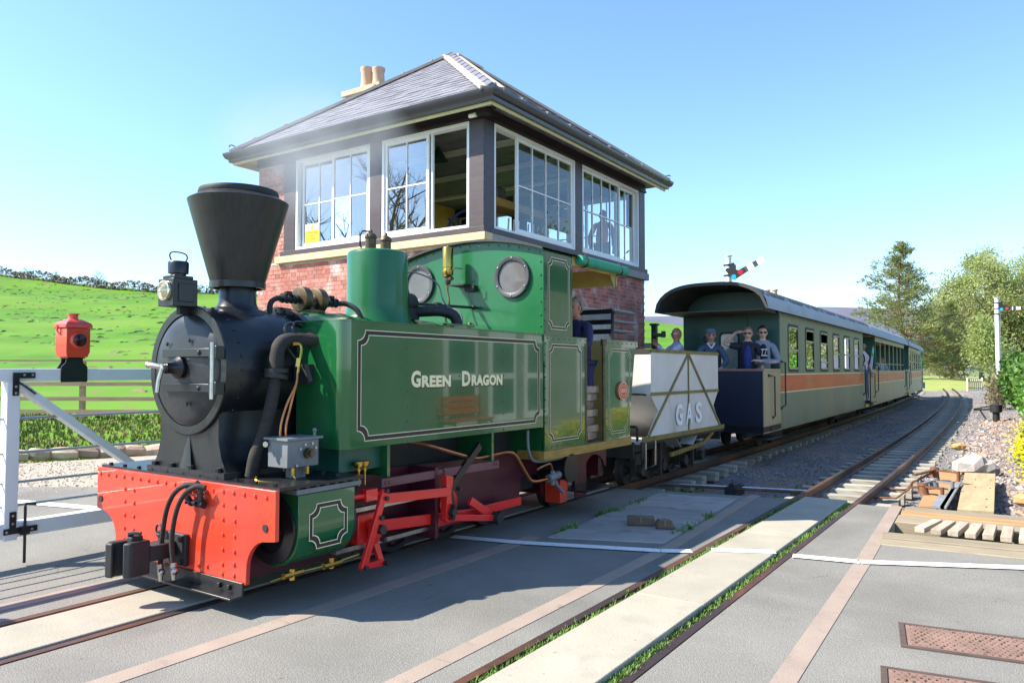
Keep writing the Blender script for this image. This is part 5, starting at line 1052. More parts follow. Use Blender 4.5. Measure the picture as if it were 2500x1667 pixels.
def carriage(label, L, kind, y_c, bodyroof):
    th = math.atan(2 * TK * (y_c - 8)); c = thing('carriage', label, 'carriage', (tx(y_c, TK), y_c, 0), th, 'carriages of the train')
    P = lambda n, mb, mt, pr=None, **k: obj(n, mb, mt, pr or c, **k)
    h = L / 2; pf = 1.22; b0, b1 = -h + pf, h - pf; Zb, Zs, Wn = .40, 2.62, HALF
    # roof
    pr = roofprof(1.06, 2.60, 3.12); n = len(pr); V = []
    inner = [(x * .965, z - .06 if abs(x) < 1.0 else z) for x, z in pr]
    for y in (-h - .02, h + .02): V += [(x, y, z) for x, z in pr] + [(x, y, z) for x, z in inner]
    F = []
    for i in range(n - 1):
        F += [(i, i + 1, 2 * n + i + 1, 2 * n + i), (n + i, 3 * n + i, 3 * n + i + 1, n + i + 1), (i, n + i, n + i + 1, i + 1), (2 * n + i, 2 * n + i + 1, 3 * n + i + 1, 3 * n + i)]
    F += [(0, 2 * n, 3 * n, n), (n - 1, 2 * n - 1, 4 * n - 1, 3 * n - 1)]
    rf_ = P('roof', MB().add(V, F), CROOF if bodyroof == 'dark' else CROOFG, smooth=50)
    if bodyroof == 'dark':   # weathered pale lower strip on each side of the roof
        for sx in (1, -1):
            st = [(x, z) for x, z in pr if sx * x > .80]; st = sorted(st, key=lambda t: -abs(t[0])); ys = np.linspace(-h - .02, h + .02, 90); V2 = []
            for y in ys:
                k = .25 + .6 * abs(math.sin(y * 1.9) * math.sin(y * 4.3 + 1)) + .25 * (random.random() - .5)
                a, b_ = st[0], (st[0][0] + (st[-1][0] - st[0][0]) * k, st[0][1] + (st[-1][1] - st[0][1]) * min(1, k + .15)); mid = ((a[0] * .985 + b_[0] * .015) + sx * .006, a[1] * .45 + b_[1] * .55)
                V2 += [(a[0] + sx * .003, y, a[1]), (a[0] * .6 + st[1][0] * .4 + sx * .004, y, a[1] * .4 + st[1][1] * .6 + .003), (st[1][0] * (1 - k) + b_[0] * k + sx * .006, y, st[1][1] * (1 - k) + (b_[1]) * k + .006)]
            P('roof_weathering', MB().add(V2, [(i * 3 + j, i * 3 + j + 1, (i + 1) * 3 + j + 1, (i + 1) * 3 + j) for i in range(89) for j in range(2)]), CROOFG, rf_)
    # ends
    rp = [(x * .9, z - .05) for x, z in roofprof(1.0, 2.6, 3.09)]
    for e, yy in ((-1, b0), (1, b1)):
        ew = P('end_wall', MB().prism([(-Wn + .02, .5), (Wn - .02, .5), (Wn - .02, 2.62)] + rp[::-1] + [(-Wn + .02, 2.62)], 'y', yy - .01, yy + .01), CDG)
        yo = yy + e * .012
        dr_ = P('end_door', MB().box(-.34, .34, *sorted((yo, yo + e * .025)), .55, 2.56), CDG, ew, bevel=.004)
        wf = [(-.20 + .05, 1.5), (.20 - .05, 1.5), (.20, 1.56), (.20, 2.18)] + arc(.12, 2.18, .08, 0, 90, 4)[1:] + arc(-.12, 2.18, .08, 90, 180, 4) + [(-.20, 1.56)]
        P('door_window_seal', MB().prism(wf, 'y', *sorted((yo + e * .026, yo + e * .040))), RUBB, dr_)
        wf2 = [(x * .82, 1.87 + (z - 1.87) * .9) for x, z in wf]
        P('door_window', MB().prism(wf2, 'y', *sorted((yo + e * .041, yo + e * .044))), M('door_pane', (.46, .52, .52), .08, var=.25, vs=2.2), dr_)
        P('end_step_light', MB().tube([(-.46 + .06 * math.cos(t), yo + e * .02, 2.13 + .06 * math.sin(t)) for t in np.linspace(0, 6.283, 13)], .01, 6), CBLUE, ew)
        ye = e * h
        # platform: floor, end panel, side gates, handrails
        P('platform_floor', MB().box(-Wn, Wn, *sorted((yy, ye)), .42, .52), UND)
        ep = P('platform_end', MB().box(-Wn + .01, Wn - .01, *sorted((ye, ye - e * .03)), .40, 1.50), CBLUE)
        P('platform_rail', MB().box(-Wn, Wn, *sorted((ye + e * .012, ye - e * .045)), 1.502, 1.54), TIMB, ep)
        for sx in (1, -1):
            gt = P('platform_gate', MB().box(*sorted((sx * (Wn - .03), sx * Wn)), *sorted((ye - e * .03, yy)), .40, 1.50), CCREAM)
            P('gate_rail', MB().box(*sorted((sx * (Wn - .05), sx * (Wn + .01))), *sorted((ye - e * .046, yy + e * .02)), 1.502, 1.54), CCREAM, gt)
            X = sx * (Wn + .045)
            ya, yb_ = ye - e * .35, ye - e * .62
            P('gate_handle', MB().tube([(sx * Wn, ya, 1.42), (X, ya, 1.42), (X, yb_, 1.40), (X, yb_, .68), (sx * Wn, yb_, .66)], .013, 8).ball((sx * Wn, ya, 1.42), .03, 8).ball((sx * Wn, yb_, .66), .03, 8), BLACKP, gt)
            ya = yy - e * .10
            P('grab_rail', MB().tube([(sx * Wn, ya + e * .06, 1.68), (X + sx * .02, ya, 1.66), (X + sx * .02, ya, .86), (sx * Wn, ya + e * .08, .80)], .015, 8).ball((sx * Wn, ya + e * .06, 1.68), .03, 8).ball((sx * Wn, ya + e * .08, .80), .03, 8), BLACKP)
            P('foot_step', MB().box(*sorted((sx * .70, sx * (Wn + .05))), *sorted((yy + e * .15, ye - e * .15)), .28, .30), UND)
            P('step_edge', MB().box(*sorted((sx * (Wn + .004), sx * (Wn + .02))), *sorted((yy + e * .25, ye - e * .45)), .42, .49), M('step_yellow', (.72, .46, .02), .5) if kind != 'near' or e > 0 else UND)
    # sides
    for sx in (1, -1):
        x0, x1 = sorted((sx * (Wn - .03), sx * Wn)); xs = sx * Wn
        low = P('lower_panel', MB().box(x0, x1, b0, b1, Zb, 1.09), CGREEN if kind == 'near' else CCREAM)
        bd = P('band_panel', MB().box(x0, x1, b0, b1, 1.09, 1.43), CBAND)
        for z in (1.085, 1.425): P('cream_line', MB().box(*sorted((xs, xs + sx * .003)), b0, b1, z, z + .022), CREAM, bd)
        if kind != 'open':
            ws_ = []
            nw = 6; g = (b1 - b0) / nw
            if kind == 'near': cs = [b0 + 1.05 + 1.508 * i for i in range(6)]; wh = .43; zb, zt = 1.50, 2.41
            else: cs = [b0 + .95 + (b1 - b0 - 1.9) / 5 * i for i in range(6)]; wh = .43; zb, zt = 1.50, 2.41
            m = MB(); edges = [b0]
            for q in cs: edges += [q - wh + .02, q + wh - .02]
            edges.append(b1)
            m.box(x0, x1, b0, b1, 1.43, zb + .02); m.box(x0, x1, b0, b1, zt - .02, Zs)
            for i in range(0, len(edges), 2): m.box(x0, x1, edges[i], edges[i + 1], zb + .02, zt - .02)
            P('upper_panel', m, CGREEN if kind == 'near' else CCREAM)
            for i, q in enumerate(cs):
                def rr(w, h0, h1, r): return arc(q + w - r, h1 - r, r, 0, 90, 4) + arc(q - w + r, h1 - r, r, 90, 180, 4) + arc(q - w + r, h0 + r, r, 180, 270, 4) + arc(q + w - r, h0 + r, r, 270, 360, 4)
                A, Bq = rr(wh + .025, zb - .02, zt + .02, .10), rr(wh - .035, zb + .04, zt - .04, .07); n_ = len(A); X2 = xs + sx * .006
                fm = MB().add([(X2, *p) for p in A] + [(X2, *p) for p in Bq] + [(xs - sx * .03, *p) for p in A] + [(xs - sx * .03, *p) for p in Bq], [(i2, (i2 + 1) % n_, (i2 + 1) % n_ + n_, i2 + n_) for i2 in range(n_)] + [(i2, (i2 + 1) % n_, (i2 + 1) % n_ + 2 * n_, i2 + 2 * n_) for i2 in range(n_)] + [(i2 + n_, (i2 + 1) % n_ + n_, (i2 + 1) % n_ + 3 * n_, i2 + 3 * n_) for i2 in range(n_)])
                fr_ = P('window', fm, RUBB, smooth=30)
                A2, B2 = rr(wh - .03, zb + .035, zt - .035, .075), rr(wh - .06, zb + .065, zt - .065, .05)
                P('window_frame', MB().add([(X2 + sx * .004, *p) for p in A2] + [(X2 + sx * .004, *p) for p in B2], [(i2, (i2 + 1) % n_, (i2 + 1) % n_ + n_, i2 + n_) for i2 in range(n_)]), WFR, fr_, smooth=0)
                drop = .22 if (kind == 'near' and i in (1, 2)) else 0.; zt2 = zt - .06 - drop
                P('transom', MB().box(*sorted((xs - sx * .002, xs + sx * .010)), q - wh + .04, q + wh - .04, 1.90 - drop, 1.935 - drop), WFR, fr_)
                if drop: P('top_rail', MB().box(*sorted((xs - sx * .002, xs + sx * .010)), q - wh + .04, q + wh - .04, zt2 - .015, zt2 + .015), WFR, fr_)
                P('pane', MB().box(*sorted((xs - sx * .012, xs - sx * .008)), q - wh + .03, q + wh - .03, zb + .05, zt2), WGL, fr_)
                if drop == 0: P('lower_strip', MB().box(*sorted((xs - sx * .03, xs - sx * .028)), q + wh * .55, q + wh - .03, zb + .05, 1.86), RUBB, fr_)  # dark strip behind one edge of the lower pane
        else:
            P('waist_rail', MB().box(x0, x1 + .004, b0, b1, 1.43, 1.50), CCREAM); P('cant_rail', MB().box(x0, x1, b0, b1, 2.45, Zs), CCREAM)
            for i in range(8):
                y = b0 + (b1 - b0 - .06) * i / 7; P('post', MB().box(x0, x1, y, y + .06, 1.50, 2.45), CCREAM if i not in (0, 7) else CDG)
            P('guard_bar', MB().box(x0 + .01, x1 - .005, b0, b1, 1.72, 1.745), CCREAM)
    P('floor', MB().box(-Wn + .03, Wn - .03, b0, b1, .42, .52), UND); P('ceiling', MB().box(-Wn + .04, Wn - .04, -h + .05, h - .05, 2.585, 2.60), CEILW if kind == 'open' else CINT)
    for i in range(8):
        y = b0 + .7 + (b1 - b0 - 1.4) * i / 7
        for sx in (1, -1):
            st_ = P('seat', MB().box(*sorted((sx * .25, sx * .90)), y - .2, y + .2, .52, .95).box(*sorted((sx * .25, sx * .90)), y - .04, y + .04, .95, 1.45), M('seat_brown', (.10, .05, .03), .6))
    for yb_ in (-h + 2.4, h - 2.4):
        bg = P('bogie', MB().box(-.45, .45, yb_ - .75, yb_ + .75, .25, .36).box(-.50, -.42, yb_ - .8, yb_ + .8, .16, .36).box(.42, .50, yb_ - .8, yb_ + .8, .16, .36), UND)
        for dy in (-.5, .5):
            for sx in (1, -1): P('wheel', MB().lathe([(.001, -.04), (.24, -.04), (.22, -.01), (.22, .04), (.16, .045), (.15, .02), (.05, .02), (.001, .05)] if sx > 0 else [(.001, .04), (.24, .04), (.22, .01), (.22, -.04), (.05, -.03), (.001, -.05)], (sx * .32, yb_ + dy, .22), 'x', 20), UND, bg)
    P('sole_bar', MB().box(-.62, -.54, -h + .1, h - .1, .30, .42).box(.54, .62, -h + .1, h - .1, .30, .42), UND)
    P('buffer', MB().box(-.08, .08, -h - .12, -h, .36, .46).box(-.08, .08, h, h + .12, .36, .46), UND)
    return c
carriage('pale green carriage with an orange band and six windows, people on its front platform', 12.15, 'near', 19.53, 'dark')
carriage('open sided carriage with seated passengers in the middle of the train', 12.15, 'open', 31.9, 'grey')
carriage('cream windowed carriage farthest back in the train', 12.15, 'far', 44.2, 'dark')
# brake van / rear engine behind the last carriage
bv = thing('rear_engine', 'small bright green engine with red buffer beam at the far end of the train', 'locomotive', (tx(53.2, TK), 53.2, 0), math.atan(2 * TK * 45))
obj('cab', MB().box(-.9, .9, -1.6, -1.5, .5, 2.6).box(.82, .9, -1.5, -.3, .6, 1.5).box(-.9, -.82, -1.5, -.3, .6, 1.5).box(.82, .9, -.4, -.3, 1.5, 2.6).box(-.9, -.82, -.4, -.3, 1.5, 2.6).box(.82, .9, -1.5, -1.35, 1.5, 2.6), M('engine_green', (.01, .22, .12), .4), bv)
obj('roof', MB().prism([(-1, 2.6), (1, 2.6), (.8, 2.75), (0, 2.82), (-.8, 2.75)], 'y', -1.75, -.2), M('engine_green_b', (.01, .22, .12), .4), bv)
obj('bonnet', MB().box(-.55, .55, -.3, 1.6, .6, 1.6), M('engine_red', (.5, .03, .03), .4), bv, bevel=.05); obj('buffer_beam', MB().box(-.95, .95, 1.6, 1.66, .35, .75), M('beam_white', (.6, .6, .55), .5), bv); obj('frame', MB().box(-.8, .8, -1.7, 1.6, .35, .6), UND, bv)
for y in (-.8, .7): obj('wheel', MB().cyl((-.4, y, .25), (.4, y, .25), .25, n=16), UND, bv)
# ================================================================ level crossing, signals, small things
GX = -1.80
gate = thing('level_crossing_gate', 'white wooden level crossing gate with wire rods and black brackets standing open beside the track', 'gate', (GX, 2.75, 0))
def g_(n, mb, mt, p=None, **k): return obj(n, mb, mt, p or gate, w=True, **k)
GW = M('gate_white', (.78, .79, .80), .5, var=.05, vs=2, bump=.03, bs=15)
g_('top_rail', MB().box(GX - .04, GX + .04, .9, 6.7, 1.43, 1.53), GW, bevel=.006)
g_('bottom_rail', MB().box(GX - .05, GX + .05, .9, 6.7, .22, .335), GW, bevel=.006)
for y in (2.665, 6.55): g_('stile', MB().box(GX - .055, GX + .055, y, y + .095, .20, 1.428), GW, bevel=.006)
g_('brace', MB().bar((GX, 2.76, 1.40), (GX, 4.15, .33), .06, .11, (1, 0, 0)), GW, bevel=.005); g_('brace', MB().bar((GX, 6.55, 1.40), (GX, 4.3, .33), .06, .09, (1, 0, 0)), GW, bevel=.005)
for z in (1.14, .87, .64, .46): g_('rod', MB().cyl((GX, 1.0, z), (GX, 6.6, z), .011, n=8), M('galvanised_rod', (.42, .45, .48), .4, .8, var=.1))
BRK = M('bracket_black', (.012, .013, .016), .4, var=.2)
b_ = g_('corner_bracket', MB().box(GX + .056, GX + .064, 2.70, 2.86, 1.455, 1.50).box(GX + .056, GX + .064, 2.70, 2.745, 1.32, 1.455).bar((GX + .062, 2.72, 1.44), (GX + .062, 2.86, 1.33), .008, .045, (1, 0, 0)), BRK)
m = MB()
for y, z in ((2.78, 1.48), (2.84, 1.48), (2.722, 1.39), (2.722, 1.34), (2.79, 1.395), (2.83, 1.365)): m.rivet((GX + .065, y, z), (1, 0, 0), .012)
g_('bolts', m, STEEL, b_, stuff=True)
b_ = g_('lower_bracket', MB().box(GX + .0565, GX + .0645, 2.66, 2.90, .25, .295).box(GX + .0565, GX + .0645, 2.70, 2.745, .295, .42), BRK)
m = MB()
for y, z in ((2.68, .27), (2.86, .27), (2.722, .33), (2.722, .39)): m.rivet((GX + .0645, y, z), (1, 0, 0), .012)
g_('bolts', m, STEEL, b_, stuff=True)
g_('drop_bolt', MB().tube([(GX + .13, 2.86, .47), (GX + .09, 2.80, .475), (GX + .085, 2.80, .45), (GX + .085, 2.80, .02)], .011, 8).box(GX + .05, GX + .1, 2.77, 2.83, .24, .30), BRK)
g_('hinge_post', MB().box(GX - .09, GX + .09, .75, .93, -.2, 1.85), GW, bevel=.01)
LR = M('lamp_red', (.70, .06, .03), .35, coat=.4, var=.05)
gl = thing('gate_lamp', 'red square crossing lamp with dark lens mounted on the white gate', 'lamp', (GX + .01, 3.165, 1.53))
def frus(*lv):
    V = []
    for w, z in lv: V += [(-w, -w, z), (w, -w, z), (w, w, z), (-w, w, z)]
    n = len(lv); return MB().add(V, [(3, 2, 1, 0), tuple(4 * (n - 1) + i for i in range(4))] + [(4 * k + i, 4 * k + (i + 1) % 4, 4 * k + 4 + (i + 1) % 4, 4 * k + 4 + i) for k in range(n - 1) for i in range(4)])
obj('lamp_body', frus((.082, .095), (.095, .14), (.095, .335)), LR, gl, bevel=.004)
obj('lamp_lid', frus((.108, .336), (.108, .36), (.10, .378), (.05, .41)), LR, gl, bevel=.006)
obj('lamp_cap', MB().lathe([(.042, .41), (.036, .425), (.036, .448), (.048, .45), (.048, .458), (.001, .462)], (0, 0, 0), 'z', 20), LR, gl)
for d in ((1, 0),):
    ax = 'x' if d[0] else 'y'; s_ = 1 if d[0] else -1
    lz = obj('lens_hood', MB().lathe([(.074, .094 * s_), (.068, .112 * s_), (.060, .124 * s_), (.053, .124 * s_)], (0, 0, .235), ax, 24, close=False), LR, gl)
    obj('lens', MB().lathe([(.056, .12 * s_), (.038, .13 * s_), (.001, .134 * s_)], (0, 0, .235), ax, 24, close=False), M('dark_red_lens', (.05, .008, .012), .05), lz)
obj('lamp_clasp', MB().tube([(-.03, -.11, .36), (-.03, -.112, .31), (.0, -.10, .28)], .008, 6), LR, gl)
obj('lamp_mount', MB().box(.03, .038, -.105, .105, -.11, .015).prism([(-.105, .015), (.105, .015), (.07, .05), (.065, .095), (-.065, .095), (-.07, .05)], 'x', .03, .038).box(-.06, .07, -.07, .07, .085, .094).prism([(-.105, .0), (.105, .0), (.07, .05), (.065, .095), (-.065, .095), (-.07, .05)], 'x', -.052, -.044), BRK, gl)
s = MB(); s.add([(-7.2, 3.6, .004), (-7.1, 3.45, .004), (-3.4, 4.36, .004), (-3.5, 4.52, .004)], [(0, 1, 2, 3)]); struct('road_marking', s, PAINT)
# ---- semaphore signals
SIGW = M('signal_white', (.80, .81, .82), .4, var=.04)
def semaphore(label, loc, H, ang, arm, r):
    t = thing('semaphore_signal', label, 'signal', loc, 0, 'semaphore signals')
    obj('post', MB().lathe([(r * 1.25, 0), (r * 1.2, H * .3), (r, H * .32), (r, H - .12), (r * 1.05, H - .12)], (0, 0, 0), 'z', 18), SIGW, t)
    obj('finial', MB().lathe([(r, H - .12), (r * 1.0, H - .05), (r * 1.35, H - .02), (r * 1.35, H), (.001, H + .02)], (0, 0, 0), 'z', 18), SIGW, t)
    pz = H - .48; ca, sa = math.cos(ang), math.sin(ang); px = r + .16; dz = -.18
    def q(u, v): return (px + u * ca - v * sa, pz + dz + u * sa + v * ca)
    y = -r - .06
    def plate(n, pts, mt, y0, y1, p): return obj(n, MB().prism([q(*k) for k in pts], 'y', y0, y1), mt, p)
    sp_ = plate('spectacle', [(-.12, -.06), (-.06, -.12), (.36, -.10), (.36, .08), (.16, .09), (.02, .25), (-.12, .34), (-.2, .3), (-.16, .12)], BRK, y, y + .012, t)
    L = arm; a = plate('arm', [(.36, -.10), (L, -.10), (L, .08), (.36, .08)], SIGW, y + .001, y + .013, t)
    plate('arm_stripe', [(.36, -.101), (.44, -.101), (.44, .081), (.36, .081)], M('stripe_grey', (.05, .05, .055), .5), y - .002, y + .0145, a)
    plate('arm_stripe', [(L - .36, -.101), (L - .22, -.101), (L - .22, .081), (L - .36, .081)], M('stripe_black', (.04, .04, .045), .5), y - .002, y + .0145, a)
    c1, c2 = q(.2, -.005), q(-.06, -.03)
    obj('red_glass', MB().lathe([(.085, y - .004), (.001, y - .004)], (c1[0], 0, c1[1]), 'y', 18, close=False), M('red_glass', (.40, .02, .03), .15), sp_)
    obj('blue_glass', MB().lathe([(.08, y - .004), (.001, y - .004)], (c2[0], 0, c2[1]), 'y', 18, close=False), M('blue_glass', (.02, .32, .75), .15), sp_)
    obj('lamp_case', MB().box(r, r + .16, -.16, -.02, pz - .1, pz + .16).cyl((r + .08, -.09, pz + .16), (r + .08, -.09, pz + .22), .05, n=12), BRK, t)
    for z in (pz + .15, pz - .18, pz - .5): obj('clamp', MB().lathe([(r + .004, z), (r + .02, z), (r + .02, z + .05), (r + .004, z + .05)], (0, 0, 0), 'z', 16, close=False).box(-r - .06, -r, -.03, .03, z, z + .05), BRK, t)
    obj('crank_bracket', MB().box(r * .8, r + .45, -.05, .0, pz - .56, pz - .53).bar((r + .4, -.02, pz - .56), (r + .1, -.02, pz - .8), .03, .03).box(r * .5, r + .1, -.06, .02, pz - .8, pz - .5), BRK, t)
    obj('operating_rod', MB().cyl((r + .03, -.06, .1), (r + .03, -.06, pz - .2), .012, n=6), STEEL, t)
    return t
semaphore('white semaphore signal with raised arm behind the first carriage roof', (-3.0, 23.7, -.2), 5.35, R(27), 1.0, .095)
sg2 = semaphore('white semaphore signal with level arm among the trees at far right', (3.72, 40.4, -.2), 6.45, 0, .86, .125); sg2.scale = (.77, .77, .77)
# ---- iron covers let into the road
CHEQ = M('chequer_iron', (.28, .17, .125), .7, .3, var=.25, vs=5, bump=.1, bs=60); IRON = M('iron_frame', (.11, .075, .06), .7, .3, var=.25, vs=6)
def cover(label, x0, x1, y0, y1, sk=0.):
    t = thing('duct_cover', label, 'cover', ((x0 + x1) / 2, (y0 + y1) / 2, 0), R(9), 'rusty chequered duct covers')
    w, d = (x1 - x0) / 2, (y1 - y0) / 2
    obj('frame', MB().box(-w - .03, w + .03, -d - .03, -d, -.05, .004).box(-w - .03, w + .03, d, d + .03, -.05, .004).box(-w - .03, -w, -d, d, -.05, .004).box(w, w + .03, -d, d, -.05, .004), IRON, t)
    pl = obj('plate', MB().box(-w + .006, w - .006, -d + .006, d - .006, -.05, .004), CHEQ, t)
    P = []; 
    for i in range(int(2 * w / .034)):
        for j in range(int(2 * d / .034)): P.append((-w + .03 + i * .034 + (.017 if j % 2 else 0), -d + .025 + j * .034, .0045))
    P = [p for p in P if abs(p[0]) < w - .015 and abs(p[1]) < d - .012]
    o = scatter('studs', np.array(P), .009, IRON, .7, parent=pl)
    return t
cover('chequered rusty duct cover nearer the timber grid', 4.17, 5.5, 4.84, 5.22)
cover('chequered rusty duct cover at the bottom edge, next to the camera', 4.19, 5.5, 4.02, 4.42)
# ---- timber frame, grid slats, boards and point cranks
TIM = M('sawn_timber', (.27, .22, .15), .8, var=.2, vs=2.5, stretch=(1, 9, 9), bump=.25, bs=30, rnd=.12); mixin(TIM, (.20, .15, .10), 3, .58, .72, (.5, 5, 5))
TIMO = M('orange_timber', (.38, .21, .09), .75, var=.25, vs=2, stretch=(1, 8, 8), bump=.2, bs=30)
fr = thing('timber_grid', 'timber framed pit with loose wooden slats across it at the roadside', 'grid', (4.8, 8.5, 0))
for nm, y0, y1, z, mt in (('beam', 9.20, 9.50, .008, TIM), ('beam', 8.94, 9.195, .016, TIMO), ('beam', 8.53, 8.935, .006, TIM), ('beam', 7.70, 7.95, .014, TIM), ('beam', 7.44, 7.695, .002, TIM)):
    k = .03 if y0 > 8.5 else .10
    obj(nm, MB().add([(3.66, y0 - k, -.16), (7, y0 + k * 2, -.16), (7, y1 + k * 2, -.16), (3.64, y1 - k, -.16), (3.66, y0 - k, z), (7, y0 + k * 2, z), (7, y1 + k * 2, z), (3.64, y1 - k, z)], [(0, 3, 2, 1), (4, 5, 6, 7), (0, 1, 5, 4), (1, 2, 6, 5), (2, 3, 7, 6), (3, 0, 4, 7)]), mt, fr, w=True, bevel=.008)
obj('pit_end', MB().box(3.60, 3.66, 7.9, 8.55, -.3, -.01), CONC, fr, w=True)
for i in range(14):
    x = 3.93 + i * .135; sk_ = .09 * max(0, 1 - i * .25)
    m = MB().bar((x - .0, 7.99 + random.uniform(-.015, .015), .035), (x + sk_ + .01, 8.56, .032), .085, .05); obj('slat', m, M('grey_slat', (.40, .33, .25), .85, var=.2, vs=3, stretch=(8, 1, 8), bump=.25, bs=30, rnd=.15) if i == 0 else bpy.data.materials['grey_slat'], fr, w=True, bevel=.004)
bd = thing('walkway_board', 'wide pale plywood board lying on the ballast right of the point rods', 'board', (4.2, 11.5, -.05), group='boards by the point cranks')
obj('sheet', MB().prism([(4.12, 9.72), (4.46, 9.74), (4.37, 13.3), (3.985, 13.2)], 'z', -.06, -.005), M('pale_ply', (.38, .285, .155), .75, var=.2, vs=2, stretch=(6, 1, 6), bump=.1, bs=25), bd, w=True, bevel=.004)
m = MB()
for x, y in ((4.38, 10.0), (4.2, 11.6), (4.36, 11.6), (4.16, 12.4), (4.34, 12.4), (4.36, 10.6)): m.rivet((x, y, -.005), (0, 0, 1), .012)
obj('screws', m, BLACKM, bd, w=True, stuff=True)
bd = thing('walkway_board', 'narrower orange timber board under the point cranks', 'board', (3.75, 11.5, -.05), group='boards by the point cranks')
obj('sheet', MB().prism([(3.74, 9.68), (3.92, 9.70), (3.955, 13.2), (3.62, 13.1)], 'z', -.06, -.008), TIMO, bd, w=True, bevel=.004)
ck_ = thing('point_cranks', 'set of rusty point cranks and channel rods on the boards', 'cranks', (3.8, 11.3, 0))
def k_(n, mb, mt): return obj(n, mb, mt, ck_, w=True)
for (px, py, ex, ey, hz, mt, bx, by) in ((3.70, 12.0, 4.0, 11.75, .14, RUST, 3.50, 11.5), (3.76, 11.2, 3.98, 11.05, .09, GREYP, 3.62, 11.0), (3.70, 10.62, 3.92, 10.42, .09, RUST, 3.55, 10.6)):
    k_('pivot', MB().lathe([(.07, -.005), (.06, .02), (.05, hz), (.06, hz + .01), (.05, hz + .035), (.001, hz + .04)], (px, py, 0), 'z', 14), mt)
    k_('crank_arm', MB().bar((px, py, hz), (ex, ey, hz + .01), .045, .022), mt); k_('crank_arm', MB().bar((px, py, hz), (bx, by, hz - .03), .045, .022), mt)
    k_('pin', MB().cyl((ex, ey, hz + .03), (ex, ey, .02), .022, n=10), mt)
    k_('channel_rod', MB().box(ex - .03, ex + .03, 9.52, ey, .01, .035), M('galvanised', (.36, .36, .34), .5, .5, var=.12) if 'galvanised' not in bpy.data.materials else bpy.data.materials['galvanised'])
k_('throw_rod', MB().tube([(3.15, 11.45, -.09), (3.38, 11.45, -.09), (3.44, 11.5, -.06), (3.47, 11.62, .0), (3.54, 11.6, .04), (3.68, 11.95, .11)], .016, 8, 4), RUST)
k_('throw_rod', MB().tube([(3.15, 10.55, -.09), (3.40, 10.58, -.08), (3.55, 10.6, .05)], .012, 8), RUST)
lk = thing('ground_rod_run', 'thin point rod run with rollers crossing between the two tracks', 'rods', (1.6, 10.4, -.12))
obj('rod', MB().cyl((.45, 10.05, -.10), (2.45, 10.55, -.10), .014, n=8), RUST, lk, w=True); obj('rod', MB().cyl((.45, 10.25, -.10), (2.45, 10.75, -.10), .014, n=8), STEEL, lk, w=True)
obj('roller', MB().box(1.35, 1.5, 10.2, 10.6, -.2, -.07).cyl((1.42, 10.28, -.06), (1.42, 10.5, -.06), .04, n=10), BLACKM, lk, w=True)
# the two wrapped fuel logs dropped on the planks
for (x, y, rz, L, lab, pts) in ((1.645, 6.86, .50, .26, 'dropped wrapped fuel log lying flat on the concrete planks', None), (1.895, 6.85, .55, .17, 'shorter dropped log block with slanted end on the concrete planks', 1)):
    t = thing('fuel_log', lab, 'log', (x, y, .014), rz, 'fuel logs dropped on the crossing')
    LW = M('wet_log', (.12, .075, .05), .35, var=.3, vs=9, coat=.3)
    if pts: m = MB().prism([(-L / 2, 0), (L / 2 + .02, 0), (L / 2 - .02, .075), (L / 2 - .05, .085), (-L / 2 + .03, .085), (-L / 2 - .0, .055)], 'y', -.045, .045)
    else: m = MB().box(-L / 2, L / 2, -.045, .045, 0, .085)
    o = obj('log', m, LW, t, bevel=.008); obj('wrap_end', MB().box(-.005, .004, -.0465, .0465, .03, .087), WRAP, t)
# stones lying at the trackside
for (x, y, z, sz, lab, col_) in ((3.56, 18.2, -.06, .13, 'ochre pointed stone standing on the ballast beside the empty track', (.45, .27, .10)), (4.0, 14.6, -.06, .30, 'large pale stone slab on the rubble beyond the boards', (.45, .40, .36)), (4.78, 10.9, -.02, .14, 'tan rounded stone at the right edge below the yellow flowers', (.46, .27, .12)), (4.32, 14.2, -.05, .13, 'dark grey angular stone among the rubble right of the boards', (.14, .13, .13))):
    m = MB().ball((0, 0, 0), sz, 9, (1, .8, .62)); m.v = [tuple(Vector(v) * (1 + .28 * math.sin(v[0] * 23 + y) * math.cos(v[1] * 19) + random.uniform(-.12, .12))) for v in m.v]
    o = obj('boulder', m, M('boulder_%d' % int(y * 10), col_, .9, var=.25, vs=6, bump=.3, bs=25), smooth=0); o.location = (x, y, z); tag(o, lab, 'stone')
# black iron planter post by the hedge
pp = thing('hydrant_post', 'short black iron standpipe with bracket arm on the gravel before the hedge', 'standpipe', (3.93, 29.0, -.15))
obj('pipe', MB().cyl((0, 0, 0), (0, 0, .30), .10, n=14), BLACKM, pp); obj('drum', MB().lathe([(.12, .30), (.17, .32), (.17, .55), (.15, .56), (.14, .50), (.001, .5)], (0, 0, 0), 'z', 18), BLACKM, pp); obj('bracket', MB().bar((-.1, 0, .40), (-.62, 0, .37), .05, .06).bar((-.1, 0, .52), (-.62, 0, .39), .05, .04).bar((-.45, 0, .38), (-.28, 0, .08), .05, .05), BLACKM, pp)
# dark post beside the signal box
bpst = thing('square_post', 'dark square post with a cap beside the signal box corner', 'post', (-2.05, 15.7, -.3))
obj('shaft', MB().box(-.055, .055, -.055, .055, 0, 2.80), BRK, bpst); obj('cap', MB().box(-.085, .085, -.085, .085, 2.801, 2.85), BRK, bpst, bevel=.01); obj('strap', MB().box(-.35, -.09, -.02, .02, 2.3, 2.42), M('grey_strap', (.3, .3, .32), .5), bpst)
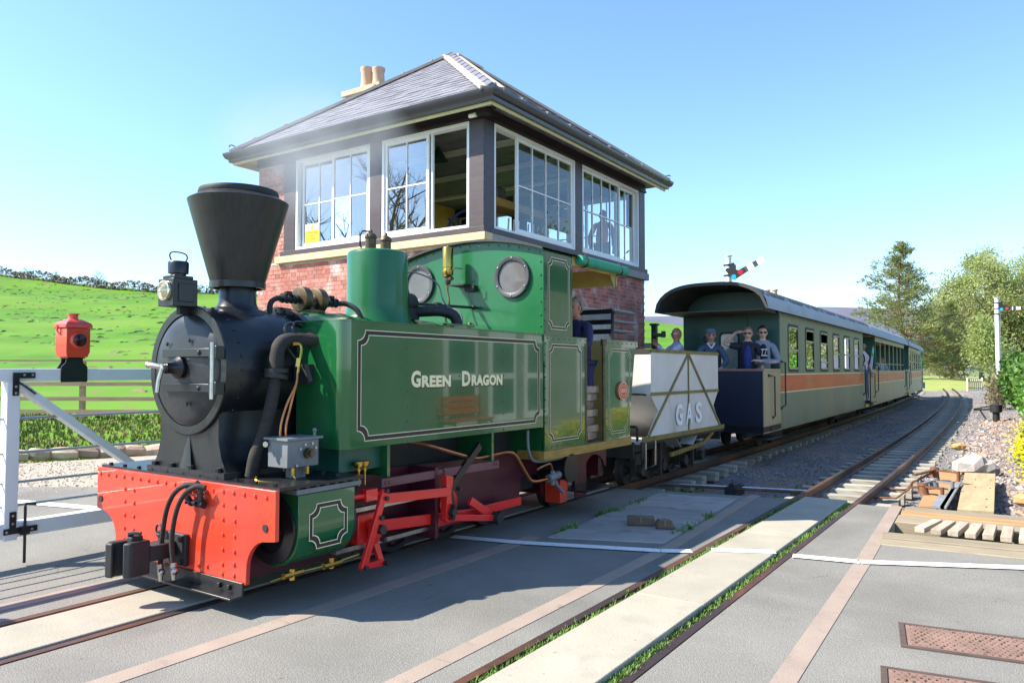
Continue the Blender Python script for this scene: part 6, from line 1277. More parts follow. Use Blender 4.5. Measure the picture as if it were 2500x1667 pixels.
# pale picket gate and wooden post at far right
pk = thing('picket_gate', 'small pale wooden picket gate at the foot of the trees', 'gate', ab(36.0, 60, -.2))
for i in range(9):
    p = ab(36.0 + i * .165, 60 + i * .03); obj('paling', MB().bar((p.x, p.y, -.2), (p.x, p.y, .80 + (.12 if i in (0, 8) else 0)), .10 if i not in (0, 8) else .2, .025, RT), M('bleached_wood', (.56, .50, .36), .8, var=.15) if i == 0 else bpy.data.materials['bleached_wood'], pk, w=True)
for z in (.1, .6): p, q = ab(36, 60.05), ab(37.3, 60.3); obj('rail', MB().bar((p.x, p.y, z), (q.x, q.y, z), .03, .08), bpy.data.materials['bleached_wood'], pk, w=True)
wp = thing('timber_post', 'dark brown timber fence post at the right edge by the yellow flowers', 'post', (4.93, 19.0, -.2)); obj('shaft', MB().box(-.09, .09, -.09, .09, 0, 1.35), M('old_post', (.16, .09, .06), .85, var=.25, vs=3, stretch=(6, 6, 1)), wp, bevel=.01)
# distant house whose chimney shows above the carriage roof
hs = thing('house', 'distant house whose two chimney pots show above the carriage roof', 'house', (-9.2, 46.2, -.4))
obj('wall', MB().box(.3, 2.6, -2.5, 2.5, 0, 3.0), ST, hs); rf2 = obj('roof', MB().prism([(-2.7, 3.0), (2.7, 3.0), (0, 4.9)], 'x', .2, 2.7), SLATE, hs, smooth=0); obj('chimney', MB().box(.9, 1.8, -.45, .45, 3.5, 6.15), ST, rf2)
for x, mt in ((1.14, M('terracotta', (.55, .25, .14), .8)), (1.58, POT)): obj('chimney_pot', MB().lathe([(.17, 6.151), (.16, 6.62), (.20, 6.64), (.20, 6.72), (.14, 6.72)], (x, 0, 0), 'z', 16), mt, rf2)
# ================================================================ people
def skinobj(name, pts, edges, mat, parent, sub=2, root=0):
    import bmesh
    me = bpy.data.meshes.new(name); bm = bmesh.new(); lay = bm.verts.layers.skin.verify(); vs = []
    for i, (p, r) in enumerate(pts):
        v = bm.verts.new(p); v[lay].radius = (r, r) if not isinstance(r, tuple) else r; v[lay].use_root = (i == root); vs.append(v)
    for a, b in edges: bm.edges.new((vs[a], vs[b]))
    bm.to_mesh(me); bm.free(); me.materials.append(mat)
    o = bpy.data.objects.new(name, me); COL.objects.link(o); o.parent = parent
    m = o.modifiers.new('skin', 'SKIN'); m.use_smooth_shade = True; m.branch_smoothing = .3
    s_ = o.modifiers.new('sub', 'SUBSURF'); s_.levels = sub; s_.render_levels = sub
    return o
def person(label, loc, rz, shirt, trousers, hair, arms=None, long=True, lean=0., seated=False, bald=False, glasses=None, cap=None, skin=SKIN, h=1.0, extra=None, jacket=None, headturn=0., group=None, hairlong=0.):
    """faces local -y; right hand is at -x. arms: {'R': (elbow, wrist, hand direction), 'L': ...}"""
    t = thing('person', label, 'person', loc, rz, group); t.scale = (h, h, h)
    A = {'R': (Vector((-.26, .03, 1.13)), Vector((-.25, -.08, .90)), Vector((0, -.3, -1))), 'L': (Vector((.26, .03, 1.13)), Vector((.25, -.08, .90)), Vector((0, -.3, -1)))}
    if arms:
        for k in arms: A[k] = tuple(Vector(x) for x in arms[k])
    L = lambda p: (p[0], p[1] - lean * max(0, p[2] - .95), p[2])
    ht = headturn; hx, hy = -math.sin(ht), -math.cos(ht)     # face direction
    P = [(L((0, 0, .95)), .13), (L((0, 0, 1.13)), .12), (L((0, .0, 1.33)), .135), (L((0, .01, 1.45)), .075), (L((0, .005, 1.52)), .052), (L((0, 0, 1.60)), .058)]
    E = [(0, 1), (1, 2), (2, 3), (3, 4), (4, 5)]
    sh = {}
    for s_, sx in (('R', -1), ('L', 1)):
        el, wr, hd = A[s_]; hd = hd.normalized(); n0 = len(P); S_ = Vector(L((sx * .175, .01, 1.41))); el = Vector(L(el)); wr = Vector(L(wr)); palm = wr + hd * .07; sh[s_] = (S_, el, wr, hd)
        P += [(S_, .055), (el, .04), (wr, .028), (palm, .033)]; E += [(3, n0), (n0, n0 + 1), (n0 + 1, n0 + 2), (n0 + 2, n0 + 3)]
        side = hd.cross(Vector((0, 0, 1))); side = side.normalized() if side.length > .1 else Vector((1, 0, 0)); up = side.cross(hd)
        for i, (o_, l_) in enumerate(((-.03, .055), (-.01, .068), (.012, .064), (.03, .05))):
            q1 = palm + side * o_ + hd * (.02 + l_ * .55); q2 = q1 + hd * l_ * .4 - up * l_ * .35; k = len(P); P += [(q1, .0095), (q2, .008)]; E += [(n0 + 3, k), (k, k + 1)]
        q1 = wr + hd * .035 + up * .035 * 0 + side * (-.045 * sx); q2 = q1 + hd * .045 - up * .02; k = len(P); P += [(q1, .011), (q2, .009)]; E += [(n0 + 2, k), (k, k + 1)]
    legs = []
    for sx in (-1, 1):
        k = len(P)
        if seated: J = [((sx * .10, -.02, .93), .085), ((sx * .11, -.42, .92), .06), ((sx * .11, -.42, .50), .04), ((sx * .11, -.52, .46), .035)]
        else: J = [((sx * .09, 0, .90), .085), ((sx * .10, -.01, .50), .055), ((sx * .10, .02, .09), .04), ((sx * .10, -.12, .045), .035)]
        P += J; E += [(0, k), (k, k + 1), (k + 1, k + 2), (k + 2, k + 3)]; legs.append(J)
    body = skinobj('body', P, E, skin, t)
    # freeze the skin surface and grow the modelled head out of the neck, one mesh
    dg = bpy.context.evaluated_depsgraph_get(); me2 = bpy.data.meshes.new_from_object(body.evaluated_get(dg)); body.modifiers.clear()
    hm = MB().ball((0, 0, 0), 1, 22)
    def face(v):
        x, y, z = v; f_ = max(0, -y)
        X = x * .078 * (1 - .28 * max(0, -z) ** 1.5 + .02 * z); Y = y * (.094 if y < 0 else .098); Z = z * (.118 if z > 0 else .122)
        if f_ > .3 and z < .1: Y = max(Y, -.088 + .012 * abs(x))                                   # flat cheeks
        Y -= .030 * max(0, 1 - (x / .22) ** 2) * math.exp(-((z + .18) / .16) ** 2) * (f_ > .5)      # nose
        Y -= .013 * math.exp(-((z + .86) / .18) ** 2) * (f_ > .2) * max(0, 1 - x * x)               # chin
        Y += .012 * math.exp(-((z - .02) / .12) ** 2) * math.exp(-((abs(x) - .42) / .2) ** 2) * (f_ > .4)   # eye sockets
        Y -= .007 * math.exp(-((z + .52) / .10) ** 2) * math.exp(-(x / .3) ** 2) * (f_ > .5)        # lips
        return (X, Y, Z)
    hm.v = [face(v) for v in hm.v]; hc0 = Vector(L((0, 0, 1.64))); hm.xf(Matrix.Translation(hc0) @ Matrix((Vector((-hy, hx, 0)), -Vector((hx, hy, 0)), Vector((0, 0, 1)))).transposed().to_4x4())
    import bmesh
    bm = bmesh.new(); bm.from_mesh(me2); vv = [bm.verts.new(p) for p in hm.v]
    for fc in hm.f:
        try: bm.faces.new([vv[i] for i in fc])
        except ValueError: pass
    bmesh.ops.remove_doubles(bm, verts=bm.verts, dist=1e-5); bmesh.ops.recalc_face_normals(bm, faces=bm.faces)
    for fc in bm.faces: fc.smooth = True
    segs = {k: (sh[k][0], sh[k][1], sh[k][2], sh[k][2] + sh[k][3] * .07) for k in sh}
    def sdist(p, a, b): ab_ = b - a; u = max(0, min(1, (p - a).dot(ab_) / max(1e-9, ab_.length_squared))); return (p - a - ab_ * u).length, u
    for fc in bm.faces:
        c_ = fc.calc_center_median(); mi = 1 if c_.z > .95 else 2
        if c_.z > 1.485 and abs(c_.x) < .13: mi = 0
        best = sdist(c_, Vector(L((0, 0, 1.0))), Vector(L((0, 0, 1.42))))[0] - .10
        for k in segs:
            S_, e_, w_, p_ = segs[k]; d1, u1 = sdist(c_, S_, e_); d2, u2 = sdist(c_, e_, w_); d3, u3 = sdist(c_, w_, p_ + (p_ - w_))
            dm = min(d1, d2, d3)
            if dm < .075 and dm < best + .02:
                mi = 0 if dm == d3 or (d3 < .05 and d3 < d2 + .012) else 1 if (long or (dm == d1 and u1 < .6)) else 0
        fc.material_index = mi
    me2.materials.clear()
    for mm in (skin, shirt, trousers): me2.materials.append(mm)
    bm.to_mesh(me2); bm.free(); body.data = me2
    # garments
    Q = [(L((0, 0, .93)), .150), (L((0, 0, 1.13)), .145), (L((0, .0, 1.33)), .160), (L((0, .01, 1.43)), .095), (L((0, .008, 1.475)), .066)]; EQ = [(0, 1), (1, 2), (2, 3), (3, 4)]
    for s_ in 'RL':
        S_, el, wr, hd = sh[s_]; k = len(Q); EQ += [(3, k), (k, k + 1)]
        if long: Q += [(S_, .072), (el, .056), (wr - (wr - el).normalized() * .01, .042)]; EQ += [(k + 1, k + 2)]
        else: Q += [(S_, .072), (S_.lerp(el, .62), .064)]
    gmt = skinobj('jacket' if jacket else 'shirt', Q, EQ, shirt, t)
    T = [(L((0, 0, .96)), .125)]; ET = []
    for J in legs: k = len(T); T += [(J[0][0], .095), (J[1][0], .078), ((J[2][0][0], J[2][0][1], J[2][0][2] + .02), .062)]; ET += [(0, k), (k, k + 1), (k + 1, k + 2)]
    skinobj('trousers', T, ET, trousers, t)
    for J in legs: a = Vector(J[2][0]); obj('shoe', MB().ball((a.x, a.y - .08, a.z - .04), .06, 10, (.8, 2.1, .75)), BLACKM, t)
    hc = Vector(L((0, 0, 1.64))); f = Vector((hx, hy, 0)); sd_ = Vector((-hy, hx, 0))
    fm = Matrix.Translation(hc) @ Matrix((sd_, -f, Vector((0, 0, 1)))).transposed().to_4x4()
    if not bald or hair:
        m = MB().ball((0, .022, .020), .105, 16, (.86, 1.02, 1.12)); rr = []
        keep = lambda v: (v[1] > -.045 or v[2] > .062) and v[2] > (-.075 - hairlong if v[1] > .03 else -.035 if v[1] > -.01 else .045)
        if bald: keep = lambda v: v[1] > .0 and -.07 < v[2] < .03
        fs = [fc for fc in m.f if all(keep(m.v[i]) for i in fc)]; m.f = fs; m.v = [(v[0] * (1 + .03 * math.sin(v[2] * 90 + v[1] * 70)), v[1] * (1 + .03 * math.sin(v[0] * 80)), v[2] * (1 + .04 * math.sin(v[0] * 60 + v[1] * 50))) for v in m.v]
        hm = obj('hair', m.xf(fm), hair, t, smooth=60); sol = hm.modifiers.new('thick', 'SOLIDIFY'); sol.thickness = .014
    m = MB(); 
    for sx in (-1, 1): m.ball((sx * .032, -.076, .004), .0125, 8)
    obj('eyes', m.xf(fm), M('eye_dark', (.03, .02, .015), .2) if 'eye_dark' not in bpy.data.materials else bpy.data.materials['eye_dark'], t)
    obj('mouth', MB().box(-.024, .024, -.0955, -.088, -.067, -.060).xf(fm), M('lips', (.28, .09, .08), .5) if 'lips' not in bpy.data.materials else bpy.data.materials['lips'], t)
    for sx in (-1, 1): obj('ear', MB().ball((sx * .083, .005, -.005), .026, 8, (.4, .8, 1.15)).xf(fm), skin, t)
    if glasses:
        m = MB()
        for sx in (-1, 1):
            m.ball((sx * .034, -.090, .004), .028, 10, (1, .35, .72)) if glasses == 'sun' else m.tube([(sx * .034 + .026 * math.cos(a), -.094, .0 + .02 * math.sin(a)) for a in np.linspace(0, 6.283, 13)], .0035, 6)
            m.bar((sx * .06, -.09, .005), (sx * .088, .005, .01), .005, .008)
        m.bar((-.01, -.098, .004), (.01, -.098, .004), .005, .006); obj('glasses', m.xf(fm), RUBB if glasses == 'sun' else STEEL, t)
    if cap:
        m = MB().ball((0, .012, .055), .112, 16, (.92, 1.12, .80)); m.f = [fc for fc in m.f if all(m.v[i][2] > .04 for i in fc)]; m.prism([(-.085, -.08), (.085, -.08), (.07, -.14), (.03, -.165), (-.03, -.165), (-.07, -.14)], 'z', .044, .056); obj('cap', m.xf(fm), cap, t, smooth=60)
    if extra: extra(t, L, fm, sh)
    return t
FAB = lambda n, c, **k: M(n, c, .85, var=.12, vs=14, bump=.1, bs=60, **k)
navy = FAB('navy_cloth', (.018, .02, .038)); blueT = FAB('blue_tshirt', (.02, .04, .20)); greyH = FAB('grey_hoodie', (.22, .26, .34)); blk = FAB('black_cloth', (.015, .015, .018)); bluesw = FAB('blue_sweater', (.05, .085, .15)); capc = FAB('cap_tweed', (.13, .19, .28)); over = FAB('overall_navy', (.025, .025, .085)); whiteT = FAB('white_tshirt', (.62, .62, .66)); jeans = FAB('jeans', (.08, .11, .2)); oran = FAB('hivis_orange', (.90, .13, .02)); pinkc = FAB('pink_cloth', (.5, .3, .32)); whc = FAB('pale_cap', (.6, .55, .52))
check = FAB('check_shirt', (.62, .66, .78))
nt, b = nt_of(check); tcn = nt.nodes.new('ShaderNodeTexCoord'); ckn = nt.nodes.new('ShaderNodeTexChecker'); ckn.inputs['Scale'].default_value = 75; ckn.inputs[1].default_value = (.72, .75, .82, 1); ckn.inputs[2].default_value = (.22, .28, .55, 1); nt.links.new(tcn.outputs['Object'], ckn.inputs[0]); nt.links.new(ckn.outputs[0], b.inputs['Base Color'])
hG = M('hair_grey', (.22, .2, .18), .6, var=.3, vs=30); hB = M('hair_brown', (.05, .028, .02), .5, var=.3, vs=30); hS = M('hair_sandy', (.25, .2, .13), .6, var=.3, vs=30)
SKR = M('ruddy_skin', (.46, .20, .14), .5, var=.1, vs=12); SKP = M('pale_skin', (.60, .38, .30), .5, var=.06)
PF = .52    # platform floor
def cam_x(t, L, fm, sh):
    pass
# man with a camera, leaning out on the far side
person('bald man in a check shirt holding a camera to his face on the carriage platform', (-.80, 13.88, PF), R(-50), check, jeans, None, {'R': ((-.22, -.20, 1.28), (-.14, -.33, 1.47), (.5, -.6, .5)), 'L': ((.20, -.22, 1.22), (-.02, -.36, 1.42), (-.6, -.4, .5))}, bald=True, glasses='clear', skin=SKR, h=1.03, headturn=.0)
cm = thing('camera_in_hands', 'black camera with a zoom lens held up by the bald man', 'camera', (-.985, 13.68, 2.19), R(-62))
obj('camera_body', MB().box(-.07, .07, -.04, .04, -.045, .05).box(-.03, .03, -.04, .04, .05, .075), BLACKM, cm, bevel=.008); obj('camera_lens', MB().lathe([(.038, -.04), (.038, -.12), (.047, -.13), (.047, -.20), (.04, -.2), (.035, -.17), (.001, -.17)], (0, 0, 0), 'y', 18), BLACKM, cm)
def collar(t, L, fm, sh):
    obj('collar', MB().tube([L((-.065, -.03, 1.50)), L((-.04, -.085, 1.46)), L((0, -.125, 1.40))], .016, 8).tube([L((.065, -.03, 1.50)), L((.04, -.085, 1.46)), L((0, -.125, 1.40))], .016, 8), whiteT, t)
person('elderly man in a blue sweater and flat cap leaning behind the hopper wagon', (-.17, 13.98, PF), R(24), bluesw, navy, hG, {'R': ((-.28, -.12, 1.16), (-.16, -.34, 1.02), (.5, -.6, -.1)), 'L': ((.28, -.12, 1.16), (.16, -.34, 1.02), (-.5, -.6, -.1))}, lean=.32, glasses='clear', cap=capc, h=1.0, extra=collar)
def open_jacket(t, L, fm, sh):
    m = MB().ball((0, -.062, 1.18), .15, 14, (.50, .62, 1.75)); m.f = [f for f in m.f if all(m.v[i][2] > .98 and m.v[i][2] < 1.43 and m.v[i][1] < -.03 for i in f)]; m.v = [(v[0], v[1] - .03, v[2]) for v in m.v]
    obj('tshirt_front', m, blueT, t); obj('belt', MB().box(-.10, .10, -.165, -.14, .945, .975), BLACKM, t)
person('man in a dark jacket and blue tshirt shading his eyes with one hand', (.50, 14.12, PF), R(14), navy, jeans, hS, {'R': ((-.42, -.10, 1.46), (-.20, -.13, 1.66), (1, -.12, .12)), 'L': ((.25, .02, 1.13), (.24, -.06, .9), (0, -.2, -1))}, long=False, glasses='sun', skin=SKP, h=1.02, extra=open_jacket, jacket=True)
def hood(t, L, fm, sh):
    obj('hood', MB().tube([(-.09, -.02, 1.47), (-.10, .07, 1.47), (-.05, .12, 1.45), (.05, .12, 1.45), (.10, .07, 1.47), (.09, -.02, 1.47)], [.03, .045, .05, .05, .045, .03], 10, 4), greyH, t)
    m = MB().ball((0, -.062, 1.24), .15, 14, (.48, .66, 1.35)); m.f = [f for f in m.f if all(1.10 < m.v[i][2] < 1.45 and m.v[i][1] < -.03 for i in f)]; m.v = [(v[0], v[1] - .035, v[2]) for v in m.v]; tf = obj('tshirt_front', m, blk, t)
    o = obj('tshirt_print', MB().box(-.055, .05, -.205, -.199, 1.33, 1.345).box(-.055, .05, -.206, -.2, 1.22, 1.235).bar((-.03, -.204, 1.33), (-.045, -.207, 1.23), .006, .018, (0, 1, 0)).bar((.035, -.204, 1.33), (.0, -.207, 1.23), .006, .018, (0, 1, 0)), WHITEP, tf)
person('young man in a grey hoodie and sunglasses with folded arms', (.72, 14.30, PF), R(24), greyH, blk, hB, {'R': ((-.27, -.06, 1.12), (.10, -.23, 1.10), (1, .05, .15)), 'L': ((.27, -.06, 1.12), (-.08, -.25, 1.13), (-1, .05, .1))}, glasses='sun', skin=SKP, h=1.03, extra=hood)
# driver in the cab
person('grey haired driver in dark blue overalls leaning in the cab doorway', (.66, 7.46, .735), R(-12), over, over, hG, {'R': ((-.27, -.18, 1.2), (-.2, -.38, 1.12), (0, -1, -.1)), 'L': ((.27, -.14, 1.17), (.22, -.38, 1.16), (0, -1, -.1))}, lean=.18, h=.90, skin=SKR)
# signalman behind the far window
person('signalman in an orange jacket leaning behind the far signal box window', (-2.45, 13.95, 3.2), R(200), oran, navy, hB, None, lean=.45, h=.95)
# passengers
def pack(t, L, fm, sh): obj('backpack', MB().ball((0, .17, 1.25), .17, 12, (.9, .6, 1.25)), blk, t); obj('strap', MB().tube([(-.12, .1, 1.44), (-.12, -.04, 1.47), (-.12, -.15, 1.36), (-.11, -.15, 1.2), (-.13, -.02, 1.1)], .018, 8, 3).tube([(.12, .1, 1.44), (.12, -.04, 1.47), (.12, -.15, 1.36), (.11, -.15, 1.2), (.13, -.02, 1.1)], .018, 8, 3), blk, t)
X25 = tx(25, TK)
person('passenger in a white tshirt with a backpack standing between the carriages', (.70, 24.75, PF), R(60), whiteT, jeans, blk, long=False, glasses='clear', skin=SKR, h=1.04, extra=pack)
ns = thing('green_and_white_flag_pole', 'thin green and white rolled flag held upright between the carriages', 'flag', (.62, 26.4, 1.2)); obj('pole', MB().cyl((0, 0, 0), (.12, .05, 1.0), .05, .03, 8), FAB('flag_pale', (.55, .62, .8)), ns); obj('tip', MB().cyl((.09, .04, .75), (.125, .05, 1.08), .04, .02, 8), FAB('flag_green', (.1, .6, .1)), ns)
for i, (x, y, z, rz, sh_, cp, lab, hh) in enumerate(((.42, 27.2, .52, 120, pinkc, whc, 'passenger in a pale cap at the front of the open carriage', 1.0), (.42, 28.6, .45, 160, navy, capc, 'passenger in a white and grey cap behind the first posts of the open carriage', .9), (.38, 29.9, .45, 170, FAB('tan_shirt', (.5, .35, .28)), None, 'bare headed passenger at the third gap of the open carriage', .95), (.34, 31.4, .42, 200, FAB('rust_shirt', (.3, .14, .1)), None, 'short passenger sitting low in the middle of the open carriage', .9), (.40, 33.0, .45, 30, FAB('sky_shirt', (.45, .55, .75)), None, 'passenger in a pale blue shirt farthest back in the open carriage', .95))):
    person(lab, (x + tx(y, TK) + .1, y, z - .45 * 0), R(rz), sh_, jeans, [hB, hG, hS][i % 3], cap=cp, h=hh * (.92 if z < .5 else 1), seated=False, long=i % 2 == 0)
# ================================================================ vegetation
def leafmat(name, c1, c2, tr=.35, rnd=.3):
    m = bpy.data.materials.new(name); m.use_nodes = True; nt = m.node_tree; nt.nodes.clear(); N = nt.nodes.new; L = nt.links.new
    o = N('ShaderNodeOutputMaterial'); at = N('ShaderNodeAttribute'); at.attribute_name = 'rnd'; cr = N('ShaderNodeValToRGB'); cr.color_ramp.elements[0].color = (*c1, 1); cr.color_ramp.elements[1].color = (*c2, 1); L(at.outputs['Fac'], cr.inputs[0])
    d = N('ShaderNodeBsdfPrincipled'); d.inputs['Roughness'].default_value = .55; d.inputs['Specular IOR Level'].default_value = .3; t = N('ShaderNodeBsdfTranslucent'); x = N('ShaderNodeMixShader'); x.inputs[0].default_value = tr
    L(cr.outputs[0], d.inputs['Base Color']); L(cr.outputs[0], t.inputs[0]); L(d.outputs[0], x.inputs[1]); L(t.outputs[0], x.inputs[2]); L(x.outputs[0], o.inputs[0]); return m
def leaves(name, P, size, mat, parent, flat=0., aspect=.55, dirs=None):
    """diamond leaves at points P (n,3)"""
    P = np.asarray(P, float); n = len(P); u = np.random.randn(n, 3) if dirs is None else np.asarray(dirs) + np.random.randn(n, 3) * .35; u /= np.linalg.norm(u, axis=1)[:, None]
    w = np.random.randn(n, 3); w[:, 2] += flat; v = np.cross(u, w); v /= np.linalg.norm(v, axis=1)[:, None] + 1e-9
    s = (np.asarray(size) * (np.random.rand(n) * .8 + .6))[:, None]
    V = np.stack([P - u * s * .5, P + v * s * aspect * .5, P + u * s * .5, P - v * s * aspect * .5], 1).reshape(-1, 3)
    F = np.arange(4 * n).reshape(-1, 4); return bulk(name, V, F, mat, parent, np.random.rand(n) * .6 + .4 * np.repeat(np.random.rand(n // 40 + 1), 40)[:n])
BARK = M('bark', (.20, .16, .12), .9, var=.35, vs=4, stretch=(1, 1, .3), bump=.4, bs=12); BARKP = M('pine_bark', (.26, .15, .09), .9, var=.35, vs=4, bump=.4, bs=12); BARKG = M('pale_bark', (.36, .33, .28), .9, var=.3, vs=4, bump=.3, bs=12)
def branch(mb, p, d, L, r, depth, tips, rng, droop=0., kids=(3, 4), spread=.7, seg=4):
    pts = [p]; q = p.copy(); dd = d.normalized()
    for i in range(seg):
        dd = (dd + Vector((rng.gauss(0, .14), rng.gauss(0, .14), rng.gauss(0, .10) - droop * .1 + .03))).normalized(); q = q + dd * (L / seg); pts.append(q.copy())
    mb.tube(pts, [r, r * .5] if depth else [r, r * .25], 5 if depth < 3 else 7, 0, False)
    if depth <= 1: tips.extend([(x, dd) for x in pts[1:]])
    if depth == 0: return
    for k in range(rng.randint(*kids)):
        t = rng.uniform(.35, 1.); i = min(seg, int(t * seg)); a = rng.uniform(0, 6.283); s = Vector((math.cos(a), math.sin(a), rng.uniform(-.2, .6))) * spread
        branch(mb, pts[i], dd + s, L * rng.uniform(.5, .75), r * .5, depth - 1, tips, rng, droop, kids, spread, max(3, seg - 1))
def broadleaf(label, loc, H, seed, leafm, nleaf, size, spreadr=.9, bark=BARK, lean=(0, 0), depth=4, cluster=.45, cat='tree', name='broadleaf_tree', trunks=1, clear=.3):
    rng = random.Random(seed); t = thing(name, label, cat, loc, 0, 'trees beyond the end of the line' if cat == 'tree' else None); mb = MB(); tips = []
    for k in range(trunks):
        base = Vector((rng.uniform(-.25, .25) * (trunks > 1), rng.uniform(-.25, .25) * (trunks > 1), 0)); lx = lean[0] + (rng.uniform(-.25, .25) if trunks > 1 else 0)
        pts = [base]; d = Vector((lx, lean[1], 1)).normalized(); q = base.copy(); n = 7
        for i in range(n): d = (d + Vector((rng.gauss(0, .07), rng.gauss(0, .07), .03))).normalized(); q = q + d * (H * .62 / n); pts.append(q.copy())
        mb.tube(pts, [H * .022 / (trunks ** .4), H * .007], 8, 0, False)
        for i in range(13):
            u = clear + (1 - clear) * i / 12.; j = min(n, int(u * n)); a = i * 2.4 + rng.uniform(-.5, .5)
            branch(mb, pts[j], Vector((math.cos(a) * spreadr, math.sin(a) * spreadr, .75)), H * (.36 - .10 * abs(u - .5)), H * .008, depth - 2, tips, rng, 0, (3, 4), .8)
        branch(mb, pts[-1], Vector((0, 0, 1)), H * .34, H * .007, depth - 1, tips, rng, 0, (3, 5), .7)
    obj('trunk', mb, bark, t, smooth=60, fix=False)
    if nleaf:
        T = np.array([tuple(x) for x, _ in tips]); idx = np.random.RandomState(seed).randint(0, len(T), nleaf); P = T[idx] + np.random.randn(nleaf, 3) * cluster; leaves('crown', P, size, leafm, t)
    return t
def conifer(label, loc, H, seed, leafm, nleaf, Rb, bark=BARKP, bare=.18, name='pine_tree'):
    rng = random.Random(seed); t = thing(name, label, 'tree', loc, 0, 'trees beyond the end of the line'); mb = MB(); pts = [Vector((.25 * math.sin(i * .6), .15 * math.sin(i * .9), H * i / 12)) for i in range(13)]
    mb.tube(pts, [H * .017, H * .003], 8, 0, False); P = []; D = []
    z = H * .10
    while z < H * .985:
        u = z / H; Lr = Rb * (1 - max(0, u - bare) / (1 - bare)) ** .8 * rng.uniform(.6, 1.15) * (1 if u > bare else rng.uniform(.3, .8)); a = rng.uniform(0, 6.283); c = Vector((.25 * math.sin(u * 7.2), .15 * math.sin(u * 10.8), z))
        up = .25 + .55 * u; e = c + Vector((math.cos(a) * Lr, math.sin(a) * Lr, Lr * (up - .45))); mid = c.lerp(e, .5) + Vector((0, 0, -.05 * Lr)); mb.tube([c, mid, e + Vector((0, 0, .08 * Lr))], [H * .0035, H * .001], 4, 0, False)
        if u > bare or rng.random() < .35:
            for k in range(int(5 + 16 * Lr / Rb)):
                s = rng.uniform(.35 if u < .75 else .1, 1.05); b = c.lerp(e, s) + Vector((0, 0, .1 * Lr * s * s)); w = .16 * Lr * (1.1 - .4 * s); sub = b + Vector((rng.gauss(0, w), rng.gauss(0, w), rng.gauss(0, w * .35))); P.append(sub); D.append((e - c).normalized())
        z += H * .0075 * rng.uniform(.6, 1.4)
    obj('trunk', mb, bark, t, smooth=60, fix=False)
    P = np.array([tuple(p) for p in P]); D = np.array([tuple(d) for d in D]); k = max(1, nleaf // len(P)); PP = np.repeat(P, k, 0) + np.random.randn(len(P) * k, 3) * np.array([.20, .20, .11]); leaves('crown', PP, .36, leafm, t, 0, .20, np.repeat(D, k, 0) * .6 + np.array([0, 0, .3]))
    return t
LPINE = leafmat('pine_needles', (.11, .15, .06), (.34, .36, .13), .4); LBRO = leafmat('spring_leaves', (.26, .32, .09), (.50, .53, .22), .5); LBRD = leafmat('willow_leaves', (.22, .29, .085), (.44, .49, .19), .5); LDK = leafmat('dark_evergreen', (.03, .09, .03), (.10, .18, .06), .25)
LIVY = leafmat('hedge_leaves', (.025, .085, .02), (.16, .30, .05), .25); LIVB = leafmat('bright_leaves', (.06, .20, .03), (.20, .40, .06), .35); LYEL = leafmat('yellow_petals', (.75, .55, .01), (.90, .78, .04), .3)
def at_px(px, b, z=-.35): return ab((px - 1250) / 1850 * b, b, z)
conifer('tall pointed pine standing behind the end of the train', at_px(2203, 76), 14.8, 3, LPINE, 17000, 6.4)
conifer('thinner bare limbed pine just right of the tall pine', at_px(2222, 80), 13.0, 8, leafmat('sparse_needles', (.10, .12, .06), (.22, .22, .12), .3), 5000, 5.4, BARKG, .3)
conifer('dark pine at the left edge of the spring wood', at_px(2318, 84), 9.6, 11, LPINE, 9000, 3.4)
spec = [(2292, 92, 8.0, 21, LDK, 8000, 'bushy dark green tree low behind the last carriage'), (2350, 88, 11.2, 22, LBRO, 14000, 'spring green tree left of the far signal'), (2395, 90, 14.2, 23, LBRD, 17000, 'tallest broad spring green tree behind the far signal'), (2440, 84, 12.6, 24, LBRO, 14000, 'yellow green tree directly behind the far signal arm'), (2478, 88, 13.4, 25, LBRD, 15000, 'rounded tree at the upper right corner of the wood'), (2535, 84, 12.5, 26, LBRO, 12000, 'spring green tree at the right picture edge'), (2265, 118, 6.0, 27, LBRO, 7000, 'pale distant tree seen over the last carriage'), (2140, 108, 6.5, 28, LPINE, 6000, 'low dark tree behind the middle carriage roof'), (2420, 70, 5.5, 29, LBRD, 6000, 'small young tree in front of the wood by the signal post')]
for px, b, H, sd2, lm, nl, lab in spec: broadleaf(lab, at_px(px, b), H, sd2, lm, nl, .24, bark=BARKG if sd2 % 2 else BARK, trunks=2 if sd2 in (22, 24, 26) else 1, cluster=.5, clear=.38)
# rough grass bank at the foot of the wood
s = MB(); a0 = ab(33, 66, -.3); V = []
for j, (b, z) in enumerate(((62, -.25), (66, .25), (72, .5), (110, .6))):
    for i in range(12): V.append(tuple(ab((27 + i * 2.4) * b / 64, b, z + .12 * math.sin(i * 1.7 + j))))
s.add(V, [(j * 12 + i, j * 12 + i + 1, (j + 1) * 12 + i + 1, (j + 1) * 12 + i) for j in range(3) for i in range(11)]); struct('grass_bank', s, M('dry_grass', (.30, .30, .08), .9, col2=(.20, .27, .06), vs=1.2, bump=.5, bs=8), smooth=60)
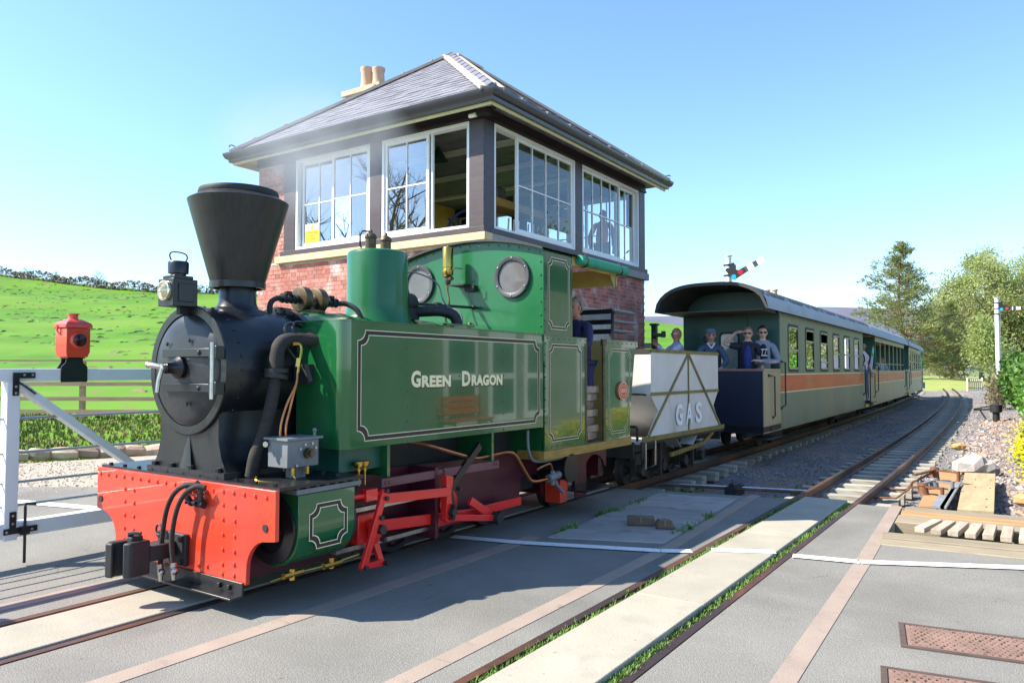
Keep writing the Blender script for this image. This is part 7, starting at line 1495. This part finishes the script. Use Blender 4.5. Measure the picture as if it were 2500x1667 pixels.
# ivy hedge, shrubs and yellow flowers along the right edge
def shrub(name, label, cat, c, rx, ry, rz, n, size, lm, seed=0, group=None, stem=True):
    t = thing(name, label, cat, (c[0], c[1], c[2]), 0, group); rs = np.random.RandomState(seed + 5)
    blobs = [(rs.uniform(-.6, .6) * rx, rs.uniform(-.7, .7) * ry, rs.uniform(.25, .85) * rz, rs.uniform(.35, .6)) for _ in range(12)]
    P = []
    for i in range(n):
        x, y, z, r = blobs[rs.randint(12)]; d = rs.randn(3); d /= np.linalg.norm(d); q = r * (rs.rand() ** .4); P.append((x + d[0] * q * rx, y + d[1] * q * ry, max(.02, z + d[2] * q * rz * .8)))
    leaves('foliage', P, size, lm, t, .6, .6)
    m = MB()
    for k in range(7): x, y, z, r = blobs[k]; m.tube([(rs.uniform(-.1, .1), rs.uniform(-.1, .1), 0), (x * .5, y * .5, z * .5), (x, y, z)], [.03, .008], 5, 0, False)
    obj('stems', m, BARK, t, fix=False)
    return t
shrub('hedge_shrub', 'large glossy ivy like hedge at the right edge below the far signal', 'hedge', (5.2, 28.6, -.2), 1.2, 3.0, 2.0, 13000, .15, LIVY, 1)
shrub('hedge_shrub', 'bright green leafy bush at the right edge in front of the hedge', 'bush', (5.25, 22.5, -.2), .75, 1.6, 1.7, 6000, .10, LIVB, 2)
shrub('hedge_shrub', 'dry grey brown twiggy bush left of the glossy hedge', 'bush', (3.9, 37.0, -.2), .7, 1.2, 1.5, 2500, .10, leafmat('twiggy', (.14, .12, .07), (.25, .22, .12), .2), 3)
for i, (x, y, r, h) in enumerate(((4.95, 16.6, .38, .72), (4.92, 14.3, .36, .55), (4.98, 12.3, .3, .42))):
    lab = ['tallest clump of yellow flowers at the right edge beside the timber post', 'middle clump of yellow flowers spilling at the right edge', 'nearest low clump of yellow flowers above the tan stone'][i]
    t = shrub('yellow_flowers', lab, 'flowers', (x, y, -.12), r, .9, h, 3200, .045, LIVB, 10 + i, 'clumps of yellow flowers', False)
    rs = np.random.RandomState(40 + i); nn = 2600; P = np.stack([rs.randn(nn) * r * .42, rs.randn(nn) * .42, h * (.55 + .5 * rs.rand(nn)) * np.ones(nn)], -1); P[:, 2] -= (P[:, 0] / r) ** 2 * .12 * h; leaves('petals', P, .04, LYEL, t, 2.5, .9)
# bare hawthorns behind the hilltop wall
for a_, sz, lab in ((-88.5, 3.0, 'bare bush at the left end of the hilltop wall'), (-82.0, 2.8, 'small bare bush left of centre behind the hilltop wall'), (-72.5, 3.4, 'largest bare bush behind the hilltop wall')):
    bc = float(crest(a_)[0]) + 5; broadleaf(lab, ab(a_, bc, float(field_z(a_, bc)) - .6), sz, int(-a_ * 10), None, 0, .1, bark=M('bare_twigs', (.17, .13, .12), .9, var=.2), trunks=3, clear=.1, name='bare_bush', cat='bush', spreadr=1.3, depth=4)
# tall bare trees behind the photographer, mirrored in the signal box windows
for x, y, H, sd2, lab in ((-27, -17, 15, 61, 'bare tree mirrored in the left signal box window'), (-36, -12, 16, 62, 'taller bare tree mirrored in the signal box glass'), (-20, -26, 14, 63, 'bare roadside tree behind the viewpoint')):
    broadleaf(lab, (x, y, -.1), H, sd2, None, 0, .1, bark=BARK, depth=5, clear=.3, name='bare_tree', cat='tree')
for x, y, H, sd2, lab in ((11.5, 36, 8, 71, 'spring green tree beyond the station, mirrored in the carriage windows'), (10.5, 46, 9, 72, 'taller spring green tree mirrored in the rear carriage windows'), (9.0, 56, 8, 73, 'rearmost spring green tree along the platform side')):
    broadleaf(lab, (x, y, -.2), H, sd2, LBRD, 6000, .3, cluster=.6, clear=.2)
for x, y, lab, k in ((7.6, 33.5, 'leafy bush behind the hedge, mirrored in the first carriage', 81), (7.4, 42, 'leafy bush farther along, mirrored in the second carriage', 82)):
    shrub('hedge_shrub', lab, 'bush', (x, y, -.2), 1.6, 4.2, 2.4, 6000, .2, LIVB, k)
# ================================================================ station side, seen mirrored in the green paint
STONE = M('station_stone', (.20, .195, .17), .85, var=.25, vs=2, bump=.3, bs=15); mixin(STONE, (.13, .125, .11), 1.2, .55, .7)
sb = thing('station_building', 'stone station building with white windows facing the train, mirrored in the tank side', 'station', (8.2, 18.5, -.2))
obj('wall', MB().box(0, 5, -6.5, 12, 0, 4.6), STONE, sb); obj('roof', MB().prism([(-.5, 4.6), (5.5, 4.6), (2.5, 7.4)], 'y', -7, 12.5), SLATE, sb, smooth=0)
for y in (-5.4, -3.25, -1.1, 2.2, 5.2, 8.5):
    wn2 = obj('window', MB().box(-.06, -.002, y - .78, y + .78, .45, 2.65), WINW, sb)
    for (u0, u1, z0, z1) in ((-.60, .60, .65, 1.5), (-.60, .60, 1.66, 2.45)): obj('pane', MB().box(-.075, -.061, y + u0, y + u1, z0, z1), M('station_pane', (.03, .05, .05), .08) if 'station_pane' not in bpy.data.materials else bpy.data.materials['station_pane'], wn2)
obj('door', MB().box(-.05, -.002, 3.3, 4.2, 0, 2.3), DGREEN, sb)
for y, lab in ((-12, 'low stone wall south of the station building'), (17, 'low stone wall north of the station building')): pass
pf = struct('platform', MB().box(6.6, 8.15, 14.5, 40, -.3, .12), CONCG)
bn = thing('reflection_bench', 'invented red slatted bench, added for the red patch mirrored in the tank side', 'bench', (7.75, 12.9, .0))  # bench invented to give the tank side its red reflection
CR = M('bench_red', (.60, .025, .02), .35, coat=.4, var=.05)
for i in range(4): obj('seat_slat', MB().box(-.30 + i * .13, -.20 + i * .13, -1.0, 1.0, .42, .46), CR, bn, bevel=.006)
for i in range(3): obj('back_slat', MB().box(.22 + i * .02, .25 + i * .02, -1.0, 1.0, .55 + i * .14, .66 + i * .14), CR, bn, bevel=.006)
for y in (-.85, .85): obj('leg', MB().box(-.30, -.24, y - .03, y + .03, 0, .42).box(.20, .27, y - .03, y + .03, 0, .95).box(-.30, .20, y - .03, y + .03, .36, .418), BLACKM, bn)
# ================================================================ smoke drifting from the chimney
sm = bpy.data.materials.new('thin_smoke'); sm.use_nodes = True; nt = sm.node_tree; nt.nodes.clear(); N = nt.nodes.new; L = nt.links.new
o_ = N('ShaderNodeOutputMaterial'); pv = N('ShaderNodeVolumePrincipled'); pv.inputs['Color'].default_value = (.85, .9, .95, 1); tcn = N('ShaderNodeTexCoord'); nz = N('ShaderNodeTexNoise'); nz.inputs['Scale'].default_value = .9; nz.inputs['Detail'].default_value = 4; nz.inputs['Distortion'].default_value = .6; L(tcn.outputs['Object'], nz.inputs[0])
gr = N('ShaderNodeTexGradient'); gr.gradient_type = 'SPHERICAL'; mp = N('ShaderNodeMapping'); mp.inputs['Location'].default_value = (-1, -1, -1); mp.inputs['Scale'].default_value = (2, 2, 2); L(tcn.outputs['Generated'], mp.inputs[0]); L(mp.outputs[0], gr.inputs[0])
mr = N('ShaderNodeMapRange'); mr.inputs[1].default_value = .38; mr.inputs[2].default_value = .75; mr.inputs[4].default_value = 1.; L(nz.outputs[0], mr.inputs[0]); mu = N('ShaderNodeMath'); mu.operation = 'MULTIPLY'; L(mr.outputs[0], mu.inputs[0]); L(gr.outputs[0], mu.inputs[1]); m2 = N('ShaderNodeMath'); m2.operation = 'MULTIPLY'; m2.inputs[1].default_value = 1.15; L(mu.outputs[0], m2.inputs[0]); L(m2.outputs[0], pv.inputs['Density']); L(pv.outputs[0], o_.inputs['Volume'])
m = MB().ball((0, 0, 0), 1, 20, (1.9, 1.5, 1.0)); o = obj('smoke', m, sm); o.location = (-3.1, 6.9, 4.45); o.rotation_euler = (0, R(12), R(-38)); tag(o, 'thin bluish smoke drifting past the left eave of the signal box', 'smoke', kind='stuff')
sc.cycles.volume_step_rate = 2.0; sc.cycles.volume_max_steps = 128
